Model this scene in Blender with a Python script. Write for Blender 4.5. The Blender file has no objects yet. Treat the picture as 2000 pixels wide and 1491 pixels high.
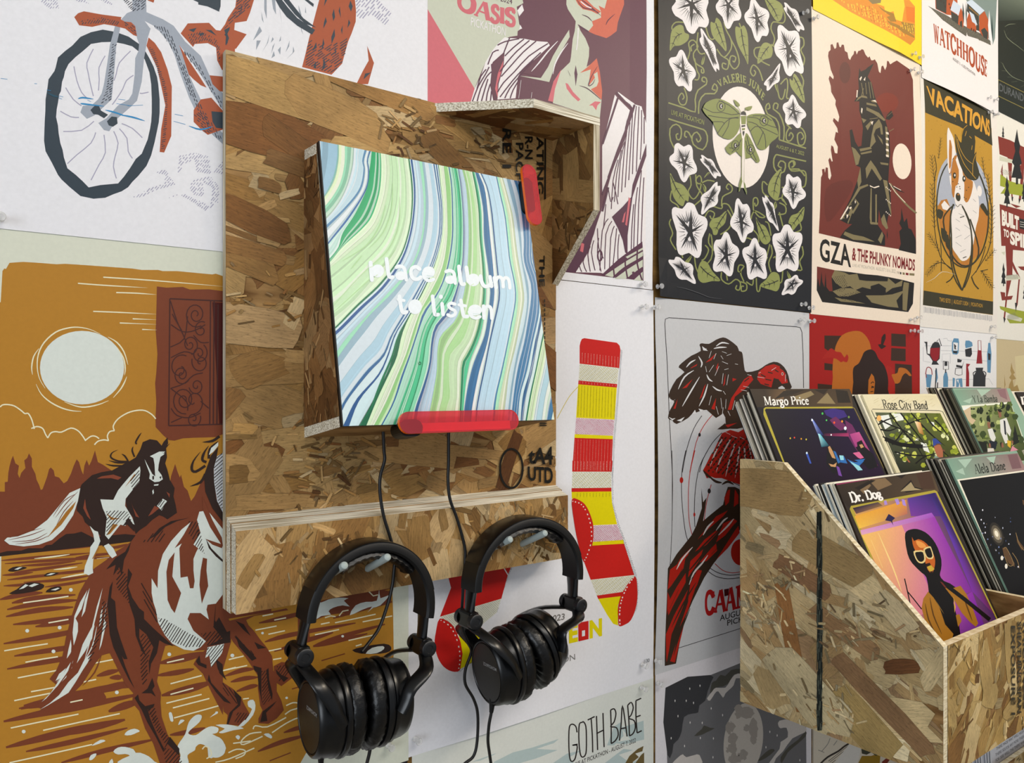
import bpy, bmesh, math, random
from mathutils import Vector, Matrix, geometry
C = bpy.context.scene.collection
RNG = random.Random(7)
PI = math.pi

# ---------------------------------------------------------------- camera, world, lights, exposure
CAM = Vector((0.0, -0.914, 1.5))          # 0.914 m in front of the poster wall (wall plane is y = 0)
TH = math.radians(36.6)
F, CX, HZ = 1500.0, 1000.0, 760.0
FWD = Vector((math.sin(TH), math.cos(TH), 0)); RGT = Vector((math.cos(TH), -math.sin(TH), 0)); UP = Vector((0, 0, 1))
cam = bpy.data.cameras.new('camera'); cam.sensor_width = 36; cam.lens = 27.0; cam.shift_y = 14.5 / 2000; cam.clip_start = 0.02
cam_o = bpy.data.objects.new('camera', cam); C.objects.link(cam_o)
cam_o.location = CAM; cam_o.rotation_euler = (PI / 2, 0, -TH)
bpy.context.scene.camera = cam_o
sc = bpy.context.scene
sc.view_settings.view_transform = 'Standard'; sc.view_settings.look = 'None'
sc.view_settings.gamma = 1.0; sc.view_settings.use_curve_mapping = False
sc.view_settings.exposure = 0.09
w = bpy.data.worlds.new('world'); sc.world = w; w.use_nodes = True
w.node_tree.nodes['Background'].inputs['Color'].default_value = (0.86, 0.92, 1.0, 1)
w.node_tree.nodes['Background'].inputs['Strength'].default_value = 0.32

def area(name, loc, target, sx, sy, power, color):
    l = bpy.data.lights.new(name, 'AREA'); l.shape = 'RECTANGLE'; l.size = sx; l.size_y = sy; l.energy = power; l.color = color
    o = bpy.data.objects.new(name, l); C.objects.link(o); o.location = loc
    o.rotation_euler = (Vector(target) - Vector(loc)).to_track_quat('-Z', 'Y').to_euler()
    return o
area('ceiling_lamp', (1.0, -1.9, 2.98), (0.85, -0.1, 1.3), 2.2, 0.9, 48, (1.0, 0.95, 0.88))
area('ceiling_lamp_right', (2.75, -1.5, 2.98), (1.7, 0.0, 1.4), 0.8, 0.4, 42, (1.0, 0.86, 0.68))
area('window_light', (-2.6, -2.3, 1.7), (0.6, 0.0, 1.3), 1.6, 1.8, 46, (0.86, 0.93, 1.0))

# ---------------------------------------------------------------- helpers
def lin(c):
    return c / 12.92 if c <= 0.04045 else ((c + 0.055) / 1.055) ** 2.4
def hx(h):
    h = h.lstrip('#')
    if len(h) == 3: h = ''.join(c * 2 for c in h)
    return tuple(lin(int(h[i:i + 2], 16) / 255) for i in (0, 2, 4)) + (1.0,)

def ray(px, py):
    return FWD + RGT * ((px - CX) / F) + UP * ((HZ - py) / F)

class Plane:
    """a flat sheet in the room: origin, two in-plane axes and the normal towards the viewer's side"""
    def __init__(s, o, u, v, n=None):
        s.o = Vector(o); s.u = Vector(u).normalized(); s.v = Vector(v).normalized()
        s.n = Vector(n).normalized() if n else s.v.cross(s.u) * -1
        if s.n.dot(CAM - s.o) < 0: s.n = -s.n
    def uv(s, px, py):
        d = ray(px, py); t = (s.o - CAM).dot(s.n) / d.dot(s.n); p = CAM + d * t - s.o
        return (p.dot(s.u), p.dot(s.v))
    def at(s, u, v, h=0.0):
        return s.o + s.u * u + s.v * v + s.n * h
WALL = Plane((0, 0, 0), (1, 0, 0), (0, 0, 1), (0, -1, 0))

def empty(name, loc, label=None, cat=None, group=None):
    o = bpy.data.objects.new(name, None); C.objects.link(o); o.location = loc; o.empty_display_size = 0.05
    tag(o, label, cat, group); return o
def tag(o, label=None, cat=None, group=None, kind=None):
    if label: o['label'] = label
    if cat: o['category'] = cat
    if group: o['group'] = group
    if kind: o['kind'] = kind
    return o

class MB:
    """collects polygons (world coordinates) and links them as one mesh object"""
    def __init__(s): s.v = []; s.f = []; s.c = []; s.m = []; s.uv = []
    def poly(s, pts, col=None, mat=0, uvs=None):
        i = len(s.v); s.v += [tuple(p) for p in pts]; s.f.append(tuple(range(i, i + len(pts))))
        if col is not None and col and isinstance(col[0], (tuple, list)): s.c.append(list(col))
        else: s.c.append([col or (1, 1, 1, 1)] * len(pts))
        s.m.append(mat); s.uv.append(uvs or [(0, 0)] * len(pts))
    def grid(s, rows, mat=0, closed_u=False, closed_v=False):
        n, k = len(rows), len(rows[0]); i0 = len(s.v)
        for r in rows: s.v += [tuple(p) for p in r]
        for i in range(n if closed_v else n - 1):
            for j in range(k if closed_u else k - 1):
                a, b = i, (i + 1) % n; c, d = j, (j + 1) % k
                s.f.append((i0 + a * k + c, i0 + a * k + d, i0 + b * k + d, i0 + b * k + c)); s.c.append([(1, 1, 1, 1)] * 4); s.m.append(mat); s.uv.append([(0, 0)] * 4)
    def prism(s, ring0, ring1, mat=0, side_mat=None, cap=True):
        n = len(ring0); i = len(s.v); s.v += [tuple(p) for p in ring0] + [tuple(p) for p in ring1]
        def add(f, m): s.f.append(f); s.c.append([(1, 1, 1, 1)] * len(f)); s.m.append(m); s.uv.append([(0, 0)] * len(f))
        if cap: add(tuple(range(i, i + n)), mat); add(tuple(range(i + 2 * n - 1, i + n - 1, -1)), mat)
        for k in range(n):
            add((i + k, i + n + k, i + n + (k + 1) % n, i + (k + 1) % n), mat if side_mat is None else side_mat)
    def box(s, x0, x1, y0, y1, z0, z1, mat=0):
        s.prism([(x0, y0, z0), (x1, y0, z0), (x1, y1, z0), (x0, y1, z0)], [(x0, y0, z1), (x1, y0, z1), (x1, y1, z1), (x0, y1, z1)], mat)
    def tube(s, pts, r, seg=10, mat=0, cap=True, closed=False, up=None):
        """sweep a circle (or ellipse r=(a,b)) along pts; r may be a list per point"""
        pts = [Vector(p) for p in pts]; rows = []; n = len(pts); prev = None
        for i, p in enumerate(pts):
            if closed: t = pts[(i + 1) % n] - pts[i - 1]
            else: t = pts[min(i + 1, n - 1)] - pts[max(i - 1, 0)]
            t.normalize()
            if prev is None:
                a = Vector(up) if up else (Vector((0, 0, 1)) if abs(t.z) < .9 else Vector((1, 0, 0)))
            else: a = prev
            a = (a - t * a.dot(t)).normalized(); prev = a; b = t.cross(a)
            ri = r[i] if isinstance(r, list) else r
            ra, rb = ri if isinstance(ri, tuple) else (ri, ri)
            rows.append([p + a * (ra * math.cos(2 * PI * k / seg)) + b * (rb * math.sin(2 * PI * k / seg)) for k in range(seg)])
        self_i = len(s.v); s.grid(rows, mat, closed_u=True, closed_v=closed)
        if cap and not closed:
            s.poly(list(reversed(rows[0])), mat=mat); s.poly(rows[-1], mat=mat)
    def lathe(s, prof, o, ax, seg=20, mat=0, ref=None):
        o = Vector(o); ax = Vector(ax).normalized(); a = Vector(ref) if ref else (Vector((0, 0, 1)) if abs(ax.z) < .9 else Vector((1, 0, 0)))
        a = (a - ax * a.dot(ax)).normalized(); b = ax.cross(a)
        s.grid([[o + ax * h + (a * math.cos(2 * PI * k / seg) + b * math.sin(2 * PI * k / seg)) * r for k in range(seg)] for r, h in prof], mat, closed_u=True)
    def build(s, name, mats, parent=None, smooth=False, bevel=0, kind=None, loc=None):
        me = bpy.data.meshes.new(name); org = Vector((0, 0, 0)); p = parent
        if loc is not None: org = Vector(loc)
        elif parent is not None:
            while p is not None: org = org + p.location; p = p.parent
        me.from_pydata([Vector(v) - org for v in s.v], [], s.f)
        ca = me.color_attributes.new('col', 'FLOAT_COLOR', 'CORNER'); ca.data.foreach_set('color', [x for f in s.c for c in f for x in c])
        ul = me.uv_layers.new(name='uv'); ul.data.foreach_set('uv', [x for f in s.uv for c in f for x in c])
        for m in (mats if isinstance(mats, (list, tuple)) else [mats]): me.materials.append(m)
        me.polygons.foreach_set('material_index', s.m)
        if smooth: me.polygons.foreach_set('use_smooth', [True] * len(s.f))
        if smooth or bevel:
            bm = bmesh.new(); bm.from_mesh(me); bmesh.ops.remove_doubles(bm, verts=bm.verts, dist=1e-6); bmesh.ops.recalc_face_normals(bm, faces=bm.faces); bm.to_mesh(me); bm.free()
        me.update()
        o = bpy.data.objects.new(name, me); C.objects.link(o)
        if parent is not None: o.parent = parent
        elif loc is not None: o.location = org
        if bevel:
            md = o.modifiers.new('bevel', 'BEVEL'); md.width = bevel; md.segments = 2; md.limit_method = 'ANGLE'; md.angle_limit = math.radians(40)
        if smooth:
            es = o.modifiers.new('split', 'EDGE_SPLIT'); es.split_angle = math.radians(42)
        if kind: o['kind'] = kind
        return o

# ---------------------------------------------------------------- materials
def mat(name, col, rough=0.6, spec=0.4, metal=0.0, **kw):
    m = bpy.data.materials.new(name); m.use_nodes = True; b = m.node_tree.nodes['Principled BSDF']
    b.inputs['Base Color'].default_value = hx(col) if isinstance(col, str) else col
    b.inputs['Roughness'].default_value = rough; b.inputs['Specular IOR Level'].default_value = spec; b.inputs['Metallic'].default_value = metal
    for k, v in kw.items(): b.inputs[k].default_value = v
    return m
def nd(m, t, **kw):
    n = m.node_tree.nodes.new(t)
    for k, v in kw.items(): setattr(n, k, v)
    return n
def lk(m, a, b): m.node_tree.links.new(a, b)
def noise_bump(m, scale, strength, dist=0.001, coord='Object', sc3=None):
    b = m.node_tree.nodes['Principled BSDF']; tc = nd(m, 'ShaderNodeTexCoord'); n = nd(m, 'ShaderNodeTexNoise'); n.inputs['Scale'].default_value = scale; n.inputs['Detail'].default_value = 4
    src = tc.outputs[coord]
    if sc3:
        mp = nd(m, 'ShaderNodeMapping'); mp.inputs['Scale'].default_value = sc3; lk(m, src, mp.inputs['Vector']); src = mp.outputs['Vector']
    lk(m, src, n.inputs['Vector']); bp = nd(m, 'ShaderNodeBump'); bp.inputs['Strength'].default_value = strength; bp.inputs['Distance'].default_value = dist
    lk(m, n.outputs['Fac'], bp.inputs['Height']); lk(m, bp.outputs['Normal'], b.inputs['Normal']); return n
def mottle(m, c1, c2, scale, sc3=None, detail=5, lo=.35, hi=.65, coord='Object'):
    b = m.node_tree.nodes['Principled BSDF']; tc = nd(m, 'ShaderNodeTexCoord'); mp = nd(m, 'ShaderNodeMapping'); mp.inputs['Scale'].default_value = sc3 or (1, 1, 1)
    n = nd(m, 'ShaderNodeTexNoise'); n.inputs['Scale'].default_value = scale; n.inputs['Detail'].default_value = detail; r = nd(m, 'ShaderNodeValToRGB')
    lk(m, tc.outputs[coord], mp.inputs['Vector']); lk(m, mp.outputs['Vector'], n.inputs['Vector']); lk(m, n.outputs['Fac'], r.inputs['Fac'])
    r.color_ramp.elements[0].position = lo; r.color_ramp.elements[0].color = hx(c1); r.color_ramp.elements[1].position = hi; r.color_ramp.elements[1].color = hx(c2)
    lk(m, r.outputs['Color'], b.inputs['Base Color']); return r

def ink_mat(name, rough=0.5, spec=0.35):
    m = mat(name, '#fff', rough, spec); b = m.node_tree.nodes['Principled BSDF']
    a = nd(m, 'ShaderNodeAttribute'); a.attribute_name = 'col'
    tc = nd(m, 'ShaderNodeTexCoord'); n = nd(m, 'ShaderNodeTexNoise'); n.inputs['Scale'].default_value = 260; n.inputs['Detail'].default_value = 3
    mr = nd(m, 'ShaderNodeMapRange'); mr.inputs['To Min'].default_value = .93; mr.inputs['To Max'].default_value = 1.05
    mx = nd(m, 'ShaderNodeMix', data_type='RGBA', blend_type='MULTIPLY'); mx.inputs['Factor'].default_value = 1
    lk(m, tc.outputs['Object'], n.inputs['Vector']); lk(m, n.outputs['Fac'], mr.inputs['Value'])
    lk(m, a.outputs['Color'], mx.inputs[6]); lk(m, mr.outputs['Result'], mx.inputs[7]); lk(m, mx.outputs[2], b.inputs['Base Color'])
    return m
INK = ink_mat('screen_print_ink', 0.45, 0.24)
GLOSS = ink_mat('glossy_cover_print', 0.42, 0.12)
PANELINK = ink_mat('marbled_print', 0.32, 0.3)

def strand_mat():
    m = mat('wood_strand', '#b98', 0.62, 0.25); b = m.node_tree.nodes['Principled BSDF']
    a = nd(m, 'ShaderNodeAttribute'); a.attribute_name = 'col'; uv = nd(m, 'ShaderNodeUVMap'); uv.uv_map = 'uv'
    mp = nd(m, 'ShaderNodeMapping'); mp.inputs['Scale'].default_value = (45, 420, 1); n = nd(m, 'ShaderNodeTexNoise'); n.inputs['Scale'].default_value = 1; n.inputs['Detail'].default_value = 6; n.inputs['Roughness'].default_value = .65
    lk(m, uv.outputs['UV'], mp.inputs['Vector']); lk(m, mp.outputs['Vector'], n.inputs['Vector'])
    mr = nd(m, 'ShaderNodeMapRange'); mr.inputs['From Min'].default_value = .3; mr.inputs['From Max'].default_value = .7; mr.inputs['To Min'].default_value = .72; mr.inputs['To Max'].default_value = 1.18
    lk(m, n.outputs['Fac'], mr.inputs['Value'])
    mp2 = nd(m, 'ShaderNodeMapping'); mp2.inputs['Scale'].default_value = (150, 620, 1); n2 = nd(m, 'ShaderNodeTexNoise'); n2.inputs['Scale'].default_value = 1; n2.inputs['Detail'].default_value = 3
    lk(m, uv.outputs['UV'], mp2.inputs['Vector']); lk(m, mp2.outputs['Vector'], n2.inputs['Vector'])
    mr2 = nd(m, 'ShaderNodeMapRange'); mr2.inputs['From Min'].default_value = .30; mr2.inputs['From Max'].default_value = .44; mr2.inputs['To Min'].default_value = .62; mr2.inputs['To Max'].default_value = 1.0
    lk(m, n2.outputs['Fac'], mr2.inputs['Value'])
    mu = nd(m, 'ShaderNodeMath', operation='MULTIPLY'); lk(m, mr.outputs['Result'], mu.inputs[0]); lk(m, mr2.outputs['Result'], mu.inputs[1])
    tc = nd(m, 'ShaderNodeTexCoord'); n3 = nd(m, 'ShaderNodeTexNoise'); n3.inputs['Scale'].default_value = 13; n3.inputs['Detail'].default_value = 4; lk(m, tc.outputs['Object'], n3.inputs['Vector'])
    mr3 = nd(m, 'ShaderNodeMapRange'); mr3.inputs['From Min'].default_value = .34; mr3.inputs['From Max'].default_value = .62; mr3.inputs['To Min'].default_value = .74; mr3.inputs['To Max'].default_value = 1.08; lk(m, n3.outputs['Fac'], mr3.inputs['Value'])
    mu2 = nd(m, 'ShaderNodeMath', operation='MULTIPLY'); lk(m, mu.outputs['Value'], mu2.inputs[0]); lk(m, mr3.outputs['Result'], mu2.inputs[1])
    mx = nd(m, 'ShaderNodeMix', data_type='RGBA', blend_type='MULTIPLY'); mx.inputs['Factor'].default_value = 1
    lk(m, a.outputs['Color'], mx.inputs[6]); lk(m, mu2.outputs['Value'], mx.inputs[7]); lk(m, mx.outputs[2], b.inputs['Base Color'])
    bp = nd(m, 'ShaderNodeBump'); bp.inputs['Strength'].default_value = .35; bp.inputs['Distance'].default_value = .0006; lk(m, mu.outputs['Value'], bp.inputs['Height']); lk(m, bp.outputs['Normal'], b.inputs['Normal'])
    return m
STRAND = strand_mat()
OSB = mat('strand_board_face', '#8f6a3e', 0.7, 0.2); mottle(OSB, '#6b4a26', '#b08a58', 14, (1, 1, 4))
EDGE = mat('strand_board_edge', '#cfc2a4', 0.8, 0.15); mottle(EDGE, '#a0947a', '#f2ecda', 9, (1.3, 60, 60), 6, .36, .6); noise_bump(EDGE, 60, .5, .002)
EDGEV = mat('strand_board_edge_upright', '#cfc2a4', 0.8, 0.15); mottle(EDGEV, '#93856a', '#ddd3bc', 9, (60, 60, 1.3), 6, .36, .6); noise_bump(EDGEV, 60, .5, .002)
PLYEDGE = mat('pale_board_edge', '#e6d8b6', 0.7, 0.2); mottle(PLYEDGE, '#c9b68c', '#f0e6cb', 12, (6, 6, 30))
PAPER = mat('poster_paper', '#e9e9ee', 0.65, 0.25)
BLACK = mat('black_plastic', '#060607', 0.34, 0.4); noise_bump(BLACK, 900, .08, .0004)
BLACKSOFT = mat('black_soft_rubber', '#0a0a0b', 0.5, 0.35); noise_bump(BLACKSOFT, 700, .12, .0005)
LEATHER = mat('black_leatherette', '#050506', 0.34, 0.45); noise_bump(LEATHER, 160, .35, .002)
CABLE = mat('black_cable_jacket', '#0c0c0e', 0.45, 0.5)
PEG = mat('pale_grey_peg', '#aab6b4', 0.4, 0.4)
WOODWALL = mat('wall_board', '#6f5026', 0.8, 0.2); mottle(WOODWALL, '#4a3314', '#80602f', 6, (1, 1, 8))
GLASSY = mat('clear_plastic', '#ffffff', 0.08, 0.5, **{'Transmission Weight': 0.72, 'IOR': 1.4})
STEEL = mat('steel_pin', '#c8c8c8', 0.25, 0.5, 1.0)
# ---------------------------------------------------------------- flat print: polygons, strokes, hatching and lettering on a sheet
CROPS = dict(A=(0, 0), B=(400, 0), C=(820, 0, .235), D=(820, 250, .235), E=(0, 300), F=(0, 600), G=(0, 850), H=(0, 1148), I=(420, 800), J=(420, 1148),
             K=(840, 900), L=(840, 1148), M=(1260, 0), N=(1260, 300), O=(1540, 0), P=(1540, 300), Q=(1250, 580), R=(1540, 600), S=(1250, 880),
             T=(1540, 880), U=(1250, 1148), V=(1540, 1148), W=(580, 250, .27027), X=(580, 480, .27027))
def pts(s):
    if not isinstance(s, str): return [tuple(p) for p in s]
    return [tuple(float(a) for a in q.split(',')) for q in s.split()]
def curve(p, closed=False, n=4):
    if len(p) < 3: return p
    out = []; m = len(p)
    for i in range(m if closed else m - 1):
        g = lambda k: p[k % m] if closed else p[max(0, min(m - 1, k))]
        a, b, c, d = g(i - 1), g(i), g(i + 1), g(i + 2)
        for k in range(n):
            t = k / n; t2 = t * t; t3 = t2 * t
            out.append(tuple(.5 * (2 * b[j] + (c[j] - a[j]) * t + (2 * a[j] - 5 * b[j] + 4 * c[j] - d[j]) * t2 + (3 * b[j] - a[j] - 3 * c[j] + d[j]) * t3) for j in (0, 1)))
    if not closed: out.append(p[-1])
    return out
def ell(cx, cy, rx, ry, n=28, rot=0.0, a0=0, a1=360):
    r = math.radians(rot); o = []; full = (a1 - a0) >= 360
    for k in range(n if full else n + 1):
        t = math.radians(a0 + (a1 - a0) * k / n); x, y = rx * math.cos(t), ry * math.sin(t)
        o.append((cx + x * math.cos(r) - y * math.sin(r), cy + x * math.sin(r) + y * math.cos(r)))
    return o
def spiral(cx, cy, r, turns=1.75, a0=0.0, sx=1.0, sgn=1, n=22, r0=.12):
    return [(cx + sx * r * (r0 + (1 - r0) * k / n) * math.cos(math.radians(a0) + sgn * 2 * PI * turns * (k / n - 1)),
             cy + r * (r0 + (1 - r0) * k / n) * math.sin(math.radians(a0) + sgn * 2 * PI * turns * (k / n - 1))) for k in range(n + 1)]
def rough(p, amp, seed=1, n=3):
    """break straight outlines into slightly torn ones"""
    r = random.Random(seed); out = []
    for i in range(len(p)):
        a, b = p[i], p[(i + 1) % len(p)]
        for k in range(n):
            t = k / n; out.append((a[0] + (b[0] - a[0]) * t + (r.uniform(-amp, amp) if k else 0), a[1] + (b[1] - a[1]) * t + (r.uniform(-amp, amp) if k else 0)))
    return out
def clip_half(poly, f):
    out = []; n = len(poly)
    for i in range(n):
        a, b = poly[i], poly[(i + 1) % n]; fa, fb = f(a), f(b)
        if fa >= 0: out.append(a)
        if (fa >= 0) != (fb >= 0):
            t = fa / (fa - fb); out.append(tuple(a[k] + (b[k] - a[k]) * t for k in range(len(a))))
    return out
def clip_convex(poly, cl):
    area2 = sum(cl[i][0] * cl[(i + 1) % len(cl)][1] - cl[(i + 1) % len(cl)][0] * cl[i][1] for i in range(len(cl))); sg = 1 if area2 > 0 else -1
    for i in range(len(cl)):
        if not poly: return []
        (x0, y0), (x1, y1) = cl[i], cl[(i + 1) % len(cl)]
        poly = clip_half(poly, lambda p: sg * ((x1 - x0) * (p[1] - y0) - (y1 - y0) * (p[0] - x0)))
    return poly

_glyph = {}
def glyphs(text, bold=0.0, res=3, spacing=1.0):
    """outline of a line of text as triangles, scaled to its own bounding box (0..1, 0..1)"""
    key = (text, bold, spacing)
    if key in _glyph: return _glyph[key]
    cu = bpy.data.curves.new('line', 'FONT'); cu.body = text; cu.offset = bold; cu.resolution_u = res; cu.space_character = spacing; cu.fill_mode = 'FRONT' if hasattr(cu, 'fill_mode') else cu.fill_mode
    ob = bpy.data.objects.new('line', cu); C.objects.link(ob)
    dg = bpy.context.evaluated_depsgraph_get(); dg.update(); me = ob.evaluated_get(dg).to_mesh()
    vs = [(v.co.x, v.co.y) for v in me.vertices]; me.calc_loop_triangles(); tr = [tuple(t.vertices) for t in me.loop_triangles]
    ob.evaluated_get(dg).to_mesh_clear(); bpy.data.objects.remove(ob); bpy.data.curves.remove(cu)
    xs = [v[0] for v in vs]; ys = [v[1] for v in vs]; x0, x1, y0, y1 = min(xs), max(xs), min(ys), max(ys)
    vs = [((x - x0) / (x1 - x0), (y - y0) / (y1 - y0)) for x, y in vs]
    _glyph[key] = [[vs[i] for i in t] for t in tr]; return _glyph[key]

# a slab-serif / old-style face drawn with pen strokes, for lettering that is not a plain sans: letter -> (width, strokes)
# a stroke is (weight, points): weight T thick, t thin, S serif bar
SERIF = {
 'A': (.72, ['t .05,0 .34,1', 'T .38,1 .64,0', 't .15,.36 .54,.36', 'S -.03,0 .16,0', 'S .51,0 .75,0']),
 'B': (.64, ['T .16,0 .16,1', 't .03,1 .36,1', 'T .36,1 .54,.9 .56,.76 .5,.62 .34,.53', 't .16,.53 .36,.53', 'T .36,.53 .58,.42 .6,.25 .52,.07 .36,0', 't .03,0 .36,0']),
 'C': (.68, ['T .62,.72 .5,.94 .36,1 .2,.93 .09,.72 .07,.5 .09,.28 .2,.07 .36,0 .52,.06 .63,.27', 'S .62,1 .62,.7']),
 'D': (.72, ['T .16,0 .16,1', 't .02,1 .34,1', 'T .34,1 .56,.9 .66,.68 .67,.5 .66,.32 .56,.1 .34,0', 't .02,0 .34,0']),
 'E': (.58, ['T .15,0 .15,1', 't .02,1 .5,1', 't .15,.53 .42,.53', 't .02,0 .52,0', 'S .5,1 .5,.78', 'S .42,.64 .42,.42', 'S .53,0 .53,.25']),
 'G': (.72, ['T .62,.74 .5,.95 .36,1 .2,.93 .09,.72 .07,.5 .09,.28 .2,.07 .36,0 .5,.04 .6,.12', 'T .6,.42 .6,0', 'S .44,.42 .72,.42']),
 'H': (.74, ['T .15,0 .15,1', 'T .59,0 .59,1', 't .15,.52 .59,.52', 'S .02,0 .28,0', 'S .02,1 .28,1', 'S .46,0 .72,0', 'S .46,1 .72,1']),
 'I': (.32, ['T .16,0 .16,1', 'S .03,0 .29,0', 'S .03,1 .29,1']),
 'J': (.4, ['T .24,1 .24,.2 .18,.02 .08,-.02 .0,.06', 'S .1,1 .38,1']),
 'L': (.56, ['T .15,0 .15,1', 't .02,0 .5,0', 'S .02,1 .28,1', 'S .52,0 .52,.28']),
 'M': (.9, ['t .13,0 .13,1', 'T .15,1 .44,.06', 't .44,.06 .72,1', 'T .74,1 .74,0', 'S .01,0 .25,0', 'S .01,1 .17,1', 'S .61,0 .88,0', 'S .7,1 .88,1']),
 'N': (.74, ['t .13,0 .13,1', 'T .13,1 .61,0', 't .61,0 .61,1', 'S .0,0 .26,0', 'S .0,1 .15,1', 'S .5,1 .74,1']),
 'O': (.74, ['T .37,1 .2,.92 .09,.72 .07,.5 .09,.28 .2,.08 .37,0 .54,.08 .65,.28 .67,.5 .65,.72 .54,.92 .37,1']),
 'P': (.6, ['T .16,0 .16,1', 't .02,1 .34,1', 'T .34,1 .52,.92 .57,.74 .52,.56 .34,.46', 't .16,.46 .34,.46', 'S .02,0 .3,0']),
 'R': (.68, ['T .16,0 .16,1', 't .02,1 .34,1', 'T .34,1 .52,.93 .56,.76 .52,.6 .34,.5', 't .16,.5 .34,.5', 'T .34,.5 .6,0', 'S .02,0 .3,0', 'S .52,0 .7,0']),
 'S': (.54, ['T .45,.78 .4,.95 .26,1 .12,.94 .08,.78 .13,.62 .27,.53 .42,.42 .48,.25 .42,.07 .27,0 .12,.05 .07,.22', 'S .46,1 .46,.72', 'S .06,0 .06,.28']),
 'T': (.62, ['T .31,0 .31,1', 't .03,1 .59,1', 'S .03,1 .03,.76', 'S .59,1 .59,.76', 'S .18,0 .44,0']),
 'U': (.72, ['T .15,1 .15,.3 .22,.08 .37,0 .52,.06 .59,.28', 't .59,.28 .59,1', 'S .02,1 .28,1', 'S .47,1 .71,1']),
 'V': (.7, ['T .08,1 .35,0', 't .35,0 .62,1', 'S -.02,1 .2,1', 'S .5,1 .72,1']),
 'W': (1.0, ['T .1,1 .3,0', 't .3,0 .5,.95', 'T .5,.95 .7,0', 't .7,0 .9,1', 'S 0,1 .22,1', 'S .4,1 .58,1', 'S .78,1 1,1']),
 'Y': (.68, ['T .08,1 .34,.48', 't .34,.48 .6,1', 'T .34,.48 .34,0', 'S -.02,1 .2,1', 'S .5,1 .7,1', 'S .2,0 .48,0']),
 'a': (.46, ['T .36,.0 .35,.45 .28,.62 .16,.62 .07,.52', 'T .35,.36 .16,.3 .07,.17 .1,.03 .2,-.01 .34,.12', 'S .36,0 .45,.03']),
 'b': (.5, ['T .13,.02 .13,1.02', 'T .13,.46 .26,.62 .4,.55 .45,.32 .4,.08 .26,-.01 .13,.08', 'S .02,1.02 .13,1.02']),
 'c': (.44, ['T .38,.5 .28,.62 .15,.58 .07,.42 .06,.26 .13,.06 .25,-.01 .4,.1']),
 'd': (.52, ['T .4,.02 .4,1.02', 'T .4,.46 .28,.62 .13,.55 .07,.3 .12,.07 .25,-.01 .4,.1', 'S .29,1.02 .4,1.02', 'S .4,0 .52,0']),
 'e': (.44, ['t .07,.36 .38,.36', 'T .38,.36 .35,.56 .24,.63 .12,.55 .06,.34 .1,.1 .24,-.01 .39,.1']),
 'g': (.5, ['T .22,.62 .09,.55 .06,.42 .1,.28 .22,.22 .34,.3 .37,.42 .33,.56 .22,.62', 'T .12,.24 .1,.1 .3,.05 .43,-.06 .4,-.22 .22,-.3 .06,-.22 .07,-.08 .2,.0', 't .34,.56 .47,.6']),
 'i': (.26, ['T .13,0 .13,.6', 'S .03,.6 .13,.6', 'S .02,0 .24,0', 'D .13,.86']),
 'l': (.26, ['T .13,0 .13,1.02', 'S .02,1.02 .13,1.02', 'S .02,0 .24,0']),
 'm': (.82, ['T .13,0 .13,.6', 'T .13,.45 .27,.62 .38,.56 .41,.42 .41,0', 'T .41,.45 .55,.62 .66,.56 .69,.42 .69,0', 'S .02,.6 .13,.6', 'S .02,0 .24,0', 'S .31,0 .51,0', 'S .59,0 .8,0']),
 'n': (.54, ['T .13,0 .13,.6', 'T .13,.45 .28,.62 .38,.56 .42,.42 .42,0', 'S .02,.6 .13,.6', 'S .02,0 .24,0', 'S .31,0 .53,0']),
 'o': (.5, ['T .25,.63 .13,.56 .06,.4 .06,.22 .13,.05 .25,-.01 .37,.05 .44,.22 .44,.4 .37,.56 .25,.63']),
 'r': (.38, ['T .13,0 .13,.6', 't .13,.42 .24,.6 .35,.6', 'D .34,.54', 'S .02,.6 .13,.6', 'S .02,0 .26,0']),
 's': (.38, ['T .32,.48 .25,.62 .12,.6 .08,.46 .15,.36 .28,.26 .32,.12 .24,-.01 .12,0 .05,.14']),
 't': (.34, ['T .14,.78 .14,.12 .2,0 .32,.06', 't .02,.6 .3,.6']),
 'y': (.5, ['T .08,.6 .27,.04', 't .44,.6 .2,-.2 .08,-.28', 'S 0,.6 .17,.6', 'S .35,.6 .52,.6']),
 '.': (.22, ['D .1,.05']), ' ': (.28, []), ',': (.2, ['D .1,.05']),
}
def stroke_quads(p, wd, taper='', closed=False):
    """polygons along a polyline; wd is the full width"""
    n = len(p); L, Rr = [], []
    for i in range(n):
        a = p[(i - 1) % n] if closed else p[max(0, i - 1)]; b = p[(i + 1) % n] if closed else p[min(n - 1, i + 1)]
        dx, dy = b[0] - a[0], b[1] - a[1]; l = math.hypot(dx, dy) or 1e-9
        t = i / max(1, n - 1); k = 1.0
        if 's' in taper: k *= min(1, .08 + 2.2 * t)
        if 'e' in taper: k *= min(1, .08 + 2.2 * (1 - t))
        if 'm' in taper: k *= .25 + .75 * math.sin(PI * t)
        h = wd * .5 * k; L.append((p[i][0] - dy / l * h, p[i][1] + dx / l * h)); Rr.append((p[i][0] + dy / l * h, p[i][1] - dx / l * h))
    return [[L[i], L[(i + 1) % n], Rr[(i + 1) % n], Rr[i]] for i in range(n if closed else n - 1)]
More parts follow.
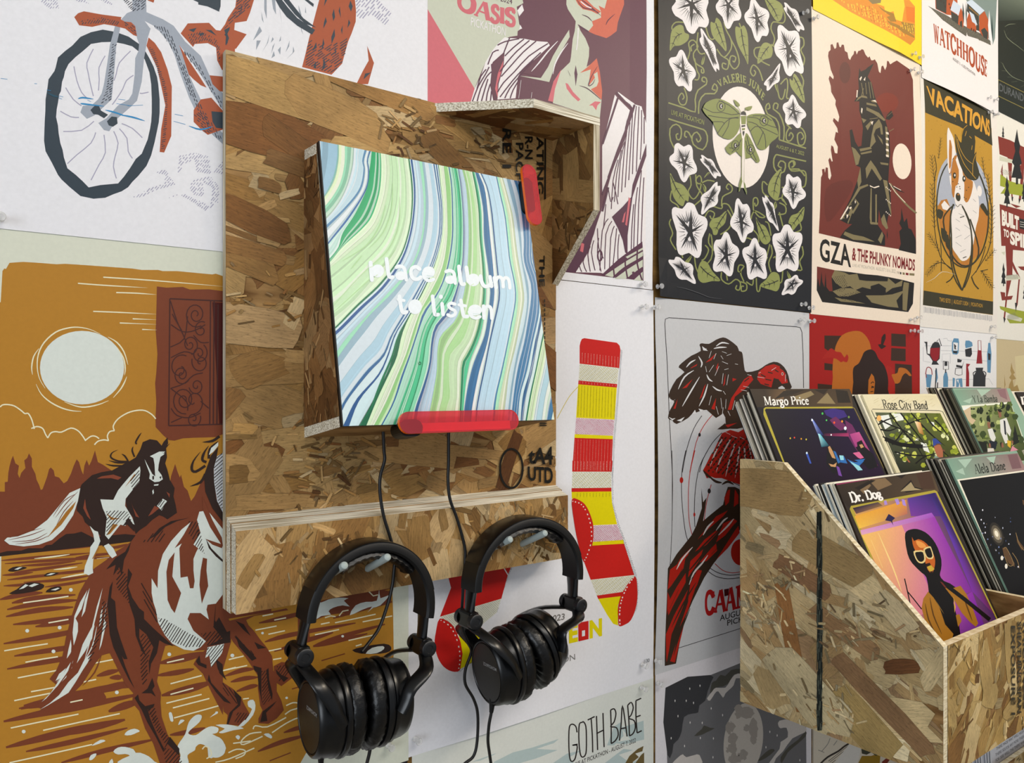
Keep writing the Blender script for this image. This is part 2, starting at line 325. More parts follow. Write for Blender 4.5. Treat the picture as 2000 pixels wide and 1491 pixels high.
def serif_line(text, thick=.16, thin=.07, gap=.03):
    key = ('serif', text, thick, thin, gap)
    if key in _glyph: return _glyph[key]
    x = 0; polys = []
    for ch in text:
        wd, st = SERIF[ch]
        for s in st:
            k, rest = s[0], pts(s[2:])
            if k == 'D': polys.append([(x + a, b) for a, b in ell(rest[0][0], rest[0][1], thick * .62, thick * .62, 10)]); continue
            rest = [(x + a, b) for a, b in rest]
            if len(rest) > 2: rest = curve(rest, False, 3)
            ww = {'T': thick, 't': thin, 'S': thin * .9}[k]
            if k in 'tS':
                (ax, ay), (bx, by) = rest[0], rest[-1]
                if abs(ay - by) < 1e-6 and ay in (0, 1): # keep bars inside the line
                    rest = [(q[0], q[1] + (ww / 2 if ay == 0 else -ww / 2)) for q in rest]
            polys += stroke_quads(rest, ww)
        x += wd + gap
    xs = [p[0] for q in polys for p in q]; x0, x1 = min(xs), max(xs)
    _glyph[key] = [[((a - x0) / (x1 - x0), b) for a, b in q] for q in polys]; return _glyph[key]

class Art:
    def __init__(s, plane, cl, bend=None, cu=(), cv=(), h0=0.0, dh=0.0001):
        s.pl = plane; s.cl = cl; s.bend = bend or (lambda u, v: 0.0); s.cu = list(cu); s.cv = list(cv); s.h0 = h0; s.dh = dh; s.items = []; s.seq = 0; s.diag = None
    def map(s, cr, p):
        c = CROPS[cr] if isinstance(cr, str) else cr; k = c[2] if len(c) > 2 else .23
        return s.pl.uv(c[0] + p[0] * k, c[1] + p[1] * k)
    def put(s, uvp, lvl, col, part='print'):
        """uvp: convex polygon in sheet coordinates; entries may carry a colour after u, v"""
        if isinstance(col, str): col = hx(col)
        q = clip_convex(list(uvp), s.cl)
        if len(q) < 3: return
        cells = [q]
        for ax, cuts in ((0, s.cu), (1, s.cv)):
            for cc in cuts:
                nx = []
                for c in cells:
                    lo = min(p[ax] for p in c); hi = max(p[ax] for p in c)
                    if lo < cc < hi: nx += [clip_half(c, lambda p: cc - p[ax]), clip_half(c, lambda p: p[ax] - cc)]
                    else: nx.append(c)
                cells = nx
        if s.diag:      # a sheet that is not flat: follow the two triangles of every cell of its mesh
            nx = []
            for c in cells:
                mu, mv = sum(p[0] for p in c) / len(c), sum(p[1] for p in c) / len(c); f = s.diag(mu, mv)
                nx += [clip_half(c, f), clip_half(c, lambda p: -f(p))]
            cells = nx
        for c in cells:
            if len(c) >= 3: s.items.append((lvl, s.seq, part, c, col))
    def p(s, lvl, col, cr, data, sm=0, ro=0, part='print', seed=3):
        s.seq += 1; q = pts(data)
        if sm: q = curve(q, True, sm)
        if ro: q = rough(q, ro, seed)
        uvp = [s.map(cr, a) for a in q]
        for t in geometry.tessellate_polygon([[Vector((a, b, 0)) for a, b in uvp]]): s.put([uvp[i] for i in t], lvl, col, part)
    def grad(s, lvl, cr, data, cols, part='print'):
        """quad with a colour at each corner, drawn as an 6 x 6 blend"""
        s.seq += 1; a, b, c, d = [s.map(cr, q) for q in pts(data)]; cols = [hx(k) for k in cols]; n = 6
        mixv = lambda i, j, q: tuple((q[0][k] * (1 - i) + q[1][k] * i) * (1 - j) + (q[3][k] * (1 - i) + q[2][k] * i) * j for k in range(len(q[0])))
        for i in range(n):
            for j in range(n):
                s.put([mixv(x / n, y / n, (a, b, c, d)) + mixv(x / n, y / n, cols) for x, y in ((i, j), (i + 1, j), (i + 1, j + 1), (i, j + 1))], lvl, None, part)
    def s(s, lvl, col, cr, wd, data, taper='', sm=3, closed=False, part='print'):
        s.seq += 1; q = pts(data)
        if sm and len(q) > 2: q = curve(q, closed, sm)
        for k in stroke_quads(q, wd, taper, closed): s.put([s.map(cr, a) for a in k], lvl, col, part)
    def ss(s, lvl, col, cr, wd, lines, taper='', sm=3):
        for l in lines.split('/'): s.s(lvl, col, cr, wd, l.strip(), taper, sm)
    def pp(s, lvl, col, cr, polys, sm=0, ro=0):
        for l in polys.split('/'): s.p(lvl, col, cr, l.strip(), sm, ro)
    def dots(s, lvl, col, cr, data, r, ry=None, n=8):
        for x, y in pts(data): s.p(lvl, col, cr, ell(x, y, r, ry or r, n))
    def hatch(s, lvl, col, cr, data, ang, gap, wd, dash=0, seed=1, jit=.15, sm=0):
        s.seq += 1; q = pts(data); q = curve(q, True, sm) if sm else q; r = random.Random(seed); a = math.radians(ang); ca, sa = math.cos(a), math.sin(a)
        rot = [(x * ca + y * sa, -x * sa + y * ca) for x, y in q]; y = min(b for _, b in rot) + gap * .5; y1 = max(b for _, b in rot)
        while y < y1:
            xs = []
            for i in range(len(rot)):
                (ax, ay), (bx, by) = rot[i], rot[(i + 1) % len(rot)]
                if (ay > y) != (by > y): xs.append(ax + (y - ay) / (by - ay) * (bx - ax))
            xs.sort()
            for i in range(0, len(xs) - 1, 2):
                segs = [(xs[i] + r.uniform(0, gap * jit * 3), xs[i + 1] - r.uniform(0, gap * jit * 3))]
                if dash:
                    segs2 = []; x = segs[0][0]
                    while x < segs[0][1]:
                        l = r.uniform(.5, 1.5) * dash; segs2.append((x, min(x + l, segs[0][1]))); x += l + r.uniform(.25, .6) * dash
                    segs = segs2
                for xa, xb in segs:
                    if xb - xa < wd * .6: continue
                    pl = [(xa * ca - y * sa, xa * sa + y * ca), (xb * ca - y * sa, xb * sa + y * ca)]
                    for k in stroke_quads(pl, wd * r.uniform(.8, 1.2)): s.put([s.map(cr, b) for b in k], lvl, col)
            y += gap * r.uniform(1 - jit, 1 + jit)
    def t(s, lvl, col, cr, text, bottom, top, bold=0.0, serif=None, part='lettering', spacing=1.0):
        """a line of text between two curves: its foot and its head, each given left to right"""
        lb, lt = pts(bottom), pts(top); fb = [s.map(cr, p) for p in lb]; ft = [s.map(cr, p) for p in lt]
        if len(fb) > 2: fb = curve(fb, False, 6)
        if len(ft) > 2: ft = curve(ft, False, 6)
        def at(c, x):
            k = x * (len(c) - 1); i = max(0, min(len(c) - 2, int(math.floor(k)))); f = k - i
            return (c[i][0] + (c[i + 1][0] - c[i][0]) * f, c[i][1] + (c[i + 1][1] - c[i][1]) * f)
        s.seq += 1
        for q in (serif_line(text, *serif) if serif and all(c in SERIF for c in text) else glyphs(text, bold, spacing=spacing)):
            o = []
            for x, y in q:
                a, b = at(fb, x), at(ft, x); o.append((a[0] + (b[0] - a[0]) * y, a[1] + (b[1] - a[1]) * y))
            s.put(o, lvl, col, part)
            if serif: s.seq += 1
    def build(s, parent, m=None):
        # every layer of ink lies a hair above the one before it
        h = s.h0 + 2e-5; last = None; mbs = {}
        for lvl, seq, part, c, col in sorted(s.items, key=lambda i: (i[0], i[1])):
            if last is not None and (lvl, seq) != last: h += 1.6e-6 + (1e-5 if lvl != last[0] else 0)
            last = (lvl, seq); mbs.setdefault(part, MB()).poly([s.pl.at(p[0], p[1], h + s.bend(p[0], p[1])) for p in c], [tuple(p[2:6]) for p in c] if len(c[0]) > 2 else col)
        for part, mb in mbs.items(): mb.build(part, m or INK, parent)
# ---------------------------------------------------------------- the setting
def slab(name, x0, x1, y0, y1, z0, z1, m):
    b = MB(); b.box(x0, x1, y0, y1, z0, z1); o = b.build(name, m); o['kind'] = 'structure'; return o
slab('wall_back', -1.6, 4.6, 0.0, 0.08, 0.0, 3.0, WOODWALL)
FLOORM = mat('floor_concrete', '#8f8a82', 0.6, 0.3); mottle(FLOORM, '#7d786f', '#9c978d', 3)
slab('floor', -1.6, 4.6, -3.6, 0.08, -0.08, 0.0, FLOORM)
CEILM = mat('ceiling_paint', '#e8e6e0', 0.9, 0.1)
slab('ceiling', -1.6, 4.6, -3.6, 0.08, 3.0, 3.08, CEILM)

class Sheet:
    """height of a curling sheet above the wall, straight-edged between the nodes of a small grid"""
    def __init__(s, us, vs, f):
        s.us, s.vs = us, vs; s.H = [[f(u, v) for v in vs] for u in us]
    def cell(s, x, a):
        k = 0
        while k < len(a) - 2 and x > a[k + 1]: k += 1
        return k, (x - a[k]) / (a[k + 1] - a[k])
    def h(s, u, v):
        i, a = s.cell(u, s.us); j, b = s.cell(v, s.vs); H = s.H
        if a >= b: return H[i][j] + (H[i + 1][j] - H[i][j]) * a + (H[i + 1][j + 1] - H[i + 1][j]) * b
        return H[i][j] + (H[i + 1][j + 1] - H[i][j + 1]) * a + (H[i][j + 1] - H[i][j]) * b
    def diag(s, u, v):
        i, _ = s.cell(u, s.us); j, _ = s.cell(v, s.vs); u0, du, v0, dv = s.us[i], s.us[i + 1] - s.us[i], s.vs[j], s.vs[j + 1] - s.vs[j]
        return lambda p: (p[0] - u0) / du - (p[1] - v0) / dv
def poster(box, label, color='#e9e9ee', base=0.001, curl=None):
    """one sheet of paper on the wall; box = u0, u1, v0, v1 in metres. Returns the sheet and an Art to print on it."""
    u0, u1, v0, v1 = box; w_, h_ = u1 - u0, v1 - v0; b = MB(); th = .00035; col = hx(color)
    if curl:
        us = [u0 + w_ * t for t in (0, .05, .12, .25, .5, .75, .88, .95, 1)]; vs = [v0 + h_ * t for t in (0, .04, .1, .2, .32, .44, .56, .68, .8, .9, .96, 1)]
        sh = Sheet(us, vs, lambda u, v: curl((u - u0) / w_, (v - v0) / h_)); f = sh.h
    else: us, vs, sh, f = [u0, u1], [v0, v1], None, (lambda u, v: 0.0)
    P = lambda u, v, h: WALL.at(u, v, base + f(u, v) + h)
    for i in range(len(us) - 1):
        for j in range(len(vs) - 1):
            A_, B_, C_, D_ = (us[i], vs[j]), (us[i + 1], vs[j]), (us[i + 1], vs[j + 1]), (us[i], vs[j + 1])
            for q in (((A_, B_, C_), (A_, C_, D_)) if curl else ((A_, B_, C_, D_),)):
                b.poly([P(*p, th) for p in q], col); b.poly([P(*p, 0) for p in reversed(q)], col)
    edge = [(u, v0) for u in us] + [(u1, v) for v in vs[1:]] + [(u, v1) for u in reversed(us[:-1])] + [(u0, v) for v in reversed(vs[1:-1])]
    for i in range(len(edge)):
        p, q = edge[i], edge[(i + 1) % len(edge)]; b.poly([P(*p, 0), P(*q, 0), P(*q, th), P(*p, th)], col)
    o = b.build('concert_poster', INK, loc=WALL.at(u0, v0, 0)); tag(o, label, 'poster', 'concert posters pinned to the wall')
    art = Art(WALL, [(u0, v0), (u1, v0), (u1, v1), (u0, v1)], f, us[1:-1], vs[1:-1], base + th)
    if curl: art.diag = sh.diag
    return o, art
bell = lambda x, c, w: max(0.0, 1 - ((x - c) / w) ** 2)
# ---------------------------------------------------------------- strand board: a prism plus the strands pressed into its face
TONES = ['#b08a55', '#a57f48', '#b4905c', '#9c743e', '#bf9c6c', '#8b6034', '#a37a45', '#b0884f', '#7d5229', '#bb9760', '#956c3c', '#a88350', '#c6aa7c']
def strands(plane, poly, parent, n, seed, ang=0.0, spread=28, size=(.06, .16), wid=(.018, .056), tones=TONES, gain=1.0, extra=(), h=0.0, name='strand_surface'):
    r = random.Random(seed); mb = MB(); us = [p[0] for p in poly]; vs = [p[1] for p in poly]
    items = []
    for k in range(n):
        small = k > n * .45 and r.random() < .62
        L = r.uniform(*size) * (r.uniform(.18, .45) if small else (1 if r.random() < .75 else .55)); Wd = r.uniform(*wid) * (r.uniform(.08, .4) if small else (1 if r.random() < .7 else .4))
        cu, cv = r.uniform(min(us) - .02, max(us) + .02), r.uniform(min(vs) - .02, max(vs) + .02)
        a = math.radians(ang + (r.gauss(0, spread * .5) if r.random() < .8 else r.uniform(-90, 90)))
        col = hx(r.choice(tones)); g = r.uniform(.84, 1.10) * gain * (r.choice((.7, .84, 1.14)) if small else 1); items.append((cu, cv, L, Wd, a, tuple(c * g for c in col[:3]) + (1,)))
    for (cu, cv, L, Wd, a, tone) in extra: items.append((cu, cv, L, Wd, math.radians(a), hx(tone)))
    nc = max(3, n // 45); cen = [(r.uniform(min(us), max(us)), r.uniform(min(vs), max(vs))) for _ in range(nc)]
    for k in range(int(n * .55)):   # slivers and crumbs gathered in places
        c0 = r.choice(cen); col = hx(r.choice(tones)); g = r.choice((.42, .55, .7, 1.22, 1.3)) * gain
        items.append((c0[0] + r.gauss(0, .028), c0[1] + r.gauss(0, .022), r.uniform(.004, .024), r.uniform(.0009, .0036), math.radians(ang + r.gauss(0, 40)), tuple(min(.9, c * g) for c in col[:3]) + (1,)))
    for k, (cu, cv, L, Wd, a, col) in enumerate(items):
        sk = r.uniform(-.35, .35) * Wd; e0, e1 = L / 2, L / 2; w2 = Wd / 2; jag = lambda: r.uniform(-.16, .16) * Wd
        q = [(-e0 + sk, -w2), (-L * .2, -w2 * r.uniform(.94, 1.1)), (L * r.uniform(.0, .25), -w2 * r.uniform(.9, 1.08)), (e1 + jag(), -w2 * r.uniform(.78, 1)), (e1 + jag() + .12 * Wd, -w2 * r.uniform(.2, .5)), (e1 + jag(), w2 * r.uniform(.0, .3)), (e1 - sk + jag(), w2 * r.uniform(.6, .95)),
             (L * .15, w2 * r.uniform(.92, 1.1)), (-L * .2, w2 * r.uniform(.92, 1.08)), (-e0 + jag(), w2 * r.uniform(.7, 1)), (-e0 + jag() - .1 * Wd, w2 * r.uniform(.1, .4)), (-e0 + jag(), -w2 * r.uniform(.3, .6))]
        ca, sa = math.cos(a), math.sin(a); ox, oy = r.uniform(0, 9), r.uniform(0, 9)
        put = lambda x, y: (cu + x * ca - y * sa, cv + x * sa + y * ca, x + ox, y + oy)
        dk = r.uniform(.5, .95); dark = tuple(c * dk for c in col[:3]) + (1,)
        rim = [put(x * 1.006, y + (.0005 if y > 0 else -.0003)) for x, y in q]; wq = [put(x, y) for x, y in q]
        for qq, cc, dz in ((rim, dark, 0.0), (wq, col, 1.6e-6)):
            for tri in geometry.tessellate_polygon([[Vector((p[0], p[1], 0)) for p in qq]]):
                tq = clip_convex([qq[i] for i in tri], poly)
                if len(tq) >= 3: mb.poly([plane.at(p[0], p[1], h + 2e-5 + k * 3.2e-6 + dz) for p in tq], cc, uvs=[(p[2], p[3]) for p in tq])
    return mb.build(name, STRAND, parent, kind='stuff')
def board(name, parent, plane, poly, th, edge=EDGE, face=OSB, bevel=0):
    """flat board: front face on the plane, thickness going away from the viewer's side"""
    b = MB(); b.prism([plane.at(u, v, 0) for u, v in poly], [plane.at(u, v, -th) for u, v in poly], 0, 1)
    return b.build(name, [face, edge], parent)

ST = empty('listening_station', (0.505, 0, 1.247), 'strand board listening station with marbled album panel and neon clips', 'listening station')
XL, XR, YB, ZB, ZT = 0.2605, 0.7507, -0.0140, 1.247, 1.888
back = board('back_board', ST, Plane((0, YB, 0), (1, 0, 0), (0, 0, 1), (0, -1, 0)), [(XL, ZB), (XR, ZB), (XR, ZT), (XL, ZT)], .0106, edge=EDGEV)
strands(Plane((0, YB, 0), (1, 0, 0), (0, 0, 1), (0, -1, 0)), [(XL, ZB), (XR, ZB), (XR, ZT), (XL, ZT)], back, 620, 11, 0, 32,
        extra=[(.345, 1.792, .085, .03, -28, '#7a5229'), (.36, 1.765, .10, .022, -12, '#7d5a33'), (.45, 1.80, .12, .04, 5, '#bd9a62'), (.31, 1.855, .12, .045, -8, '#b8935a'), (.40, 1.845, .13, .05, -12, '#b08a54'),
               (.285, 1.70, .1, .03, -18, '#80562b'), (.57, 1.81, .11, .035, -35, '#8a6334'), (.63, 1.30, .05, .03, 30, '#6f4d29'), (.662, 1.395, .085, .020, 68, '#5d3818'), (.33, 1.33, .1, .05, 3, '#b2905e'), (.42, 1.315, .11, .045, 10, '#8d6a3c'), (.37, 1.32, .06, .025, -50, '#b48a50')])
# printing on the back board: grade stamps running down the panel and a round mill mark
bp = Art(Plane((0, YB, 0), (1, 0, 0), (0, 0, 1), (0, -1, 0)), [(XL, ZB), (XR, ZB), (XR, ZT), (XL, ZT)], h0=.0034, dh=.00003)
def down(text, x, y0, y1, wd, bold=.02):   # lettering turned a quarter, reading downwards
    xa, xb = x - wd / 2, x + wd / 2
    bp.t(0, '#17140e', (0, 0, 1), text, [(xa, y0), (xa, y1)], [(xb, y0), (xb, y1)], bold)
down('RE 1', 987, 252, 329, 17); down('PACF', 1012, 280, 352, 15); down('R-N', 1030, 268, 312, 15); down('ATING', 1052, 268, 380, 14)
down('THE', 1056, 500, 560, 10); down('III', 1058, 822, 832, 14)
bp.t(0, '#17140e', (0, 0, 1), 'UTD', '1028,938 1077,946', '1028,911 1077,913', .03); bp.t(0, '#17140e', (0, 0, 1), 'tA4', '1028,905 1077,909', '1031,876 1077,872', .03)
bp.s(0, '#17140e', (0, 0, 1), 4, ell(996, 915, 22, 38, 24), closed=True); bp.s(0, '#17140e', (0, 0, 1), 3, '1062,255 1062,390', sm=0)
for y in range(585, 720, 9): bp.s(0, '#2a2419', (0, 0, 1), 2.2, [(1061, y), (1061, y + 6)], sm=0)
bp.build(back)
bp_l = [c for c in back.children if c.name.startswith('lettering')][0]; bp_l['label'] = 'black grade stamp lettering running down the board'

# headphone rail: two more layers of board screwed to the lower edge, the front one a touch higher and lower
def rail(y0, y1, z0, z1, xl, xr, zf):   # the top edge is cut sloping, zf at its front
    b = MB(); b.prism([(xl, y0, z0), (xr, y0, z0), (xr, y0, z1), (xl, y0, z1)], [(xl, y1, z0), (xr, y1, z0), (xr, y1, zf), (xl, y1, zf)], 0, 1)
    return b.build('rail_layer', [OSB, EDGE], ST)
ra = rail(-.0142, -.0300, 1.2465, 1.3540, .2612, .7500, 1.3482)
rb = rail(-.0303, -.0465, 1.2492, 1.3474, .2622, .7475, 1.3418)
RP = Plane((0, -.0465, 0), (1, 0, 0), (0, 0, 1), (0, -1, 0))
strands(RP, [(.2622, 1.2492), (.7475, 1.2492), (.7475, 1.3418), (.2622, 1.3418)], rb, 260, 23, 90, 46, size=(.04, .11), tones=['#b99460', '#a9824b', '#c5a473', '#98703e', '#cfb283', '#8d6537', '#b48d55'])
# hood over the upper right corner: a flat top and an upright cheek, both with a clipped corner
TP = Plane((0, 0, 1.8765), (1, 0, 0), (0, 1, 0), (0, 0, -1))
top_poly = [(.538, -.0142), (.6357, -.107), (.756, -.107), (.756, -.0142)]
b = MB(); b.prism([TP.at(u, v, 0) for u, v in top_poly], [TP.at(u, v, -.0118) for u, v in top_poly], 0, 1); hood = b.build('hood_top', [OSB, EDGE], ST)
hs = Plane((0, 0, 1.8765), (1, 0, 0), (0, 1, 0), (0, 0, -1)); hs.n = Vector((0, 0, -1))
strands(hs, top_poly, hood, 34, 5, -30, 40)
ck = [(-.0142, 1.6575), (-.107, 1.755), (-.107, 1.8762), (-.0142, 1.8762)]
SP = Plane((.7435, 0, 0), (0, 1, 0), (0, 0, 1), (-1, 0, 0))
b = MB(); b.prism([(.7435, y, z) for y, z in ck], [(.7555, y, z) for y, z in ck], 0, 1); cheek = b.build('hood_cheek', [OSB, EDGEV], ST)
strands(SP, ck, cheek, 60, 8, 60, 50, tones=['#8d6a3c', '#9a7547', '#7c5a31', '#a5824f', '#6d4c28'])

# wedge box that carries the album panel
BXL, BXR, BT = .3534, .656, .0125
FT, FB = Vector((0, -.0590, 1.790)), Vector((0, -.1250, 1.459)); BKT, BKB = 1.790, 1.4405
tdir = (FT - FB).normalized(); fn = Vector((0, tdir.z * -1, tdir.y)); fn = fn if fn.y < 0 else -fn
PT = .006                                        # thickness of the album panel
iF = lambda p: p - fn * PT                       # box front edge lies behind the panel
a, b_ = iF(FT), iF(FB)
def quadprism(name, prof, x0, x1, mats, side=0):
    m = MB(); m.prism([(x0, y, z) for y, z in prof], [(x1, y, z) for y, z in prof], 0, 1); return m.build(name, mats, ST)
side_prof = [(YB - .0002, BKB + BT), (b_.y, b_.z + BT * .98), (a.y, a.z - BT), (YB - .0002, BKT - BT)]
for nm, x0, sd in (('box_side', BXL, 31), ('box_side', BXR - BT, 32)):
    o = quadprism(nm, side_prof, x0, x0 + BT, [OSB, EDGEV])
    if sd == 31: strands(Plane((BXL, 0, 0), (0, 1, 0), (0, 0, 1), (-1, 0, 0)), side_prof, o, 190, sd, 90, 60, size=(.04, .1), tones=['#8a6238', '#9a7348', '#7a532d', '#a98558', '#6c4826'])
o = quadprism('box_top', [(YB - .0002, BKT - BT), (a.y, a.z - BT), (a.y, a.z), (YB - .0002, BKT)], BXL, BXR, [EDGE, OSB])
o = quadprism('box_bottom', [(YB - .0002, BKB), (b_.y, b_.z), (b_.y, b_.z + BT * .98), (YB - .0002, BKB + BT)], BXL, BXR, [EDGE, OSB])

# album panel: black edged board printed with marbled paper and the invitation
AP = Plane(FB, (1, 0, 0), tdir, fn); AH = (FT - FB).length
BLKEDGE = mat('panel_edge_black', '#0d0d10', .5)
m = MB(); m.prism([AP.at(BXL, 0, 0), AP.at(BXR, 0, 0), AP.at(BXR, AH, 0), AP.at(BXL, AH, 0)], [AP.at(BXL, 0, -PT), AP.at(BXR, 0, -PT), AP.at(BXR, AH, -PT), AP.at(BXL, AH, -PT)], 0, 0)
panel = m.build('album_panel', [BLKEDGE], ST)
# (the print itself is in the marbled print section)

# neon clips on black spacers
NEON = mat('neon_acrylic', (1, .115, .15, 1), .03, .5, **{'Transmission Weight': .72, 'IOR': 1.3})
NEONE = mat('neon_acrylic_edge', (1, .16, .01, 1), .25, .5)
def stadium(cx, cy, L, R_, along, n=12):
    o = []
    for k in range(n + 1):
        t = -PI / 2 + PI * k / n; o.append((L / 2 - R_ + R_ * math.cos(t), R_ * math.sin(t)))
    for k in range(n + 1):
        t = PI / 2 + PI * k / n; o.append((-L / 2 + R_ + R_ * math.cos(t), R_ * math.sin(t)))
    return [(cx + x, cy + y) if along == 'u' else (cx - y, cy + x) for x, y in o]
def clip_piece(pxa, pxb, along, R_, gap, th, spacer, ledge=False):
    """pill of acrylic standing off the panel; its front face runs between two pixels' points"""
    fp = Plane(FB + fn * (gap + th), (1, 0, 0), tdir, fn)
    ua, ub = fp.uv(*pxa), fp.uv(*pxb); cx, cy = (ua[0] + ub[0]) / 2, (ua[1] + ub[1]) / 2
    L = (abs(ua[0] - ub[0]) if along == 'u' else abs(ua[1] - ub[1]))
    st = stadium(cx, cy, L, R_, along)
    m = MB(); m.prism([fp.at(u, v, 0) for u, v in st], [fp.at(u, v, -th) for u, v in st], 0, 1); o = m.build('neon_clip', [NEON, NEONE], ST)
    sp = Plane(FB, (1, 0, 0), tdir, fn); sx, sy, sl, sr, sal = spacer(cx, cy)
    ss_ = stadium(sx, sy, sl, sr, sal); m = MB(); m.prism([sp.at(u, v, gap) for u, v in ss_], [sp.at(u, v, -.012) for u, v in ss_], 0, 0); m.build('spacer', [BLACK], o)
    if ledge:      # acrylic album shelf behind the pill's lower half; its red is a painted-in reflection
        m = MB(); q = [(cx - L / 2 + .018, cy - .0105), (cx + L / 2 - .012, cy - .0105), (cx + L / 2 - .012, cy - .0005), (cx - L / 2 + .018, cy - .0005)]
        m.prism([sp.at(u, v, gap) for u, v in q], [sp.at(u, v, .0002 - PT) for u, v in q], 0, 0); m.build('clip_ledge', [NEONL], o)
    return o
NEONL = mat('shelf_reflection_red', (1, .10, .09, 1), .25, .5)  # opaque bright red, standing in for the reflection seen in a clear ledge
clip_piece((780, 826), (1013, 820), 'u', .0128, .010, .0045, lambda x, y: (x - .068, y - .0055, .03, .010, 'u'), True)
clip_piece((1031, 321), (1048, 439), 'v', .0125, .010, .0045, lambda x, y: (x - .003, y, .05, .008, 'v'))
def peg(px, py):
    pl = Plane((0, -.100, 0), (1, 0, 0), (0, 0, 1), (0, -1, 0)); x, z = pl.uv(px, py)
    a, b = Vector((x, -.046, z - .024)), Vector((x, -.100, z)); d = (b - a).normalized()
    m = MB(); m.lathe([(0, 0), (.0045, 0), (.0047, .02), (.0048, (b - a).length - .004), (.0042, (b - a).length - .0012), (.0025, (b - a).length), (0, (b - a).length + .0003)], a, d, 14)
    return m.build('peg', PEG, ST, smooth=True)
for q in ((674, 1104), (758, 1088), (998, 1053), (1066, 1041)): peg(*q)
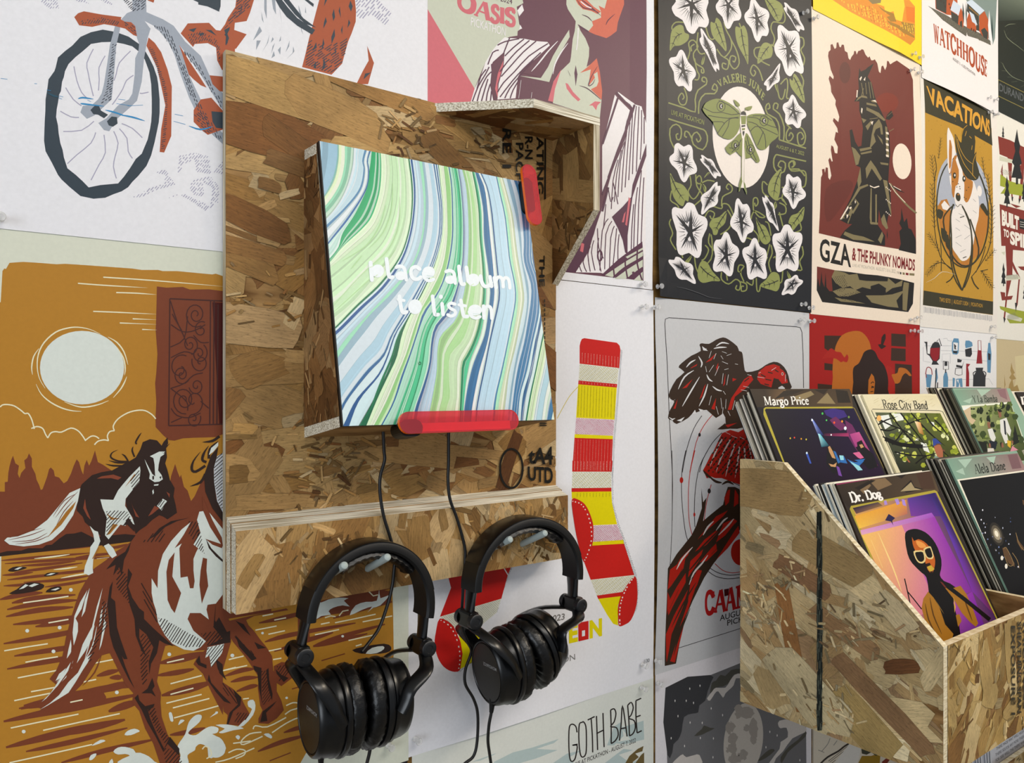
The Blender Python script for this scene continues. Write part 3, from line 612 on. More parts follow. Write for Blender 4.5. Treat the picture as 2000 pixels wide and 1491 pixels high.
# ---------------------------------------------------------------- headphones hanging from the pegs
CUPFACE = mat('cup_face_plate', '#17130e', .42, .4); SATIN = mat('black_satin_plastic', '#07080a', .28, .45)
KNOB = mat('black_knob_face', '#141518', .4, .5); LOGO = mat('silver_print', '#9a9a9a', .5)
def headphones(cx, cy, hz, hw, roll, yaw, label, tilt, rtilt, ryaw, rise=.128):
    """hz: height of the hinges, hw: half width between them. Local frame: x across, y towards the wall, z up"""
    T = empty('headphones', (cx, cy, hz), label, 'headphones', 'headphones hanging on the pegs')
    R = Matrix.Translation((cx, cy, hz)) @ Matrix.Rotation(math.radians(yaw), 4, 'Z') @ Matrix.Rotation(math.radians(roll), 4, 'Y')
    G = lambda p: R @ Vector(p)
    zc = .042; rx, rz = hw + .003, rise - zc
    arc = lambda a, dr=0: Vector(((rx + dr) * math.cos(a), 0, zc + (rz + dr) * math.sin(a)))
    def band(name, m, prof, a0, a1, n=44, wr=0):
        """sweep a closed cross-section (dr, y) along the arch"""
        rows = []
        for i in range(n + 1):
            a = a0 + (a1 - a0) * i / n; row = []
            for dr, y in prof:
                w = wr * (.5 + .5 * math.sin(i * 2.1 + y * 180)) * (1 if dr < 0 else 0); q = arc(a, dr - w); q.y = y; row.append(G(q))
            rows.append(row)
        b = MB(); b.grid(rows, closed_u=True); b.poly(list(reversed(rows[0]))); b.poly(rows[-1]); return b.build(name, m, T, smooth=True)
    d = math.radians
    hb = band('headband', BLACKSOFT, [(.0, -.0165), (.0, .0165), (-.0025, .0185), (-.009, .0185), (-.0115, .016), (-.0115, -.016), (-.009, -.0185), (-.0025, -.0185)], d(-4), d(184))
    band('band_seam', SATIN, [(.0002, -.0172), (.0007, -.016), (.0007, .016), (.0002, .0172), (-.001, .0172), (-.001, -.0172)], d(20), d(160))
    band('headband_pad', LEATHER, [(-.0118, -.013), (-.0118, .013), (-.016, .015), (-.0205, .010), (-.0215, 0), (-.0205, -.010), (-.016, -.015)], d(46), d(134), 34, .0014)
    for sx in (-1, 1):
        # slider and hinge block
        e = Vector((sx * (rx - .0065), 0, zc + .004)); h = Vector((sx * hw, 0, 0))
        b = MB(); b.tube([G(e), G(e * .5 + h * .5), G(h + Vector((-sx * .001, 0, .006)))], [(.0042, .013), (.0045, .0105), (.006, .0085)], 12, up=(1, 0, 0)); b.build('slider', SATIN, T, smooth=True)
        b = MB(); b.box(-.0075, .0075, -.0145, .0145, -.012, .010)
        b.v = [tuple(G(h + Vector(v))) for v in b.v]; b.build('hinge_block', SATIN, T, bevel=.003)
        for sy in (-1, 1):
            b = MB(); b.lathe([(0, .0040), (.0045, .0038), (.0050, .0046), (.0088, .0046), (.0100, .0036), (.0103, 0), (.0103, -.004)], G(h + Vector((0, sy * .016, -.001))), R.to_3x3() @ Vector((0, sy, 0)), 24)
            b.build('hinge_knob', KNOB, T, smooth=True)
        # ear cup: axis along x, leaning by tilt; its own frame
        ti = tilt if sx < 0 else rtilt; yw = 0 if sx < 0 else ryaw
        M = R @ Matrix.Translation((sx * .0012, 0, -.0670)) @ Matrix.Rotation(math.radians(ti), 4, 'Y') @ Matrix.Rotation(math.radians(yw), 4, 'Z')
        K = lambda x, y, z: M @ Vector((sx * x, y, z))
        ry, rzz = .0420, .0520
        def shell(name, m, prof, seg=40, par=T, wr=0, cap=False):
            rows = []
            for x, k in prof:
                row = []
                for i in range(seg):
                    t = 2 * PI * i / seg; w = 1 + wr * (math.sin(i * 2.7 + x * 900) * .6 + math.sin(i * 1.3 + 2 + x * 400) * .5) * (1 if 0.003 < x < .018 else .3)
                    row.append(K(x + wr * .03 * math.sin(i * 2.1), ry * k * w * math.cos(t), rzz * k * w * math.sin(t)))
                rows.append(row)
            b = MB(); b.grid(rows, closed_u=True)
            if cap: b.poly(list(reversed(rows[0]))); b.poly(rows[-1])
            return b.build(name, m, par, smooth=True)
        cup = shell('ear_cup', SATIN, [(.0215, .70), (.0215, .99), (.0240, 1.02), (.0275, 1.02), (.0285, .99), (.0290, .93), (.0310, .93), (.0318, .97), (.0365, .965), (.0385, .93), (.0500, .90), (.0560, .86), (.0580, .80), (.0575, .775), (.0560, .76), (.0560, .2)], cap=True)
        plate = shell('cup_plate', CUPFACE, [(.0562, .755), (.0574, .745), (.0580, .60), (.0580, .05)], par=cup, cap=True)
        shell('ear_cushion', LEATHER, [(.0010, .58), (.0010, .76), (.0026, .90), (.0070, .99), (.0120, 1.01), (.0170, .99), (.0205, .94), (.0215, .86)], seg=64, par=T, wr=.024, cap=True)
        # logo across the plate
        if sx < 0:
            lb = MB()
            for q in glyphs('MONOPRICE', .01): lb.poly([K(.0583, -.026 + .030 * x, .0095 + .0045 * y) for x, y in q])
            o = lb.build('lettering', LOGO, cup); o['label'] = 'small silver maker name on the cup'
        # yoke: two arms from the hinge to the pivots at the middle of the cup
        for sy in (-1, 1):
            pv = K(.034, sy * (ry * .97 + .0035), 0); mid = K(.046, sy * (ry * .99 + .0035), rzz * .50)
            top = G(h + Vector((0, sy * .010, -.009)))
            p1 = top.lerp(mid, .5) + (R.to_3x3() @ Vector((sx * .004, sy * .011, .004)))
            q = [top, p1, mid, mid.lerp(pv, .6) + (R.to_3x3() @ Vector((0, sy * .0008, 0))), pv]
            # smooth
            cc = [Vector(a) for a in q]; fine = []
            for i in range(len(cc) - 1):
                g = lambda k: cc[max(0, min(len(cc) - 1, k))]
                a, b1, c1, d1 = g(i - 1), g(i), g(i + 1), g(i + 2)
                for k in range(5):
                    t = k / 5; fine.append(.5 * (2 * b1 + (c1 - a) * t + (2 * a - 5 * b1 + 4 * c1 - d1) * t * t + (3 * b1 - a - 3 * c1 + d1) * t ** 3))
            fine.append(cc[-1])
            b = MB(); b.tube(fine, [(.0092 - .003 * abs(i / len(fine) - .35), .0027) for i in range(len(fine))], 12, up=(1, 0, 0)); b.build('yoke_arm', SATIN, T, smooth=True)
    return T
headphones(.4030, -.0750, 1.1915, .0800, 8, 0, 'black over-ear headphones on the first pair of pegs, beside the horse poster', -8, -6, 0)
headphones(.6425, -.0750, 1.1960, .0905, 3, 0, 'black over-ear headphones on the second pair of pegs, in front of the sock poster', -9, -22, 8)

def cable(label, px, ys, r=.0021, relief=None):
    """px: points of the photo; ys: the distance of each from the wall"""
    P = []
    for (x, y), d in zip(pts(px), ys): pl = Plane((0, -d, 0), (1, 0, 0), (0, 0, 1), (0, -1, 0)); P.append(pl.at(*pl.uv(x, y)))
    fine = []
    for i in range(len(P) - 1):
        g = lambda k: P[max(0, min(len(P) - 1, k))]
        a, b, c, d = g(i - 1), g(i), g(i + 1), g(i + 2)
        for k in range(6):
            t = k / 6; fine.append(.5 * (2 * b + (c - a) * t + (2 * a - 5 * b + 4 * c - d) * t * t + (3 * b - a - 3 * c + d) * t ** 3))
    fine.append(P[-1])
    m = MB(); m.tube(fine, r, 10); o = m.build('headphone_cable', CABLE, smooth=True, loc=P[0]); tag(o, label, 'cable', 'headphone cables')
    if relief:
        n = relief; m = MB(); m.tube(fine[:n], [.0052 - .0024 * (i / max(1, n - 1)) for i in range(n)], 14); m.build('strain_relief', BLACKSOFT, o, smooth=True)
    return o
cable('thin black cable from the marbled box down behind the first headphones', '748,838 750,880 751,900 743,930 742,961 749,1007 762,1050 771,1085 769,1120 766,1145 758,1178 742,1224 726,1249 706,1274', [.052, .050, .050, .050, .050, .0505, .051, .0515, .0515, .0515, .053, .060, .070, .080])
cable('thin black cable from the marbled box passing the second headphones and hanging free', '876,838 876,900 875,940 879,976 893,1015 907,1066 908,1100 904,1160 902,1220 912,1252 920,1268 919,1280 909,1309 909,1337 925,1366 933,1396 932,1447 925,1477 908,1492 890,1510', [.052, .050, .050, .050, .0505, .051, .0515, .0515, .045, .04, .035, .033, .03, .03, .03, .03, .03, .03, .03, .03])
cable('cable leaving the second headphones from a thick strain relief', '962,1352 961,1376 959,1395 955,1417 953,1447 956,1472 960,1500 964,1530', [.078, .078, .077, .075, .070, .066, .062, .06], relief=12)
cable('cable leaving the first headphones from a thick strain relief', '628,1456 627,1474 627,1492 628,1512 629,1530', [.078, .078, .077, .075, .073], relief=14)
cable('thin cable hanging below the right cup of the first headphones', '724,1458 721,1474 717,1490 712,1510', [.078, .077, .076, .075])
# ---------------------------------------------------------------- record bin with two tiers of sleeves
BX, BIN_R = 1.110, 2.62
BIN = empty('record_bin', ((BX + BIN_R) / 2, -.25, .9596), 'strand board record bin with sloping sides filled with two tiers of records', 'record bin')
bt = .0118; ybk, yfr, zbt, ztp, zfr = -.083, -.418, .9596, 1.3786, 1.143
sp_ = [(ybk, zbt), (yfr, zbt), (yfr, zfr), (-.167, ztp), (ybk, ztp)]
m = MB(); m.prism([(BX, y, z) for y, z in sp_], [(BX + bt, y, z) for y, z in sp_], 0, 1); side = m.build('side_panel', [OSB, PLYEDGE], BIN)
strands(Plane((BX, 0, 0), (0, 1, 0), (0, 0, 1), (-1, 0, 0)), sp_, side, 520, 41, 32, 40, gain=1.36, size=(.05, .14), wid=(.015, .06),
        tones=['#ab956c', '#a18a60', '#b39f76', '#977d55', '#bdab85', '#9c8056', '#ae9970', '#8b7050', '#b7a47c', '#c8b995', '#9d8c67'],
        extra=[(-.33, 1.04, .17, .032, 34, '#8d6c4a'), (-.20, 1.20, .10, .03, 20, '#8a6747'), (-.185, 1.08, .20, .028, 78, '#96683a'), (-.27, 1.13, .12, .03, 22, '#9a7852'), (-.13, 1.33, .15, .07, 0, '#a68a5b'), (-.25, 1.24, .12, .05, 20, '#a1875a'), (-.36, 1.10, .05, .02, -20, '#6e4626'), (-.30, 1.0, .12, .06, 35, '#a78d58'), (-.21, 1.02, .14, .07, 40, '#c5b48c')])
art = Art(Plane((BX, 0, 0), (0, 1, 0), (0, 0, 1), (-1, 0, 0)), sp_, h0=.0025, dh=.00003)
art.p(0, '#4b5146', (0, 0, 1), rough(pts('1597,1002 1606,998 1608,1200 1607,1425 1598,1427 1598,1200'), 1.6, 4, 14)); art.hatch(1, '#161d1a', (0, 0, 1), '1597,1000 1606,998 1608,1200 1607,1427 1597,1428 1597,1200', 91, 1.5, 1.5, dash=40, jit=.3); art.hatch(2, '#7d7a64', (0, 0, 1), '1597,1000 1606,998 1608,1200 1607,1427 1597,1428 1597,1200', 20, 9, .7, dash=5, seed=5, jit=.6)
art.build(side)
m = MB(); m.prism([(BIN_R - bt, y, z) for y, z in sp_], [(BIN_R, y, z) for y, z in sp_], 0, 1); m.build('side_panel', [OSB, PLYEDGE], BIN)
def bpanel(name, x0, x1, y0, y1, z0, z1, faces=PLYEDGE, osb=OSB):
    m = MB()
    m.prism([(x0, y0, z0), (x1, y0, z0), (x1, y0, z1), (x0, y0, z1)], [(x0, y1, z0), (x1, y1, z0), (x1, y1, z1), (x0, y1, z1)], 0, 1)
    return m.build(name, [osb, faces], BIN)
fp_ = bpanel('front_panel', BX + bt + .0002, BIN_R - bt - .0002, yfr, yfr + bt, zbt, zfr)
FPL = Plane((0, yfr, 0), (1, 0, 0), (0, 0, 1), (0, -1, 0)); fq = [(BX + bt, zbt), (1.75, zbt), (1.75, zfr), (BX + bt, zfr)]
strands(FPL, fq, fp_, 330, 44, 60, 50, gain=1.18, size=(.04, .11), tones=['#b0935c', '#a5874e', '#bd9f68', '#93713d', '#c9b07e', '#9c7d48', '#7d5a30', '#b69a62'])
art = Art(FPL, fq, h0=.0022, dh=.00003)
for tx, xa, ya, yb, wd in (('EXPOSURE 1', 1976, 1222, 1396, 8), ('SHEATHING SPAN', 1988, 1214, 1392, 8), ('THICKNESS', 1999, 1208, 1384, 8)):
    art.t(0, '#3a3424', (0, 0, 1), tx, [(xa - wd / 2, ya), (xa - wd / 2, yb)], [(xa + wd / 2, ya), (xa + wd / 2, yb)], .02)
art.build(fp_)
bpanel('back_panel', BX + bt + .0002, BIN_R - bt - .0002, ybk - .0052, ybk, zbt, ztp - .002)
bpanel('bottom_panel', BX + bt + .0002, BIN_R - bt - .0002, yfr + bt + .0002, ybk - .0054, zbt, zbt + bt)
bpanel('tier_panel', BX + bt + .0002, BIN_R - bt - .0002, -.245, -.245 + bt, zbt + bt + .0002, 1.215)
bpanel('tier_shelf', BX + bt + .0002, BIN_R - bt - .0002, -.245 + bt + .0002, ybk - .0054, 1.170, 1.1818)
bpanel('lower_shelf', BX + bt + .0002, BIN_R - bt - .0002, yfr + bt + .0002, -.2452, 1.0430, 1.0548)
bpanel('wall_cleat', BX + .36, BIN_R - .16, ybk + .0002, -.0028, 1.06, 1.30)
for x in (1.4665, 1.830, 2.19):
    m = MB(); pr = [(-.2452, 1.0550), (yfr + bt + .0002, 1.0550), (yfr + bt + .0002, 1.149), (-.2452, 1.149)]
    m.prism([(x - .0058, y, z) for y, z in pr], [(x + .0058, y, z) for y, z in pr], 0, 1); m.build('divider', [OSB, PLYEDGE], BIN)

LEAN = math.radians(24.5); LT = Vector((0, math.sin(LEAN), math.cos(LEAN))); LN = Vector((0, -math.cos(LEAN), math.sin(LEAN)))
SZ = .315
CARD = ink_mat('record_card', .45, .2)
def sleeve(x0, wdt, ytop, ztop, th, col, label, group, rot=0.0, name='record_sleeve', rim=None):
    """one record in its jacket: front face's upper left corner at (x0, ytop, ztop), leaning back"""
    o = Vector((x0, ytop, ztop)) - LT * SZ; m = MB(); c = hx(col); r = hx(rim or col); e = .0016
    pl = Plane(o, (1, 0, 0), LT, LN)
    fr = [(0, 0), (wdt, 0), (wdt, SZ), (0, SZ)]
    m.poly([pl.at(u, v, 0) for u, v in fr], c); m.poly([pl.at(u, v, -th) for u, v in reversed(fr)], c)
    for i in range(4):
        a, b = fr[i], fr[(i + 1) % 4]; m.poly([pl.at(*a, -th), pl.at(*b, -th), pl.at(*b, -th / 2), pl.at(*a, -th / 2)], r); m.poly([pl.at(*a, -th / 2), pl.at(*b, -th / 2), pl.at(*b, 0), pl.at(*a, 0)], c if rim else r)
    ob = m.build(name, CARD, loc=o); tag(ob, label, 'record', group); return ob, pl, fr
ORD = 'first second third fourth fifth sixth seventh eighth ninth tenth eleventh'.split()
def stack(x0, wdt, yf, yb, z, n, label, group, cols, seed, zb=None):
    """n sleeves behind a front cover, from yf (front) back to yb"""
    r = random.Random(seed); d = (yb - yf) / n; tn = math.tan(LEAN)
    for k in range(n):
        y = yf + d * (k + 1); zz = (z + (zb - z) * (k + 1) / n if zb else z) - abs(r.gauss(0, .0025))
        # keep every sleeve in the stack parallel: slide along its own plane
        y2 = y - (z - zz) * tn
        cc = cols[k % len(cols)]; v = hx(cc); tone = 'black' if max(v[:3]) < .02 else 'dark' if max(v[:3]) < .06 else 'grey' if max(v[:3]) < .35 else 'blue grey' if v[2] > v[0] else 'buff' if max(v[:3]) < .68 else 'cream'
        sleeve(x0 + r.uniform(-.003, .004), wdt, y2, zz, d * .72, cc, tone + ' edged record, ' + ORD[k] + ' sleeve ' + label, group, rim=cols[(k * 3 + 1) % len(cols)])
EC = ['#e6e0d0', '#c9c4b4', '#2a2724', '#d8d2c0', '#8a8578', '#efeadd', '#39322c', '#b7b0a0', '#5e5a52', '#d0d6d8', '#1e1c1a']
YB_, YF_ = -.0900, -.2500
margo, PM, fm = sleeve(1.126, .3200, YB_, 1.500, .0035, '#26211c', 'front record of the back tier, stage photo with blue spotlight under white lettering', 'front covers of the back tier')
stack(1.126, .316, YB_, -.0475, 1.497, 10, 'behind the blue spotlight cover', 'records behind the blue spotlight cover', EC, 3, 1.476)
rose, PRs, fr_ = sleeve(1.4935, .316, -.0900, 1.4885, .0035, '#e4dcb8', 'cream topped record of backlit tree branches and a singer in a blue cap', 'front covers of the back tier')
stack(1.486, .314, -.0900, -.064, 1.489, 5, 'behind the backlit tree cover', 'records behind the backlit tree cover', ['#efe8d0', '#d9d2ba', '#26231f', '#f2ecd8', '#3a342e'], 4)
ylb, PY, fy = sleeve(1.862, .316, -.1020, 1.5015, .0035, '#8fb09a', 'pale green topped record in the back tier with people standing among trees', 'front covers of the back tier')
stack(1.850, .314, -.1020, -.050, 1.503, 11, 'behind the cover of people among trees', 'records behind the cover of people among trees', ['#3b3a30', '#8a8672', '#1f1e1a', '#c9c4ac', '#54513f', '#e4dfc9', '#2b2a24'], 5)
dn, PD, fd = sleeve(2.2300, .316, -.0960, 1.492, .0035, '#2b241f', 'dark topped record in the back tier, cut off past the pale green one', 'front covers of the back tier')
stack(2.215, .314, -.0960, -.052, 1.494, 8, 'behind the cut off dark cover', 'records behind the cut off dark cover', EC, 6)
drd, PG, fg = sleeve(1.126, .3160, YF_, 1.3515, .0035, '#2b211a', 'front record of the lower tier, singer in white sunglasses under purple light', 'front covers of the lower tier')
stack(1.126, .314, YF_, -.2085, 1.353, 9, 'behind the purple singer cover', 'records behind the purple singer cover', ['#f1ecdc', '#dcd7c7', '#20242a', '#e9e4d4', '#b3c0c6', '#1c1a18', '#f4f0e2'], 7, 1.349)
ale, PA, fa = sleeve(1.4990, .316, YF_, 1.3700, .0035, '#86a894', 'pale green topped record in the lower tier over a dark stage photograph', 'front covers of the lower tier')
stack(1.492, .314, YF_, -.2150, 1.3700, 8, 'behind the dark stage photograph', 'records behind the dark stage photograph', ['#26231f', '#d8d2c0', '#c2b8a4', '#3c3832', '#1b1a18', '#8d8778'], 8)
l2, PL2, fl2 = sleeve(1.8500, .316, -.2500, 1.3700, .0035, '#d6cfb6', 'pale record at the edge of view in the lower tier', 'front covers of the lower tier')
# ---------------------------------------------------------------- posters
U0, U1, U2, U3, U4, U5, U6 = .0465, .5044, .9798, 1.4480, 1.9183, 2.3578, 2.80
def mk(box, label, **k): return poster(box, label, **k)
bike, aB = mk((-.10, .5330, 1.6588, 2.33), 'large white poster of an orange furry animal riding a grey bicycle', base=.0018)
horse, aH = mk((.0405, U1, 1.000, 1.690), 'ochre poster of two running horses under a pale sun beside an ironwork window', color='#d9dccb', base=.0008)
oasis, aO = mk((.5230, .9772, 1.6700, 2.33), 'pink and plum poster of a woman in a striped jacket', base=.0012, curl=lambda x, y: .004 * max(0, x - .88) / .12 * bell(y, .55, .5))
sock, aS = mk((U1, .9800, 1.0035, 1.6690), 'white poster of two red and yellow striped socks', base=.0006, curl=lambda x, y: .003 * max(0, (x - .75) / .25) * bell(y, .5, .45) + .004 * bell(x, .35, .3) * max(0, 1 - y / .3))
val, aV = mk((.9872, 1.4530, 1.6590, 2.33), 'dark poster of white trumpet flowers around a green moth on a pale moon', color='#1f2126', base=.0020, curl=lambda x, y: .0045 * max(0, 1 - x / .2) ** 2 * bell(y, .45, .6) + .006 * max(0, 1 - x / .13) ** 2 * max(0, 1 - y / .12) + .003 * max(0, x - .8) / .2 * bell(y, .5, .45))
gza, aG = mk((1.4510, 1.9180, 1.6560, 2.297), 'cream poster of a samurai on a rock against a dark red cloud', color='#eadccb', base=.0016, curl=lambda x, y: .006 * max(0, (x - .7) / .3) ** 2 * bell(y, .5, .42) + .003 * max(0, 1 - x / .2) * bell(y, .5, .45))
yel, aY = mk((1.4580, 1.9240, 2.292, 2.60), 'bright yellow poster with an orange textured print hanging above the samurai', color='#f2d51f', base=.0030, curl=lambda x, y: .005 * bell(x, .72, .26) * max(0, 1 - y / .3))
wat, aW = mk((1.9240, 2.3620, 2.262, 2.75), 'white poster of orange mill buildings with snowy roofs', color='#e9e6e8', base=.0036, curl=lambda x, y: .0055 * bell(x, .55, .5) * max(0, 1 - y / .35) ** 1.5)
vac, aC = mk((1.9190, 2.3600, 1.652, 2.290), 'mustard poster of a corgi dog in a cowboy hat', color='#e4e0da', base=.0018, curl=lambda x, y: .004 * max(0, 1 - x / .25) * bell(y, .5, .45) + .004 * max(0, (x - .75) / .25) * bell(y, .45, .45))
dur, aD = mk((2.3480, 2.86, 2.275, 2.80), 'black poster with a thin gold name box and faint wings', color='#20261f', base=.0022)
bts, aT = mk((2.3580, 2.86, 1.640, 2.285), 'white poster of a long-legged red animal walking over a snowy valley', color='#e3e2da', base=.0014)
red, aR = mk((1.4470, 1.9190, 1.020, 1.6575), 'deep red poster of a person with a large dark afro and an orange sun', color='#9c150d', base=.0010)
jug, aJ = mk((1.9200, 2.3590, 1.020, 1.6610), 'white poster of jugs, bottles and coffee pots in red, blue and black', color='#e6e7ea', base=.0008)
tre, aE = mk((2.3600, 2.86, 1.020, 1.6490), 'beige poster of pale trees at the far end of the wall', color='#c4b590', base=.0006)
caa, aK = mk((.9840, 1.4475, 1.0080, 1.6575), 'grey poster of a red and brown bird gripping a branch', color='#c8c9cc', base=.0010, curl=lambda x, y: .0075 * max(0, 1 - x / .22) ** 2 * bell(y, .48, .44))
got, aN = mk((.5100, .9805, .3600, 1.0062), 'pale poster with thin black hand lettering and light blue clouds', color='#dcdfd8', base=.0004)
moo, aM = mk((.9850, 1.4550, .3600, 1.0100), 'grey night sky poster with a large cratered moon among clouds', color='#e0dde2', base=.0008)
mou, aU = mk((1.4600, 1.9200, .3600, 1.0050), 'pale poster with an ink-drawn ridge line and a gold shape', color='#d5ccbb', base=.0004)
ora, aQ = mk((1.9250, 2.3600, .3600, 1.0050), 'ochre poster with orange flowers showing below the record bin', color='#8f6f2c', base=.0004)
dark, aX = mk((.0600, .5030, .3600, 1.0020), 'pale poster with a black edged print mostly below the horse poster', color='#d4d4d4', base=.0002)
CROPS.update(Z=(0, 0, 1.0), a=(1060, 620, .21466), b=(1840, 0, .16097), c=(1900, 200, .30853), d=(1560, 60, .20117), e=(1560, 340, .20117), f=(1780, 220, .28169))
# ---- bicycle poster
a = aB; SL, ORG, GRY, HAT, LAV, BLU, WHT = '#33404b', '#ab5432', '#a0a8b5', '#3a3e4a', '#a8a6bd', '#2b8ac2', '#e9e9ee'
a.p(1, SL, 'A', '870,258 770,280 680,320 610,395 550,440 490,495 470,580 460,610 410,680 400,760 395,790 385,850 383,950 378,1030 372,1200 385,1290 440,1390 490,1490 520,1529 590,1594 680,1669 790,1692 890,1684 960,1654 1030,1629 1085,1594 1120,1549 1170,1499 1240,1414 1280,1324 1310,1210 1335,1090 1345,1040 1352,960 1352,850 1340,720 1330,660 1300,570 1265,500 1230,440 1175,378 1090,318 1050,303 980,278')
a.p(2, WHT, 'A', '860,365 770,380 725,420 690,450 640,490 580,550 550,610 540,660 525,700 515,780 500,810 490,880 480,930 474,1000 490,1070 495,1130 510,1220 530,1280 540,1340 570,1434 640,1489 700,1544 750,1596 850,1576 1000,1562 1050,1504 1100,1434 1150,1354 1200,1310 1250,1190 1270,1100 1280,1040 1285,960 1285,850 1280,720 1265,620 1225,510 1170,440 1120,400 1050,380 960,362')
a.ss(3, LAV, 'A', 9, '790,422 735,540 745,620 765,720 790,822/890,480 838,580 840,680 833,775/1105,440 1010,540 985,630 965,690/625,570 650,690 690,790 735,838/1130,645 1070,690 1040,760 990,840 950,895/555,750 620,850 690,905/1258,788 1200,800 1185,795/510,950 600,998 668,1003/795,1035 690,1112 535,1122/810,1130 770,1220 650,1320 570,1395/880,1150 892,1300 840,1400 770,1535/962,1120 1000,1220 975,1330 960,1420 985,1520/1010,1098 1075,1180 1085,1290 1122,1350/1030,1055 1120,1095 1205,1175', sm=2)
a.pp(3, GRY, 'A', '985,180 965,260 930,390 905,560 880,720 860,800 830,850 780,895 700,905 680,960 735,1015 800,985 860,930 945,850 965,640 985,390 1015,260 1020,200/1120,-60 1122,100 1075,118 1028,170 1050,190 1110,195 1150,250 1160,330 1178,380 1172,440 1145,500 1140,640 1120,800 1090,850 1000,900 900,1010 832,1050 880,1110 925,1120 985,1020 1110,910 1160,860 1200,700 1220,500 1250,330 1275,250 1225,185 1350,270 1430,370 1480,480 1530,640 1600,830 1660,960 1800,1150 1880,1222 1960,1290 1960,1150 1880,1130 1760,1000 1690,830 1600,640 1520,390 1560,440 1700,640 1800,800 1880,930 1960,1000 1960,880 1880,790 1790,680 1700,480 1570,360 1470,225 1380,170 1240,110 1235,-60')
a.p(4, WHT, 'A', '1225,185 1265,240 1350,300 1300,225')
a.pp(4, ORG, 'A', '628,152 660,120 710,103 860,130 1028,152 1022,170 1055,190 1110,195 1145,230 1160,315 1130,305 1060,250 960,225 880,212 780,235 670,222/1258,325 1310,370 1365,450 1420,600 1455,740 1450,1160 1390,1300 1352,1295 1365,1100 1400,900 1370,760 1330,580 1240,395/1530,290 1590,205 1770,200 1830,262 1990,280 1990,600 1880,600 1840,520 1830,410 1760,372 1650,380 1635,405/1880,270 1930,160 2010,40 2020,-60 2140,-60 2100,160 1990,200 1980,270/1518,388 1600,520 1680,640 1750,750 1700,730 1640,680 1600,640/1775,645 1880,655 1990,660 1990,800 1860,780 1800,720/1700,850 1790,835 1900,960 1900,1100 1760,1150 1720,1120 1640,1040 1640,940/1260,-40 1320,-40 1300,30 1250,10')
a.pp(5, SL, 'A', '765,940 800,905 835,900 855,945 915,980 880,1010 830,980 790,975/905,1035 945,995 990,1000 995,1055 955,1082 920,1070/1790,950 1900,960 1900,1100 1830,1090 1800,1040/1610,-5 1870,-60 1868,60 1855,105')
a.p(5, SL, 'A', '1950,250 1900,300 1925,330 1915,400 1940,330 1925,290')
a.pp(5, SL, 'A', '1595,260 1665,243 1640,280/1680,290 1735,285 1700,315/1740,260 1790,262 1835,310')
for reg, an in (('690,180 860,150 1010,185 1000,225 860,205 690,215', -55), ('1050,190 1140,230 1160,310 1060,240', 40), ('1020,-20 1240,-20 1240,80 1120,110', -40), ('950,380 990,380 960,640 945,850 850,890 900,760', -35),
                ('1290,220 1400,235 1470,340 1510,470 1600,640 1660,830 1760,1000 1880,1180 1850,1200 1700,990 1610,800 1530,590 1470,450 1350,260', 70), ('1540,430 1640,480 1760,680 1880,870 1870,930 1740,690', 65),
                ('1250,390 1310,430 1350,560 1420,760 1420,960 1400,1280 1360,1280 1400,900 1370,720', -15), ('1590,300 1700,270 1830,330 1870,420 1860,560 1830,400 1740,350 1620,390', -60), ('1640,980 1700,950 1760,1010 1800,1140 1740,1130', 40), ('1890,260 1960,150 2080,10 2090,60 2000,160', -45)):
    a.hatch(6, HAT, 'A', reg, an, 17, 6.5, dash=34, seed=len(reg))
for reg in ('350,-20 480,-20 500,80 420,85 350,30', '620,-20 700,-20 760,40 640,20', '800,-20 880,-20 980,60 900,40', '1520,1325 1640,1300 1770,1330 1790,1460 1770,1480 1660,1470 1650,1360 1560,1400 1500,1490', '1800,1470 1890,1370 1890,1490', '1640,1530 1780,1500 1860,1580 1850,1720 1740,1800 1640,1730 1500,1650 1350,1720 1480,1670 1560,1650 1780,1740 1800,1600 1720,1560 1730,1680 1640,1660 1600,1600', '1300,1470 1400,1440 1490,1570 1300,1630 1200,1680 1120,1680 1270,1600 1390,1560 1400,1490'):
    a.hatch(3, LAV, 'A', reg, -50, 18, 7, dash=34, seed=len(reg))
a.ss(7, BLU, 'A', 14, '5,672 62,680/290,716 312,718/395,770 430,775/660,845 700,835 790,848/740,855 770,870/680,885 720,890 880,908/1000,848 1060,855/985,885 1110,905/1080,905 1210,898/890,940 970,960 1060,990/1010,980 1120,1000 1225,1032/1480,975 1550,990/1470,1035 1570,1062/1600,1075 1700,1105 1800,1080/500,820 535,830/495,838 525,848', 'm')
a.s(6, '#234f63', 'A', 16, '395,790 450,818 500,830', 'm')
# animal above the board
a.pp(4, ORG, 'B', '265,-20 420,-20 380,110 350,185 250,200 245,260 350,297 260,420 150,420 100,300 125,270 250,100/975,-30 1265,-30 1278,100 1275,190 1240,290 1210,360 1180,470 1160,545 1070,640 820,575 850,460 880,330/1372,395 1430,540 1380,720 1280,720 1340,600 1385,520')
a.pp(5, SL, 'B', '-60,-40 130,-40 120,60 118,105 60,70 -60,45/580,-20 630,-20 700,70 780,160 930,260 905,300 780,225 690,150 630,70/640,-20 690,-20 760,70 830,160 940,240 850,210 760,130/810,-20 840,-20 920,40 915,65')
a.pp(5, SL, 'B', '1020,-20 1045,-20 1005,60/1090,80 1100,150 1085,185 1075,130/1140,60 1150,160 1130,100/1230,10 1250,60 1235,105 1215,60/1020,150 1030,190 1000,250 1005,200/1215,170 1230,200 1205,245/1165,220 1160,300 1150,260/1095,250 1100,310 1070,380 1068,320/1000,330 1010,380 985,430/940,365 945,410 905,440/935,520 940,590 915,580/1005,490 1020,560 990,610/1100,390 1110,440 1100,480/1355,630 1405,620 1340,680')
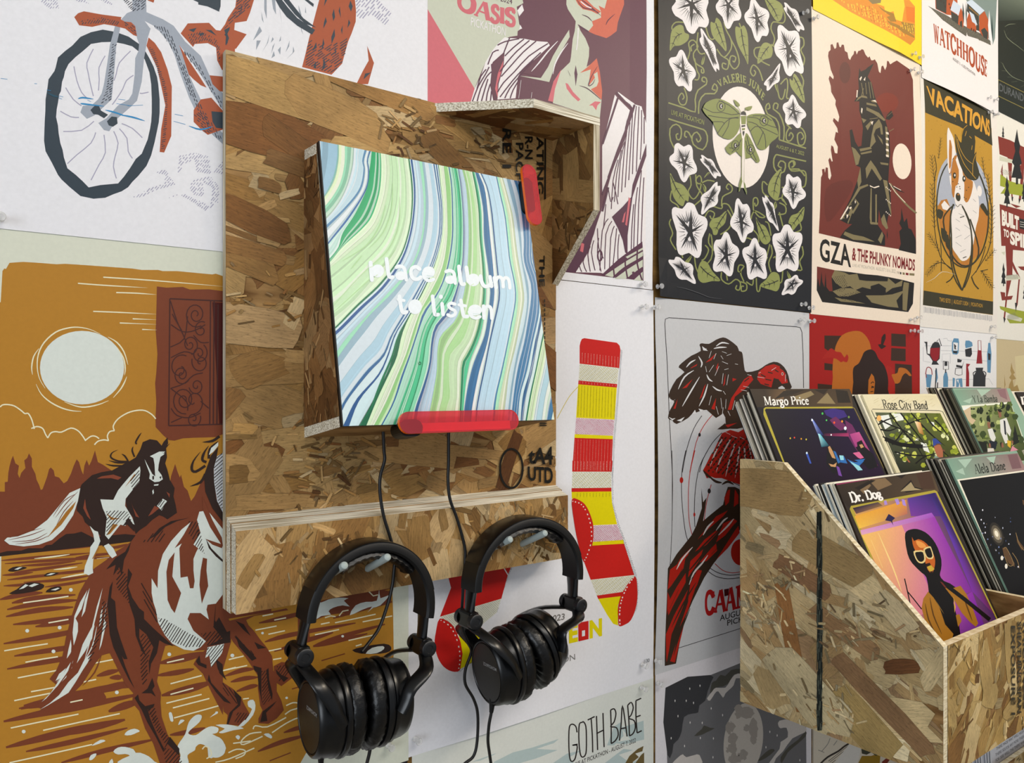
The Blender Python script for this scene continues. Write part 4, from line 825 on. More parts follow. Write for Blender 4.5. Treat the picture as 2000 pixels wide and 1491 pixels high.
a.p(5, SL, 'B', '160,260 210,235 185,300 190,370 170,390 175,310')
for reg, an in (('270,-20 400,-20 370,90 220,180 150,250 250,100', -40), ('880,330 960,380 1090,380 1210,320 1190,450 1160,540 1070,630 850,560 850,460', -35), ('1420,540 1390,640 1330,690 1400,600', -35)):
    a.hatch(6, HAT, 'B', reg, an, 20, 8, dash=70, seed=len(reg))
a.hatch(3, LAV, 'B', '1270,-20 1450,-20 1590,130 1520,215 1400,130 1310,175 1280,140', -50, 22, 9, dash=60)
a.pp(4, '#9aa2ae', 'B', '500,-20 520,-20 520,165 500,90/560,-20 590,-20 600,130 575,80/620,20 650,220 640,140/475,105 495,200 480,170/460,230 480,270 405,350/790,50 815,130 800,200/850,60 855,120 845,110/545,300 530,370 480,450 520,380/570,320 580,340 555,370/640,310 640,350 625,360/435,350 470,350 430,430/590,370 560,460 570,400/640,400 635,470 615,430/715,350 710,400 680,450/745,400 755,440 685,510 740,460/580,440 590,480 560,500/800,200 830,300 815,270')
a.build(bike)

# ---- plum and pink portrait poster
a = aO; PL, SG, PK, CO, DK, WH = '#66404f', '#c8cdbb', '#cf6b76', '#cd6650', '#58344a', '#ece8ea'
a.p(1, PL, 'C', '60,-200 1870,-200 1870,600 1852,2338 1195,2263 60,2200')
a.pp(2, SG, 'C', '60,-200 800,-200 855,30 800,60 810,130 820,200 840,240 808,262 805,300 740,310 700,325 640,370 600,420 540,520 490,640 450,740 400,860 60,860')
a.pp(2, SG, 'C', '1215,-40 1212,40 1225,80 1290,180 1282,260 1265,330 1250,480 1242,520 1160,600 1115,730 1100,860 1490,985 1505,830 1500,700 1470,560 1440,520 1380,560 1400,470 1402,400 1370,320 1330,260 1310,205 1400,262 1500,270 1640,100 1690,-40')
a.p(3, PK, 'C', '60,80 450,740 425,860 60,870')
a.pp(3, CO, 'C', '1560,-40 1690,-40 1692,40 1660,130 1640,190 1630,262 1580,300 1545,320 1450,290 1395,265 1435,215 1425,180 1500,150 1500,100 1480,50 1530,75/1465,488 1410,540 1382,565 1325,610 1415,580 1395,720 1450,650 1440,620 1470,600 1480,680 1465,720 1415,745 1505,832 1510,760 1490,600/1285,-5 1310,40 1350,80 1420,95 1470,120 1500,100 1440,60 1380,0 1300,-20')
a.pp(3, PK, 'C', '1170,580 1105,680 1060,840 1102,850 1118,740/1205,692 1225,700 1270,770 1330,830 1310,845 1260,800 1215,740/1400,880 1450,845 1500,850 1470,880 1460,920 1430,880/690,470 645,600 620,740 645,830 640,700 685,560')
a.pp(3, DK, 'C', '1290,545 1305,620 1290,720 1278,610/1305,205 1400,262 1395,275 1320,230')
a.ss(4, DK, 'C', 8, '1300,0 1350,65 1430,85 1480,110/1320,-10 1390,40 1500,135/1340,125 1390,145 1425,180/1615,120 1560,170 1540,212/1320,715 1380,735 1440,780 1500,832/1470,555 1420,640 1395,715 1430,700 1450,660/1225,590 1245,635', 'm')
a.ss(4, WH, 'C', 9, '1310,235 1305,340 1295,420/1330,15 1380,55 1420,70')
# shirt with stripes
a.pp(3, WH, 'C', '740,320 860,325 960,345 1055,352 1075,380 980,470 840,590 810,640 790,820 640,830 650,700 690,560 700,430/700,312 742,322 690,440 600,520 590,600 580,700 605,840 415,860 450,740 500,640 540,520 600,420 640,370/845,40 860,90 820,140 805,90/830,210 845,240 820,250')
a.pp(4, PL, 'C', '680,450 640,490 585,540 590,600 580,720 600,815 625,845 610,740 640,620 690,500')
a.ss(4, DK, 'C', 10, '1060,365 900,470 780,600 690,690 640,770/960,345 850,440 760,540 670,640/905,340 800,430 720,520 660,600/860,328 770,400 700,470/1000,440 860,570 760,680 660,810/940,505 820,640 740,740 700,820/830,650 770,750 745,820/740,320 700,420 690,450/640,380 700,350 820,325/650,420 600,440 560,540/570,560 540,620 480,720 430,850/590,600 550,640 500,740 470,850/560,660 530,760 505,850/545,580 500,640 470,740/580,700 555,780 545,850/590,760 580,850', sm=2)
a.pp(3, SG, 'C', '815,632 1000,652 1060,560 1100,470 1170,350 1235,250 1240,310 1200,380 1140,480 1100,600 1070,685 950,660 880,645')
a.pp(4, PL, 'C', '850,610 1000,470 1140,345 1180,310 1100,460 1050,560 990,648')
a.ss(5, WH, 'C', 12, '920,598 980,530 1060,430 1140,345/1100,620 1115,540 1160,450 1225,362/835,670 815,820/925,770 918,820', 'm')
# right side of the jacket
a.pp(3, WH, 'C', '1615,790 1640,820 1740,920 1700,1060 1690,1180 1600,1400 1510,1600 1510,1220/1640,765 1775,865 1760,900 1650,800/1775,870 1830,890 1868,1040 1868,2330 1700,2330 1500,2270 1290,2265 1400,2090 1440,1940 1500,1760 1600,1400 1690,1200')
a.pp(4, DK, 'C', '1590,1805 1680,1720 1750,1640 1760,1540 1850,1260 1868,1200 1868,1300 1790,1540 1760,1640 1745,1760 1720,1960 1720,2120 1700,2100 1680,2000 1640,1900/1200,2262 1290,2262 1390,2080 1440,1950 1490,1760 1470,1740 1400,1850 1300,2000/1500,2290 1640,2160 1840,2010 1850,2130 1852,2338')
a.ss(4, DK, 'C', 17, '1640,815 1560,1060 1512,1200/1625,770 1700,850 1755,905 1720,1010 1690,1150 1620,1330 1560,1490 1510,1620/1775,875 1735,1010 1640,1250 1560,1480/1510,1760 1560,1560', sm=2)
a.ss(4, DK, 'C', 7, '1790,885 1770,1100 1760,1450/1810,890 1800,1150 1790,1430/1830,920 1830,1150 1820,1330/1850,980 1850,1200/1760,950 1750,1150 1730,1500/1740,1020 1720,1250 1700,1560/1715,1090 1690,1300 1670,1600/1700,1180 1660,1350 1640,1640/1670,1250 1630,1450 1610,1680/1640,1330 1600,1500 1585,1740/1850,1480 1840,1700 1830,2060/1830,1420 1810,1700 1800,2080/1800,1560 1780,1750 1770,2090/1770,1700 1755,1900 1750,2100/1590,1840 1540,1950 1530,2240/1610,1880 1580,1980 1570,2230/1630,1900 1620,2000 1600,2200/1650,1950 1640,2050 1640,2160/1560,1820 1510,1920 1490,2250/1540,1700 1520,1900/1480,1980 1470,2100 1500,2260/1440,2000 1420,2100 1450,2250/1410,2050 1390,2120 1410,2260/1380,2100 1350,2180 1380,2262/1350,2160 1320,2210 1340,2262/1470,1900 1480,2060 1520,2150/1560,1570 1580,1680 1600,1640/1600,1520 1620,1600 1640,1700', sm=2)
a.p(5, PK, 'C', '1730,1640 1745,1660 1715,1880 1700,1870/1330,2060'.split('/')[0])
a.pp(5, PK, 'C', '1335,2020 1360,2030 1350,2100 1325,2090/1690,1780 1705,1760 1690,1850 1672,1850')
a.s(5, DK, 'C', 12, ell(1490, 2128, 18, 42, 14), closed=True)
a.pp(5, SG, 'C', '1530,2290 1700,2175 1845,2090 1845,2130 1700,2220 1610,2310/1610,2320 1720,2240 1845,2160 1845,2230 1750,2290 1700,2320/1770,2330 1845,2260 1845,2338/1700,2140 1845,2060 1845,2080 1720,2150')
a.ss(6, DK, 'C', 13, '1705,2140 1700,2200 1720,2320/1800,2080 1800,2200 1840,2330/1600,2220 1610,2300/1845,2085 1700,2170 1520,2290/1845,2140 1690,2230 1600,2310/1845,2225 1740,2300')
a.s(6, DK, 'C', 20, '1765,2260 1770,2285', sm=0)
a.t(3, PK, 'C', 'OASIS', '300,62 440,128 575,178 680,200 790,222', '312,-70 460,-10 590,42 680,66 795,86', serif=(.24, .10, .02))
a.t(3, WH, 'C', 'PICKATHON', '418,216 705,304', '421,146 709,236')
a.t(3, DK, 'C', '3 2024', '625,2 760,42', '630,-50 765,-6')
a.build(oasis)

# ---- sock poster
a = aS; RD, YE, CR, DT = '#c81f1b', '#e3d400', '#e6e5d6', '#8b8a86'
def sock_bands(q, cols):
    for k in range(len(cols)): a.p(1, cols[k], *q[k])
sock_bands([('a', '340,225 352,198 375,190 670,232 695,258 703,300 690,465 332,425 332,260'), ('a', '332,422 686,462 672,610 322,577'), ('a', '322,575 672,608 669,642 319,612'), ('a', '319,610 669,640 648,932 300,914'),
            ('a', '300,914 648,932 634,1080 287,1064'), ('a', '287,1063 634,1078 632,1110 285,1098'), ('a', '285,1097 632,1109 620,1408 265,1404'),
            ('K', '1205,92 1535,92 1535,236 1200,236'), ('K', '1198,234 1535,230 1535,264 1198,268'), ('K', '1198,266 1535,262 1540,360 1582,540 1378,550 1330,420 1200,320'),
            ('K', '1382,550 1582,540 1634,672 1378,692'), ('K', '1378,690 1634,672 1640,706 1372,724'), ('K', '1372,722 1640,704 1726,972 1360,1014 1300,850'),
            ('K', '1360,1012 1726,970 1640,1110 1412,1148'), ('K', '1412,1146 1640,1112 1620,1150 1424,1176'), ('K', '1424,1174 1618,1150 1590,1230 1590,1390 1600,1402 1550,1385 1500,1310')],
           [RD, CR, RD, YE, '#ecdfe6', YE, RD, CR, RD, YE, '#ecdfe6', YE, RD, CR, RD, YE])
a.p(1, RD, 'K', '1205,0 1545,0 1537,94 1203,94')
a.p(2, RD, 'K', '1200,328 1270,340 1320,385 1360,470 1382,560 1378,690 1350,770 1300,860 1250,690 1215,500', 3)
a.p(2, RD, 'K', '1727,980 1750,1080 1745,1220 1700,1350 1640,1395 1598,1402 1590,1330 1592,1230 1630,1110', 3)
def dashes(cr, line, wd, n):
    q = curve(pts(line), False, 8); m = len(q)
    for k in range(n): i = int(m * k / n); j = min(m - 1, i + max(1, int(m / n * .6))); a.s(3, '#f0ece8', cr, wd, q[i:j + 1], sm=0)
dashes('K', '1205,345 1270,365 1315,420 1350,510 1366,610 1360,700 1330,800 1302,855', 9, 18)
dashes('K', '1718,990 1660,1080 1620,1180 1603,1280 1605,1400', 9, 14)
for cr, reg, c in (('a', '332,425 686,465 672,608 322,577', '#8d8a70'), ('K', '1205,94 1535,94 1535,234 1200,236', '#8d8a70'), ('K', '1360,1014 1726,972 1640,1110 1412,1148', '#a5a48c')):
    a.hatch(2, c, cr, reg, 48, 15, 2.4, dash=7, seed=4); a.hatch(2, '#c9c27a', cr, reg, -42, 26, 3, dash=8, seed=9)
for cr, reg in (('a', '300,916 648,934 634,1078 287,1064'), ('K', '1384,552 1582,542 1634,674 1380,692')): a.hatch(2, '#b5446c', cr, reg, 45, 11, 4.2, dash=7, seed=5)
for cr, reg, c in (('a', '345,320 690,362 688,455 340,415', '#e8a49a'), ('a', '290,1110 630,1120 620,1400 272,1395', '#e0857c'), ('a', '322,620 665,650 650,920 305,905', '#a89c12'), ('K', '1215,5 1535,5 1530,85 1210,85', '#e8a49a'), ('K', '1240,275 1530,270 1530,310 1240,310', '#a89c12'), ('a', '325,582 668,616 668,634 322,604', '#e8a49a')):
    a.hatch(2, c, cr, reg, 92, 27, 3.4, dash=9, seed=6, jit=.03)
for cr, reg in (('a', '706,290 722,310 655,1110 640,1410 622,1491 622,1408 635,1110'), ('K', '1538,60 1552,60 1552,360 1600,540 1660,700 1745,960 1765,1100 1750,1260 1690,1370 1600,1410 1690,1350 1740,1230 1748,1080 1726,980 1630,680 1585,540 1540,370')):
    a.hatch(1, '#55565a', cr, reg, 45, 9, 4, dash=5, seed=3)
a.s(1, '#d2c25a', 'a', 6, '318,632 240,720 170,840 128,920')
# the other sock, half behind the rail and headphones
a.p(1, RD, 'K', '150,985 690,885 655,980 600,1175 300,1262 80,1325 175,1080')
a.p(1, CR, 'K', '80,1325 600,1172 560,1290 400,1420 250,1445 180,1400')
a.hatch(2, '#8d8a70', 'K', '80,1325 600,1172 560,1290 400,1420 250,1445 180,1400', 45, 14, 2.4, dash=7)
a.p(1, RD, 'L', '80,262 180,310 225,395 268,500 270,600 245,700 180,710 110,670 60,590 35,480 45,380', 3)
a.p(1, RD, 'L', '215,368 420,330 420,360 225,395')
a.p(1, YE, 'L', '235,395 420,350 420,560 340,640 250,690 270,560 255,470')
dashes('L', '85,275 160,325 210,410 240,520 245,620 232,700', 9, 13)
dashes('K', '615,900 660,975', 9, 4)
a.hatch(2, '#5a5a5c', 'K', '690,885 705,885 660,990 600,1180 565,1290 555,1290 600,1172 655,980', 50, 9, 4, dash=5)
a.hatch(2, '#5a5a5c', 'L', '360,610 370,620 250,712 200,716 245,700', 50, 9, 4, dash=5)
a.t(1, '#7d7a78', 'L', '2023', '990,298 1135,272', '1000,240 1140,216', .02, serif=(.2, .1, .02))
TC = [('D', 700, 800, RD), ('A', 805, 900, YE), ('N', 920, 1010, RD), ('W', 1020, 1128, RD), ('E', 1172, 1248, YE), ('O', 1252, 1340, RD), ('N', 1348, 1456, YE)]
top_l = lambda x: 345 + (1020 - x) * .2; bot_l = lambda x: 508 + (1020 - x) * .225
for ch, x0, x1, c in TC[2:]:
    if ch == 'O':
        a.p(1, c, 'L', [(x0, top_l(x0)), (x1, top_l(x1)), (x1, bot_l(x1)), (x0, bot_l(x0))]); a.p(2, WHT, 'L', '1282,365 1308,360 1308,408 1282,414')
    else: a.t(1, c, 'L', ch, [(x0, bot_l(x0)), (x1, bot_l(x1))], [(x0, top_l(x0)), (x1, top_l(x1))], .05)
a.t(1, '#7d7a78', 'L', 'PICKATHON', '800,715 1225,610', '805,662 1222,560', serif=(.2, .09, .04))
a.t(1, '#3a3a3c', 'L', '1/30', '1812,640 1858,630', '1812,610 1858,600')
a.build(sock)
# ---- two horses
a = aH; OC, RU, DB, CM, PW = '#b6802c', '#7a3f28', '#33241f', '#ece6c2', '#dbe2db'
a.p(1, OC, 'E', '80,930 195,922 330,930 480,942 550,938 760,952 940,965 1120,978 1200,990 1290,990 1340,990 1380,1000 1500,1000 1800,1028 1830,1022 1900,1045 2400,1090 3300,1180 3330,1500 3335,2500 3325,3300 3328,3700 3335,3900 3340,4250 3330,4360 3338,4900 2605,5075 2540,5190 2540,5400 -40,5400 -40,1260 5,1265 20,1000 35,978 50,982')
a.pp(2, '#d9dccb', 'G', '-20,540 5,545 10,570 0,590 -20,590/-20,680 8,685 12,900 8,1180 5,1240 -20,1290')
# sun, window, cloud outline
a.p(3, PW, 'F', ell(695, 515, 357, 312, 40))
a.ss(4, CM, 'F', 12, '382,690 335,610 315,510 325,400 375,300 470,215 570,180 660,172 760,190 850,230/330,352 285,420 268,510 275,575/305,655 350,740 430,810 530,860 620,882 690,886/545,805 640,840 720,850 830,830 920,795/960,770 1020,700 1055,640 1075,590/915,255 990,300 1050,380 1085,490/1055,580 1062,520 1045,430 990,340', 'm')
a.ss(4, CM, 'F', 11, '0,850 20,832 60,828 120,840 180,880 210,905 240,905 270,960 290,1035/265,1032 310,1015 360,1030 385,1080 405,1112/405,1112 430,1070 470,1058 520,1062 600,1028 660,1050 700,1095 725,1135/720,1135 770,1098 810,1098 840,1118/800,1170 830,1140 880,1128 920,1135/920,1135 910,1095 930,1058 970,1050/970,1050 960,1010 1000,950 1080,900 1160,878 1230,880 1290,915 1320,950')
a.ss(4, CM, 'E', 10, '875,1052 1300,1080 1890,1130/660,1104 900,1122 1250,1142/985,1182 1160,1188 1325,1200/790,1342 1000,1350 1325,1366/1125,1405 1325,1413/1015,1440 1325,1453/1205,1495 1330,1500', 'e')
a.p(3, RU, 'F', '1330,-174 1410,-164 1550,-170 1610,-148 1770,-150 1890,-135 2400,-100 2400,1060 1890,1080 1830,1105 1640,1110 1550,1115 1480,1135 1430,1130 1380,1085 1320,1020 1318,960 1325,800 1315,650 1325,560 1335,400 1320,200 1325,60')
a.p(4, '#4a1512', 'F', '1800,-40 2400,0 2400,1000 1860,1000')
W4 = '#4a2a26'
a.ss(5, W4, 'F', 11, '1440,-70 1430,1008/1430,1008 1890,995/1440,-70 1890,-50/1785,-50 1778,1000/1815,-50 1808,1000/1850,-20 1838,995', sm=0)
for cx, cy, r, tn, a0, sg in ((1660, 65, 110, 2.0, 60, -1), (1610, 320, 85, 1.6, 80, 1), (1705, 195, 75, 1.2, -60, 1), (1690, 395, 85, 1.7, -60, -1), (1700, 470, 90, 1.3, 200, 1), (1540, 575, 85, 1.8, 20, -1), (1665, 670, 75, 1.5, 170, 1), (1560, 790, 120, 1.9, 80, -1), (1640, 950, 75, 1.4, -20, -1), (1530, 520, 120, 1.0, -60, 1), (1640, 800, 110, 1.1, 90, 1)):
    a.s(5, W4, 'F', 9, spiral(cx, cy, r, tn, a0, .85, sg, 30), sm=0)
a.ss(5, W4, 'F', 9, '1445,-50 1500,120 1550,230 1590,330/1450,150 1550,210 1650,200 1740,150/1445,340 1560,270 1590,80/1450,430 1560,380 1640,400/1450,690 1560,650 1640,580 1720,560/1445,690 1580,800 1590,880/1450,860 1500,920 1600,940 1700,900/1700,800 1770,860/1450,980 1540,940/1640,240 1700,300 1770,300/1460,60 1540,200', sm=3)
# woods, bank, water streaks
a.p(2, RU, 'G', '-40,480 40,480 40,400 65,395 70,320 80,265 95,210 110,175 130,240 160,260 150,330 165,365 180,320 215,280 205,215 230,195 245,155 270,200 270,270 300,330 310,380 330,420 345,465 360,460 375,420 400,350 415,290 430,275 455,300 465,350 500,360 540,410 570,390 600,330 625,260 650,205 670,230 690,300 705,335 715,260 735,210 755,260 775,220 805,130 830,230 870,250 960,310 1200,420 1440,420 1450,350 1485,245 1505,310 1525,360 1535,335 1560,440 1590,470 1620,560 1650,520 1700,410 1740,340 1890,400 2400,500 2400,900 1200,850 1110,905 700,960 -40,1030')
a.p(3, DB, 'G', '-40,1010 60,985 180,980 240,960 360,960 390,935 440,930 500,880 560,840 630,835 690,820 720,835 790,870 960,850 1060,840 1150,850 1200,860 1110,905 900,930 400,985 -40,1035')
a.ss(2, RU, 'G', 26, '10,1065 300,1040 780,1000/40,1092 500,1060 1000,1035/120,1165 400,1130 700,1085/20,1190 150,1180 280,1165/180,1110 420,1095 640,1070/420,1180 600,1165 800,1140/60,1230 300,1200 520,1180/200,1250 520,1230 780,1190/640,1040 800,1020 1000,1000/30,1280 200,1270 380,1240/380,1290 600,1260 760,1230/900,960 1000,950 1080,925', 'm')
a.ss(2, RU, 'H', 46, '0,100 180,60 360,42/60,185 350,130 660,105/50,245 330,190 620,165/110,312 500,270 900,215/300,330 500,300 640,285/30,475 480,400 980,300/120,580 500,520 980,460/60,690 500,610 980,540/160,1025 600,930 1110,830/200,1000 520,930 800,880/220,1390 600,1310 1080,1190/520,1485 900,1380 1320,1285/1330,745 1500,720 1645,690/1440,1250 1600,1225 1740,1190/820,750 920,720 1010,700/930,765 1000,760 1030,770/100,130 300,90 640,60', 'm')
a.ss(2, RU, 'H', 66, '30,1135 380,1060 720,1000 1200,900/920,1050 1060,1000 1180,965/1350,640 1550,600 1750,550/1370,915 1600,860 1800,800/50,1355 500,1240 960,1135/480,1250 760,1190 1060,1120', 'm')
a.p(2, RU, 'H', rough(pts('160,1020 350,960 560,900 820,840 1080,790 1110,850 880,890 900,940 700,985 400,1040 320,1020 180,1035'), 8, 3), ro=0)
a.ss(4, CM, 'H', 11, '35,535 240,500 405,475/215,632 360,605 490,585/150,765 330,730 490,700/262,882 540,832 815,778/120,958 300,920 450,890/595,972 700,950/90,1190 380,1130 665,1072/365,1210 700,1135 1015,1068/800,640 970,607/1415,635 1560,603/1445,815 1710,745/1445,905 1640,852/1410,980 1710,905/1465,1020 1775,940/1475,1105 1680,1050 1895,990/80,1485 420,1410 780,1330/410,298 580,268/195,128 400,100 580,72/1885,705 2000,675/1940,610 2010,592', sm=0)
a.ss(4, CM, 'G', 13, '290,1048 450,1032 590,1012/455,1142 560,1132 655,1118/515,1215 640,1190 800,1165/195,1425 400,1395 580,1368/820,1050 940,1036', 'm')
for x, y in pts('230,365 505,338 453,540 990,888 200,1220 1435,565 1970,575 600,18'): a.p(4, PW, 'H', ell(x, y, 17, 16, 9))
a.pp(3, DB, 'G', '65,1150 110,1120 170,1115 230,1125 180,1145 110,1160/370,1195 400,1170 460,1165 500,1168 460,1190 410,1200/75,1345 140,1310 200,1265 260,1250 330,1255 375,1275 350,1310 250,1335 140,1350/385,1335 430,1295 510,1285 520,1310 470,1330', sm=2)
a.pp(4, PW, 'G', '120,1140 160,1122 190,1120 150,1142/390,1190 430,1172 470,1172 430,1188/160,1310 215,1265 240,1275 200,1300/240,1280 290,1258 330,1265 270,1290/430,1315 490,1295 505,1300 470,1318')
a.pp(4, PW, 'H', '960,1390 1000,1355 1060,1350 1130,1370 1150,1400 1190,1400 1260,1430 1310,1475 1330,1500 1000,1500 1040,1450 1100,1425 1060,1410 1000,1415/1055,1250 1080,1215 1140,1195 1185,1215 1160,1230 1110,1250/775,1340 850,1290 895,1298 860,1315 820,1330/755,1460 770,1420 815,1405 810,1430 780,1460/1430,1065 1455,1060 1470,1130 1445,1130/1510,1165 1530,1120 1565,1125 1535,1150/1780,1100 1840,1050 1845,1065 1800,1090/920,1490 950,1450 960,1500', sm=2)
a.p(6, PW, 'H', '1510,1330 1570,1240 1600,1140 1660,1080 1710,1085 1690,1140 1610,1210 1600,1240 1660,1250 1730,1200 1790,1175 1850,1190 1840,1230 1790,1245 1860,1270 1900,1320 1905,1400 1850,1440 1790,1430 1770,1360 1700,1325 1660,1350 1650,1380 1590,1420 1600,1480 1580,1500 1520,1480 1530,1420 1510,1370', 3)
a.s(6, CM, 'H', 10, '1715,1370 1740,1345 1780,1370 1790,1420 1750,1450')
# smaller dark horse
a.pp(4, DB, 'G', '1150,190 1190,120 1210,60 1270,35 1330,45 1370,90 1385,60 1420,20 1425,70 1408,110 1415,190 1400,240 1420,300 1440,380 1480,450 1470,520 1490,600 1500,660 1420,715 1380,690 1350,680 1290,720 1240,770 1180,810 1150,840 1130,760 1130,700 1080,640 1065,560 1090,480 1060,520 1040,640 960,620 900,720 890,880 900,940 870,945 850,850 800,810 720,740 700,690 650,640 655,560 670,480 690,420 780,340 860,315 950,300 1040,250 1100,220')
a.pp(5, PW, 'G', '1185,265 1190,300 1180,400 1120,470 1065,540 1060,600 1120,700 1140,760 1100,740 1060,770 1020,760 920,885 890,850 905,700 870,620 850,545 960,550 1000,470 1040,420 1100,350/680,450 660,560 620,680 540,800 440,890 330,930 200,945 80,930 35,895 60,870 150,860 280,810 400,720 500,600 590,490/760,770 800,810 830,820 850,900 830,950 790,1060 785,1130 790,1170 750,1190 710,1170 720,1110 760,1010 765,950 800,900 790,840/880,940 920,920 960,960 990,1020 950,1045 920,1010/1270,180 1350,140 1400,140 1390,165 1360,185 1345,250 1340,300 1370,340 1380,375 1350,395 1310,400 1265,370 1270,330 1240,250 1225,205 1290,330 1315,350 1310,250 1300,195/1305,420 1345,415 1340,428 1305,430/1300,460 1305,490 1295,505 1290,475/1330,600 1380,540 1415,560 1370,640')
a.pp(6, DB, 'G', '1040,770 1090,700 1130,760 1140,820 1080,760/1290,350 1305,345 1305,375 1292,380/1350,355 1368,350 1362,375')
a.ss(5, DB, 'G', 14, '1140,185 1120,130 1130,95/1160,75 1150,60 1180,5 1200,-20/1080,225 1000,220 940,190 950,150 1000,125/1090,230 1060,180 1030,160/1100,230 1000,235 920,215/1060,260 960,260 895,245/1400,110 1440,70', 'e')
a.pp(5, '#8a4630', 'G', '860,350 960,335 1030,360 1000,380 940,365 820,370/720,540 705,620 740,690 770,720 730,620/1110,560 1130,620 1180,700 1150,690/1255,690 1310,600 1350,620 1290,670/1410,480 1440,500 1435,530')
a.pp(6, '#a8702c', 'G', '1060,440 1140,330 1150,340 1070,430/645,560 560,650 430,830 400,870 520,760 620,620/900,850 960,755 1000,760 930,840/780,1050 830,950 840,960 790,1050/900,660 950,700 1020,710 940,720')
for reg, an, g, w, c in (('1185,290 1185,400 1120,470 1100,380', -50, 20, 6, DB), ('900,640 1080,640 1130,760 1040,720 900,880', -48, 22, 6, DB), ('1370,540 1415,560 1370,640 1340,600', -55, 20, 6, DB), ('1370,150 1400,140 1390,165', -50, 12, 4, DB), ('850,560 900,690 900,850 870,620', -45, 20, 6, DB)): a.hatch(6, c, 'G', reg, an, g, w)
a.ss(6, RU, 'G', 7, '660,480 560,580 470,700/640,500 540,560 450,690/620,560 540,650 480,760/350,790 200,830 80,870/380,800 250,850 70,890/400,830 280,890 100,905/420,850 300,900 130,925', 'm')
# main horse
a.p(4, RU, 'G', '1150,850 1230,800 1300,780 1480,720 1600,690 1690,650 1760,640 1890,760 2000,800 2300,900 2300,1500 1930,1560 1960,1750 1890,1990 1890,2375 1790,2175 1720,2025 1640,1945 1680,1870 1740,1825 1640,1830 1450,1780 1400,1790 1360,1930 1330,2090 1365,2190 1360,2270 1370,2390 1420,2540 1500,2680 1570,2800 1360,2800 1340,2740 1300,2620 1230,2490 1180,2340 1120,2270 1130,2190 1060,2110 1000,1990 930,1850 860,1870 800,1950 700,2110 600,2210 340,2350 350,2280 480,2120 420,2070 480,1990 530,1870 560,1710 600,1560 640,1430 670,1340 720,1250 800,1130 900,1060 980,990 1060,940 1110,905')
a.pp(5, PW, 'G', '1615,740 1540,800 1450,900 1380,1010 1340,1150 1335,1300 1285,1215 1285,1340 1300,1420 1320,1480 1340,1590 1400,1700 1460,1770 1560,1820 1640,1830 1700,1800 1745,1750 1640,1660 1590,1560 1610,1510 1700,1510 1770,1565 1750,1480 1760,1440 1830,1430 1890,1350 1890,800 1760,640 1690,650 1670,720 1700,830 1640,930 1680,960 1660,1000 1640,1050 1640,1150 1650,1240 1640,1300 1610,1300 1590,1200 1530,1210 1520,960 1540,920 1480,960 1560,840')
a.pp(6, RU, 'G', '1480,995 1430,1060 1410,1160 1420,1400 1450,1470 1480,1510 1500,1450 1535,1340 1460,1200 1470,1080/1720,1040 1755,1050 1750,1150 1765,1280 1710,1430 1690,1270 1700,1150/1715,520 1750,600 1800,720 1880,870 1890,950 1780,780 1720,640/1740,880 1800,930 1880,960 1890,930 1800,900')
a.pp(6, DB, 'G', '1730,340 1790,170 1850,100 1830,220 1810,300 1830,540 1890,640 1890,740 1800,620 1740,480/1745,880 1770,960 1830,1030 1890,1080 1890,1060 1840,1010 1790,960/1610,700 1500,730 1400,780 1330,850 1270,880 1350,790 1450,730/1060,990 1110,905 1090,980 1050,1060 1040,1130 1030,1190 1010,1120 960,1190 980,1100 900,1140 980,1040/930,1290 955,1240 940,1380 975,1410 985,1540 990,1630 1020,1730 1080,1900 1050,1900 1030,1870 1060,1960 1100,2060 1140,2150 1090,2070 1030,1950 960,1800 930,1690 920,1560 910,1430/1085,1130 1120,1180 1085,1280 1120,1380 1180,1470 1220,1500 1220,1560 1300,1640 1390,1720 1470,1790 1400,1770 1350,1740 1330,1850 1280,1940 1265,2030 1260,1920 1300,1800 1240,1690 1180,1640 1180,1720 1240,1880 1200,1830 1150,1700 1140,1560 1100,1440 1075,1300/1200,2190 1250,2150 1290,2060 1310,2130 1290,2160 1320,2220 1280,2190/1140,2230 1170,2200 1180,2250 1230,2300 1310,2280 1300,2310 1260,2330 1340,2480 1300,2400 1250,2320 1270,2400 1330,2540 1390,2660 1440,2560 1520,2660 1520,2720 1420,2620 1380,2680 1320,2560 1250,2440 1200,2330')
a.ss(6, DB, 'G', 22, '1740,260 1660,310 1625,290 1640,220 1700,140/1750,230 1715,210 1730,150 1770,90/1740,330 1700,400 1610,435/1860,10 1800,50 1715,60/1770,200 1780,120 1850,50', 'e')
a.p(6, PW, 'G', '1770,170 1790,110 1850,60 1850,90 1810,140')
a.p(7, '#c9ccd0', 'G', '1840,180 1890,150 1890,660 1840,560 1815,400 1812,280'); a.hatch(8, DB, 'G', '1840,180 1890,150 1890,660 1840,560 1815,400 1812,280', -42, 22, 6)
for reg, an, g, w in (('1300,830 1420,800 1350,910 1200,910', -55, 26, 7), ('1600,720 1680,740 1690,830 1640,900 1600,850', -60, 24, 7), ('1690,780 1740,1020 1640,930', -60, 20, 6), ('1000,1120 1090,1200 1080,1300 1120,1480 980,1280', -50, 24, 8), ('1190,1220 1280,1380 1340,1560 1330,1600 1230,1450', 60, 24, 7), ('1190,1660 1290,1740 1250,1940 1260,2040 1210,2160 1190,2000', -50, 24, 8),
                      ('1240,2310 1310,2310 1370,2480 1440,2560 1400,2640 1330,2520', -50, 24, 8), ('870,1380 910,1440 915,1620 850,1700 760,1950 740,1900 830,1650', -50, 22, 7), ('1700,1680 1850,1660 1920,1720 1760,1790', -50, 24, 7), ('1340,1540 1400,1560 1740,1750 1700,1800 1560,1800 1450,1760 1360,1640', -58, 24, 7), ('1370,2640 1500,2680 1560,2800 1400,2780', -50, 24, 8)): a.hatch(7, DB, 'G', reg, an, g, w)
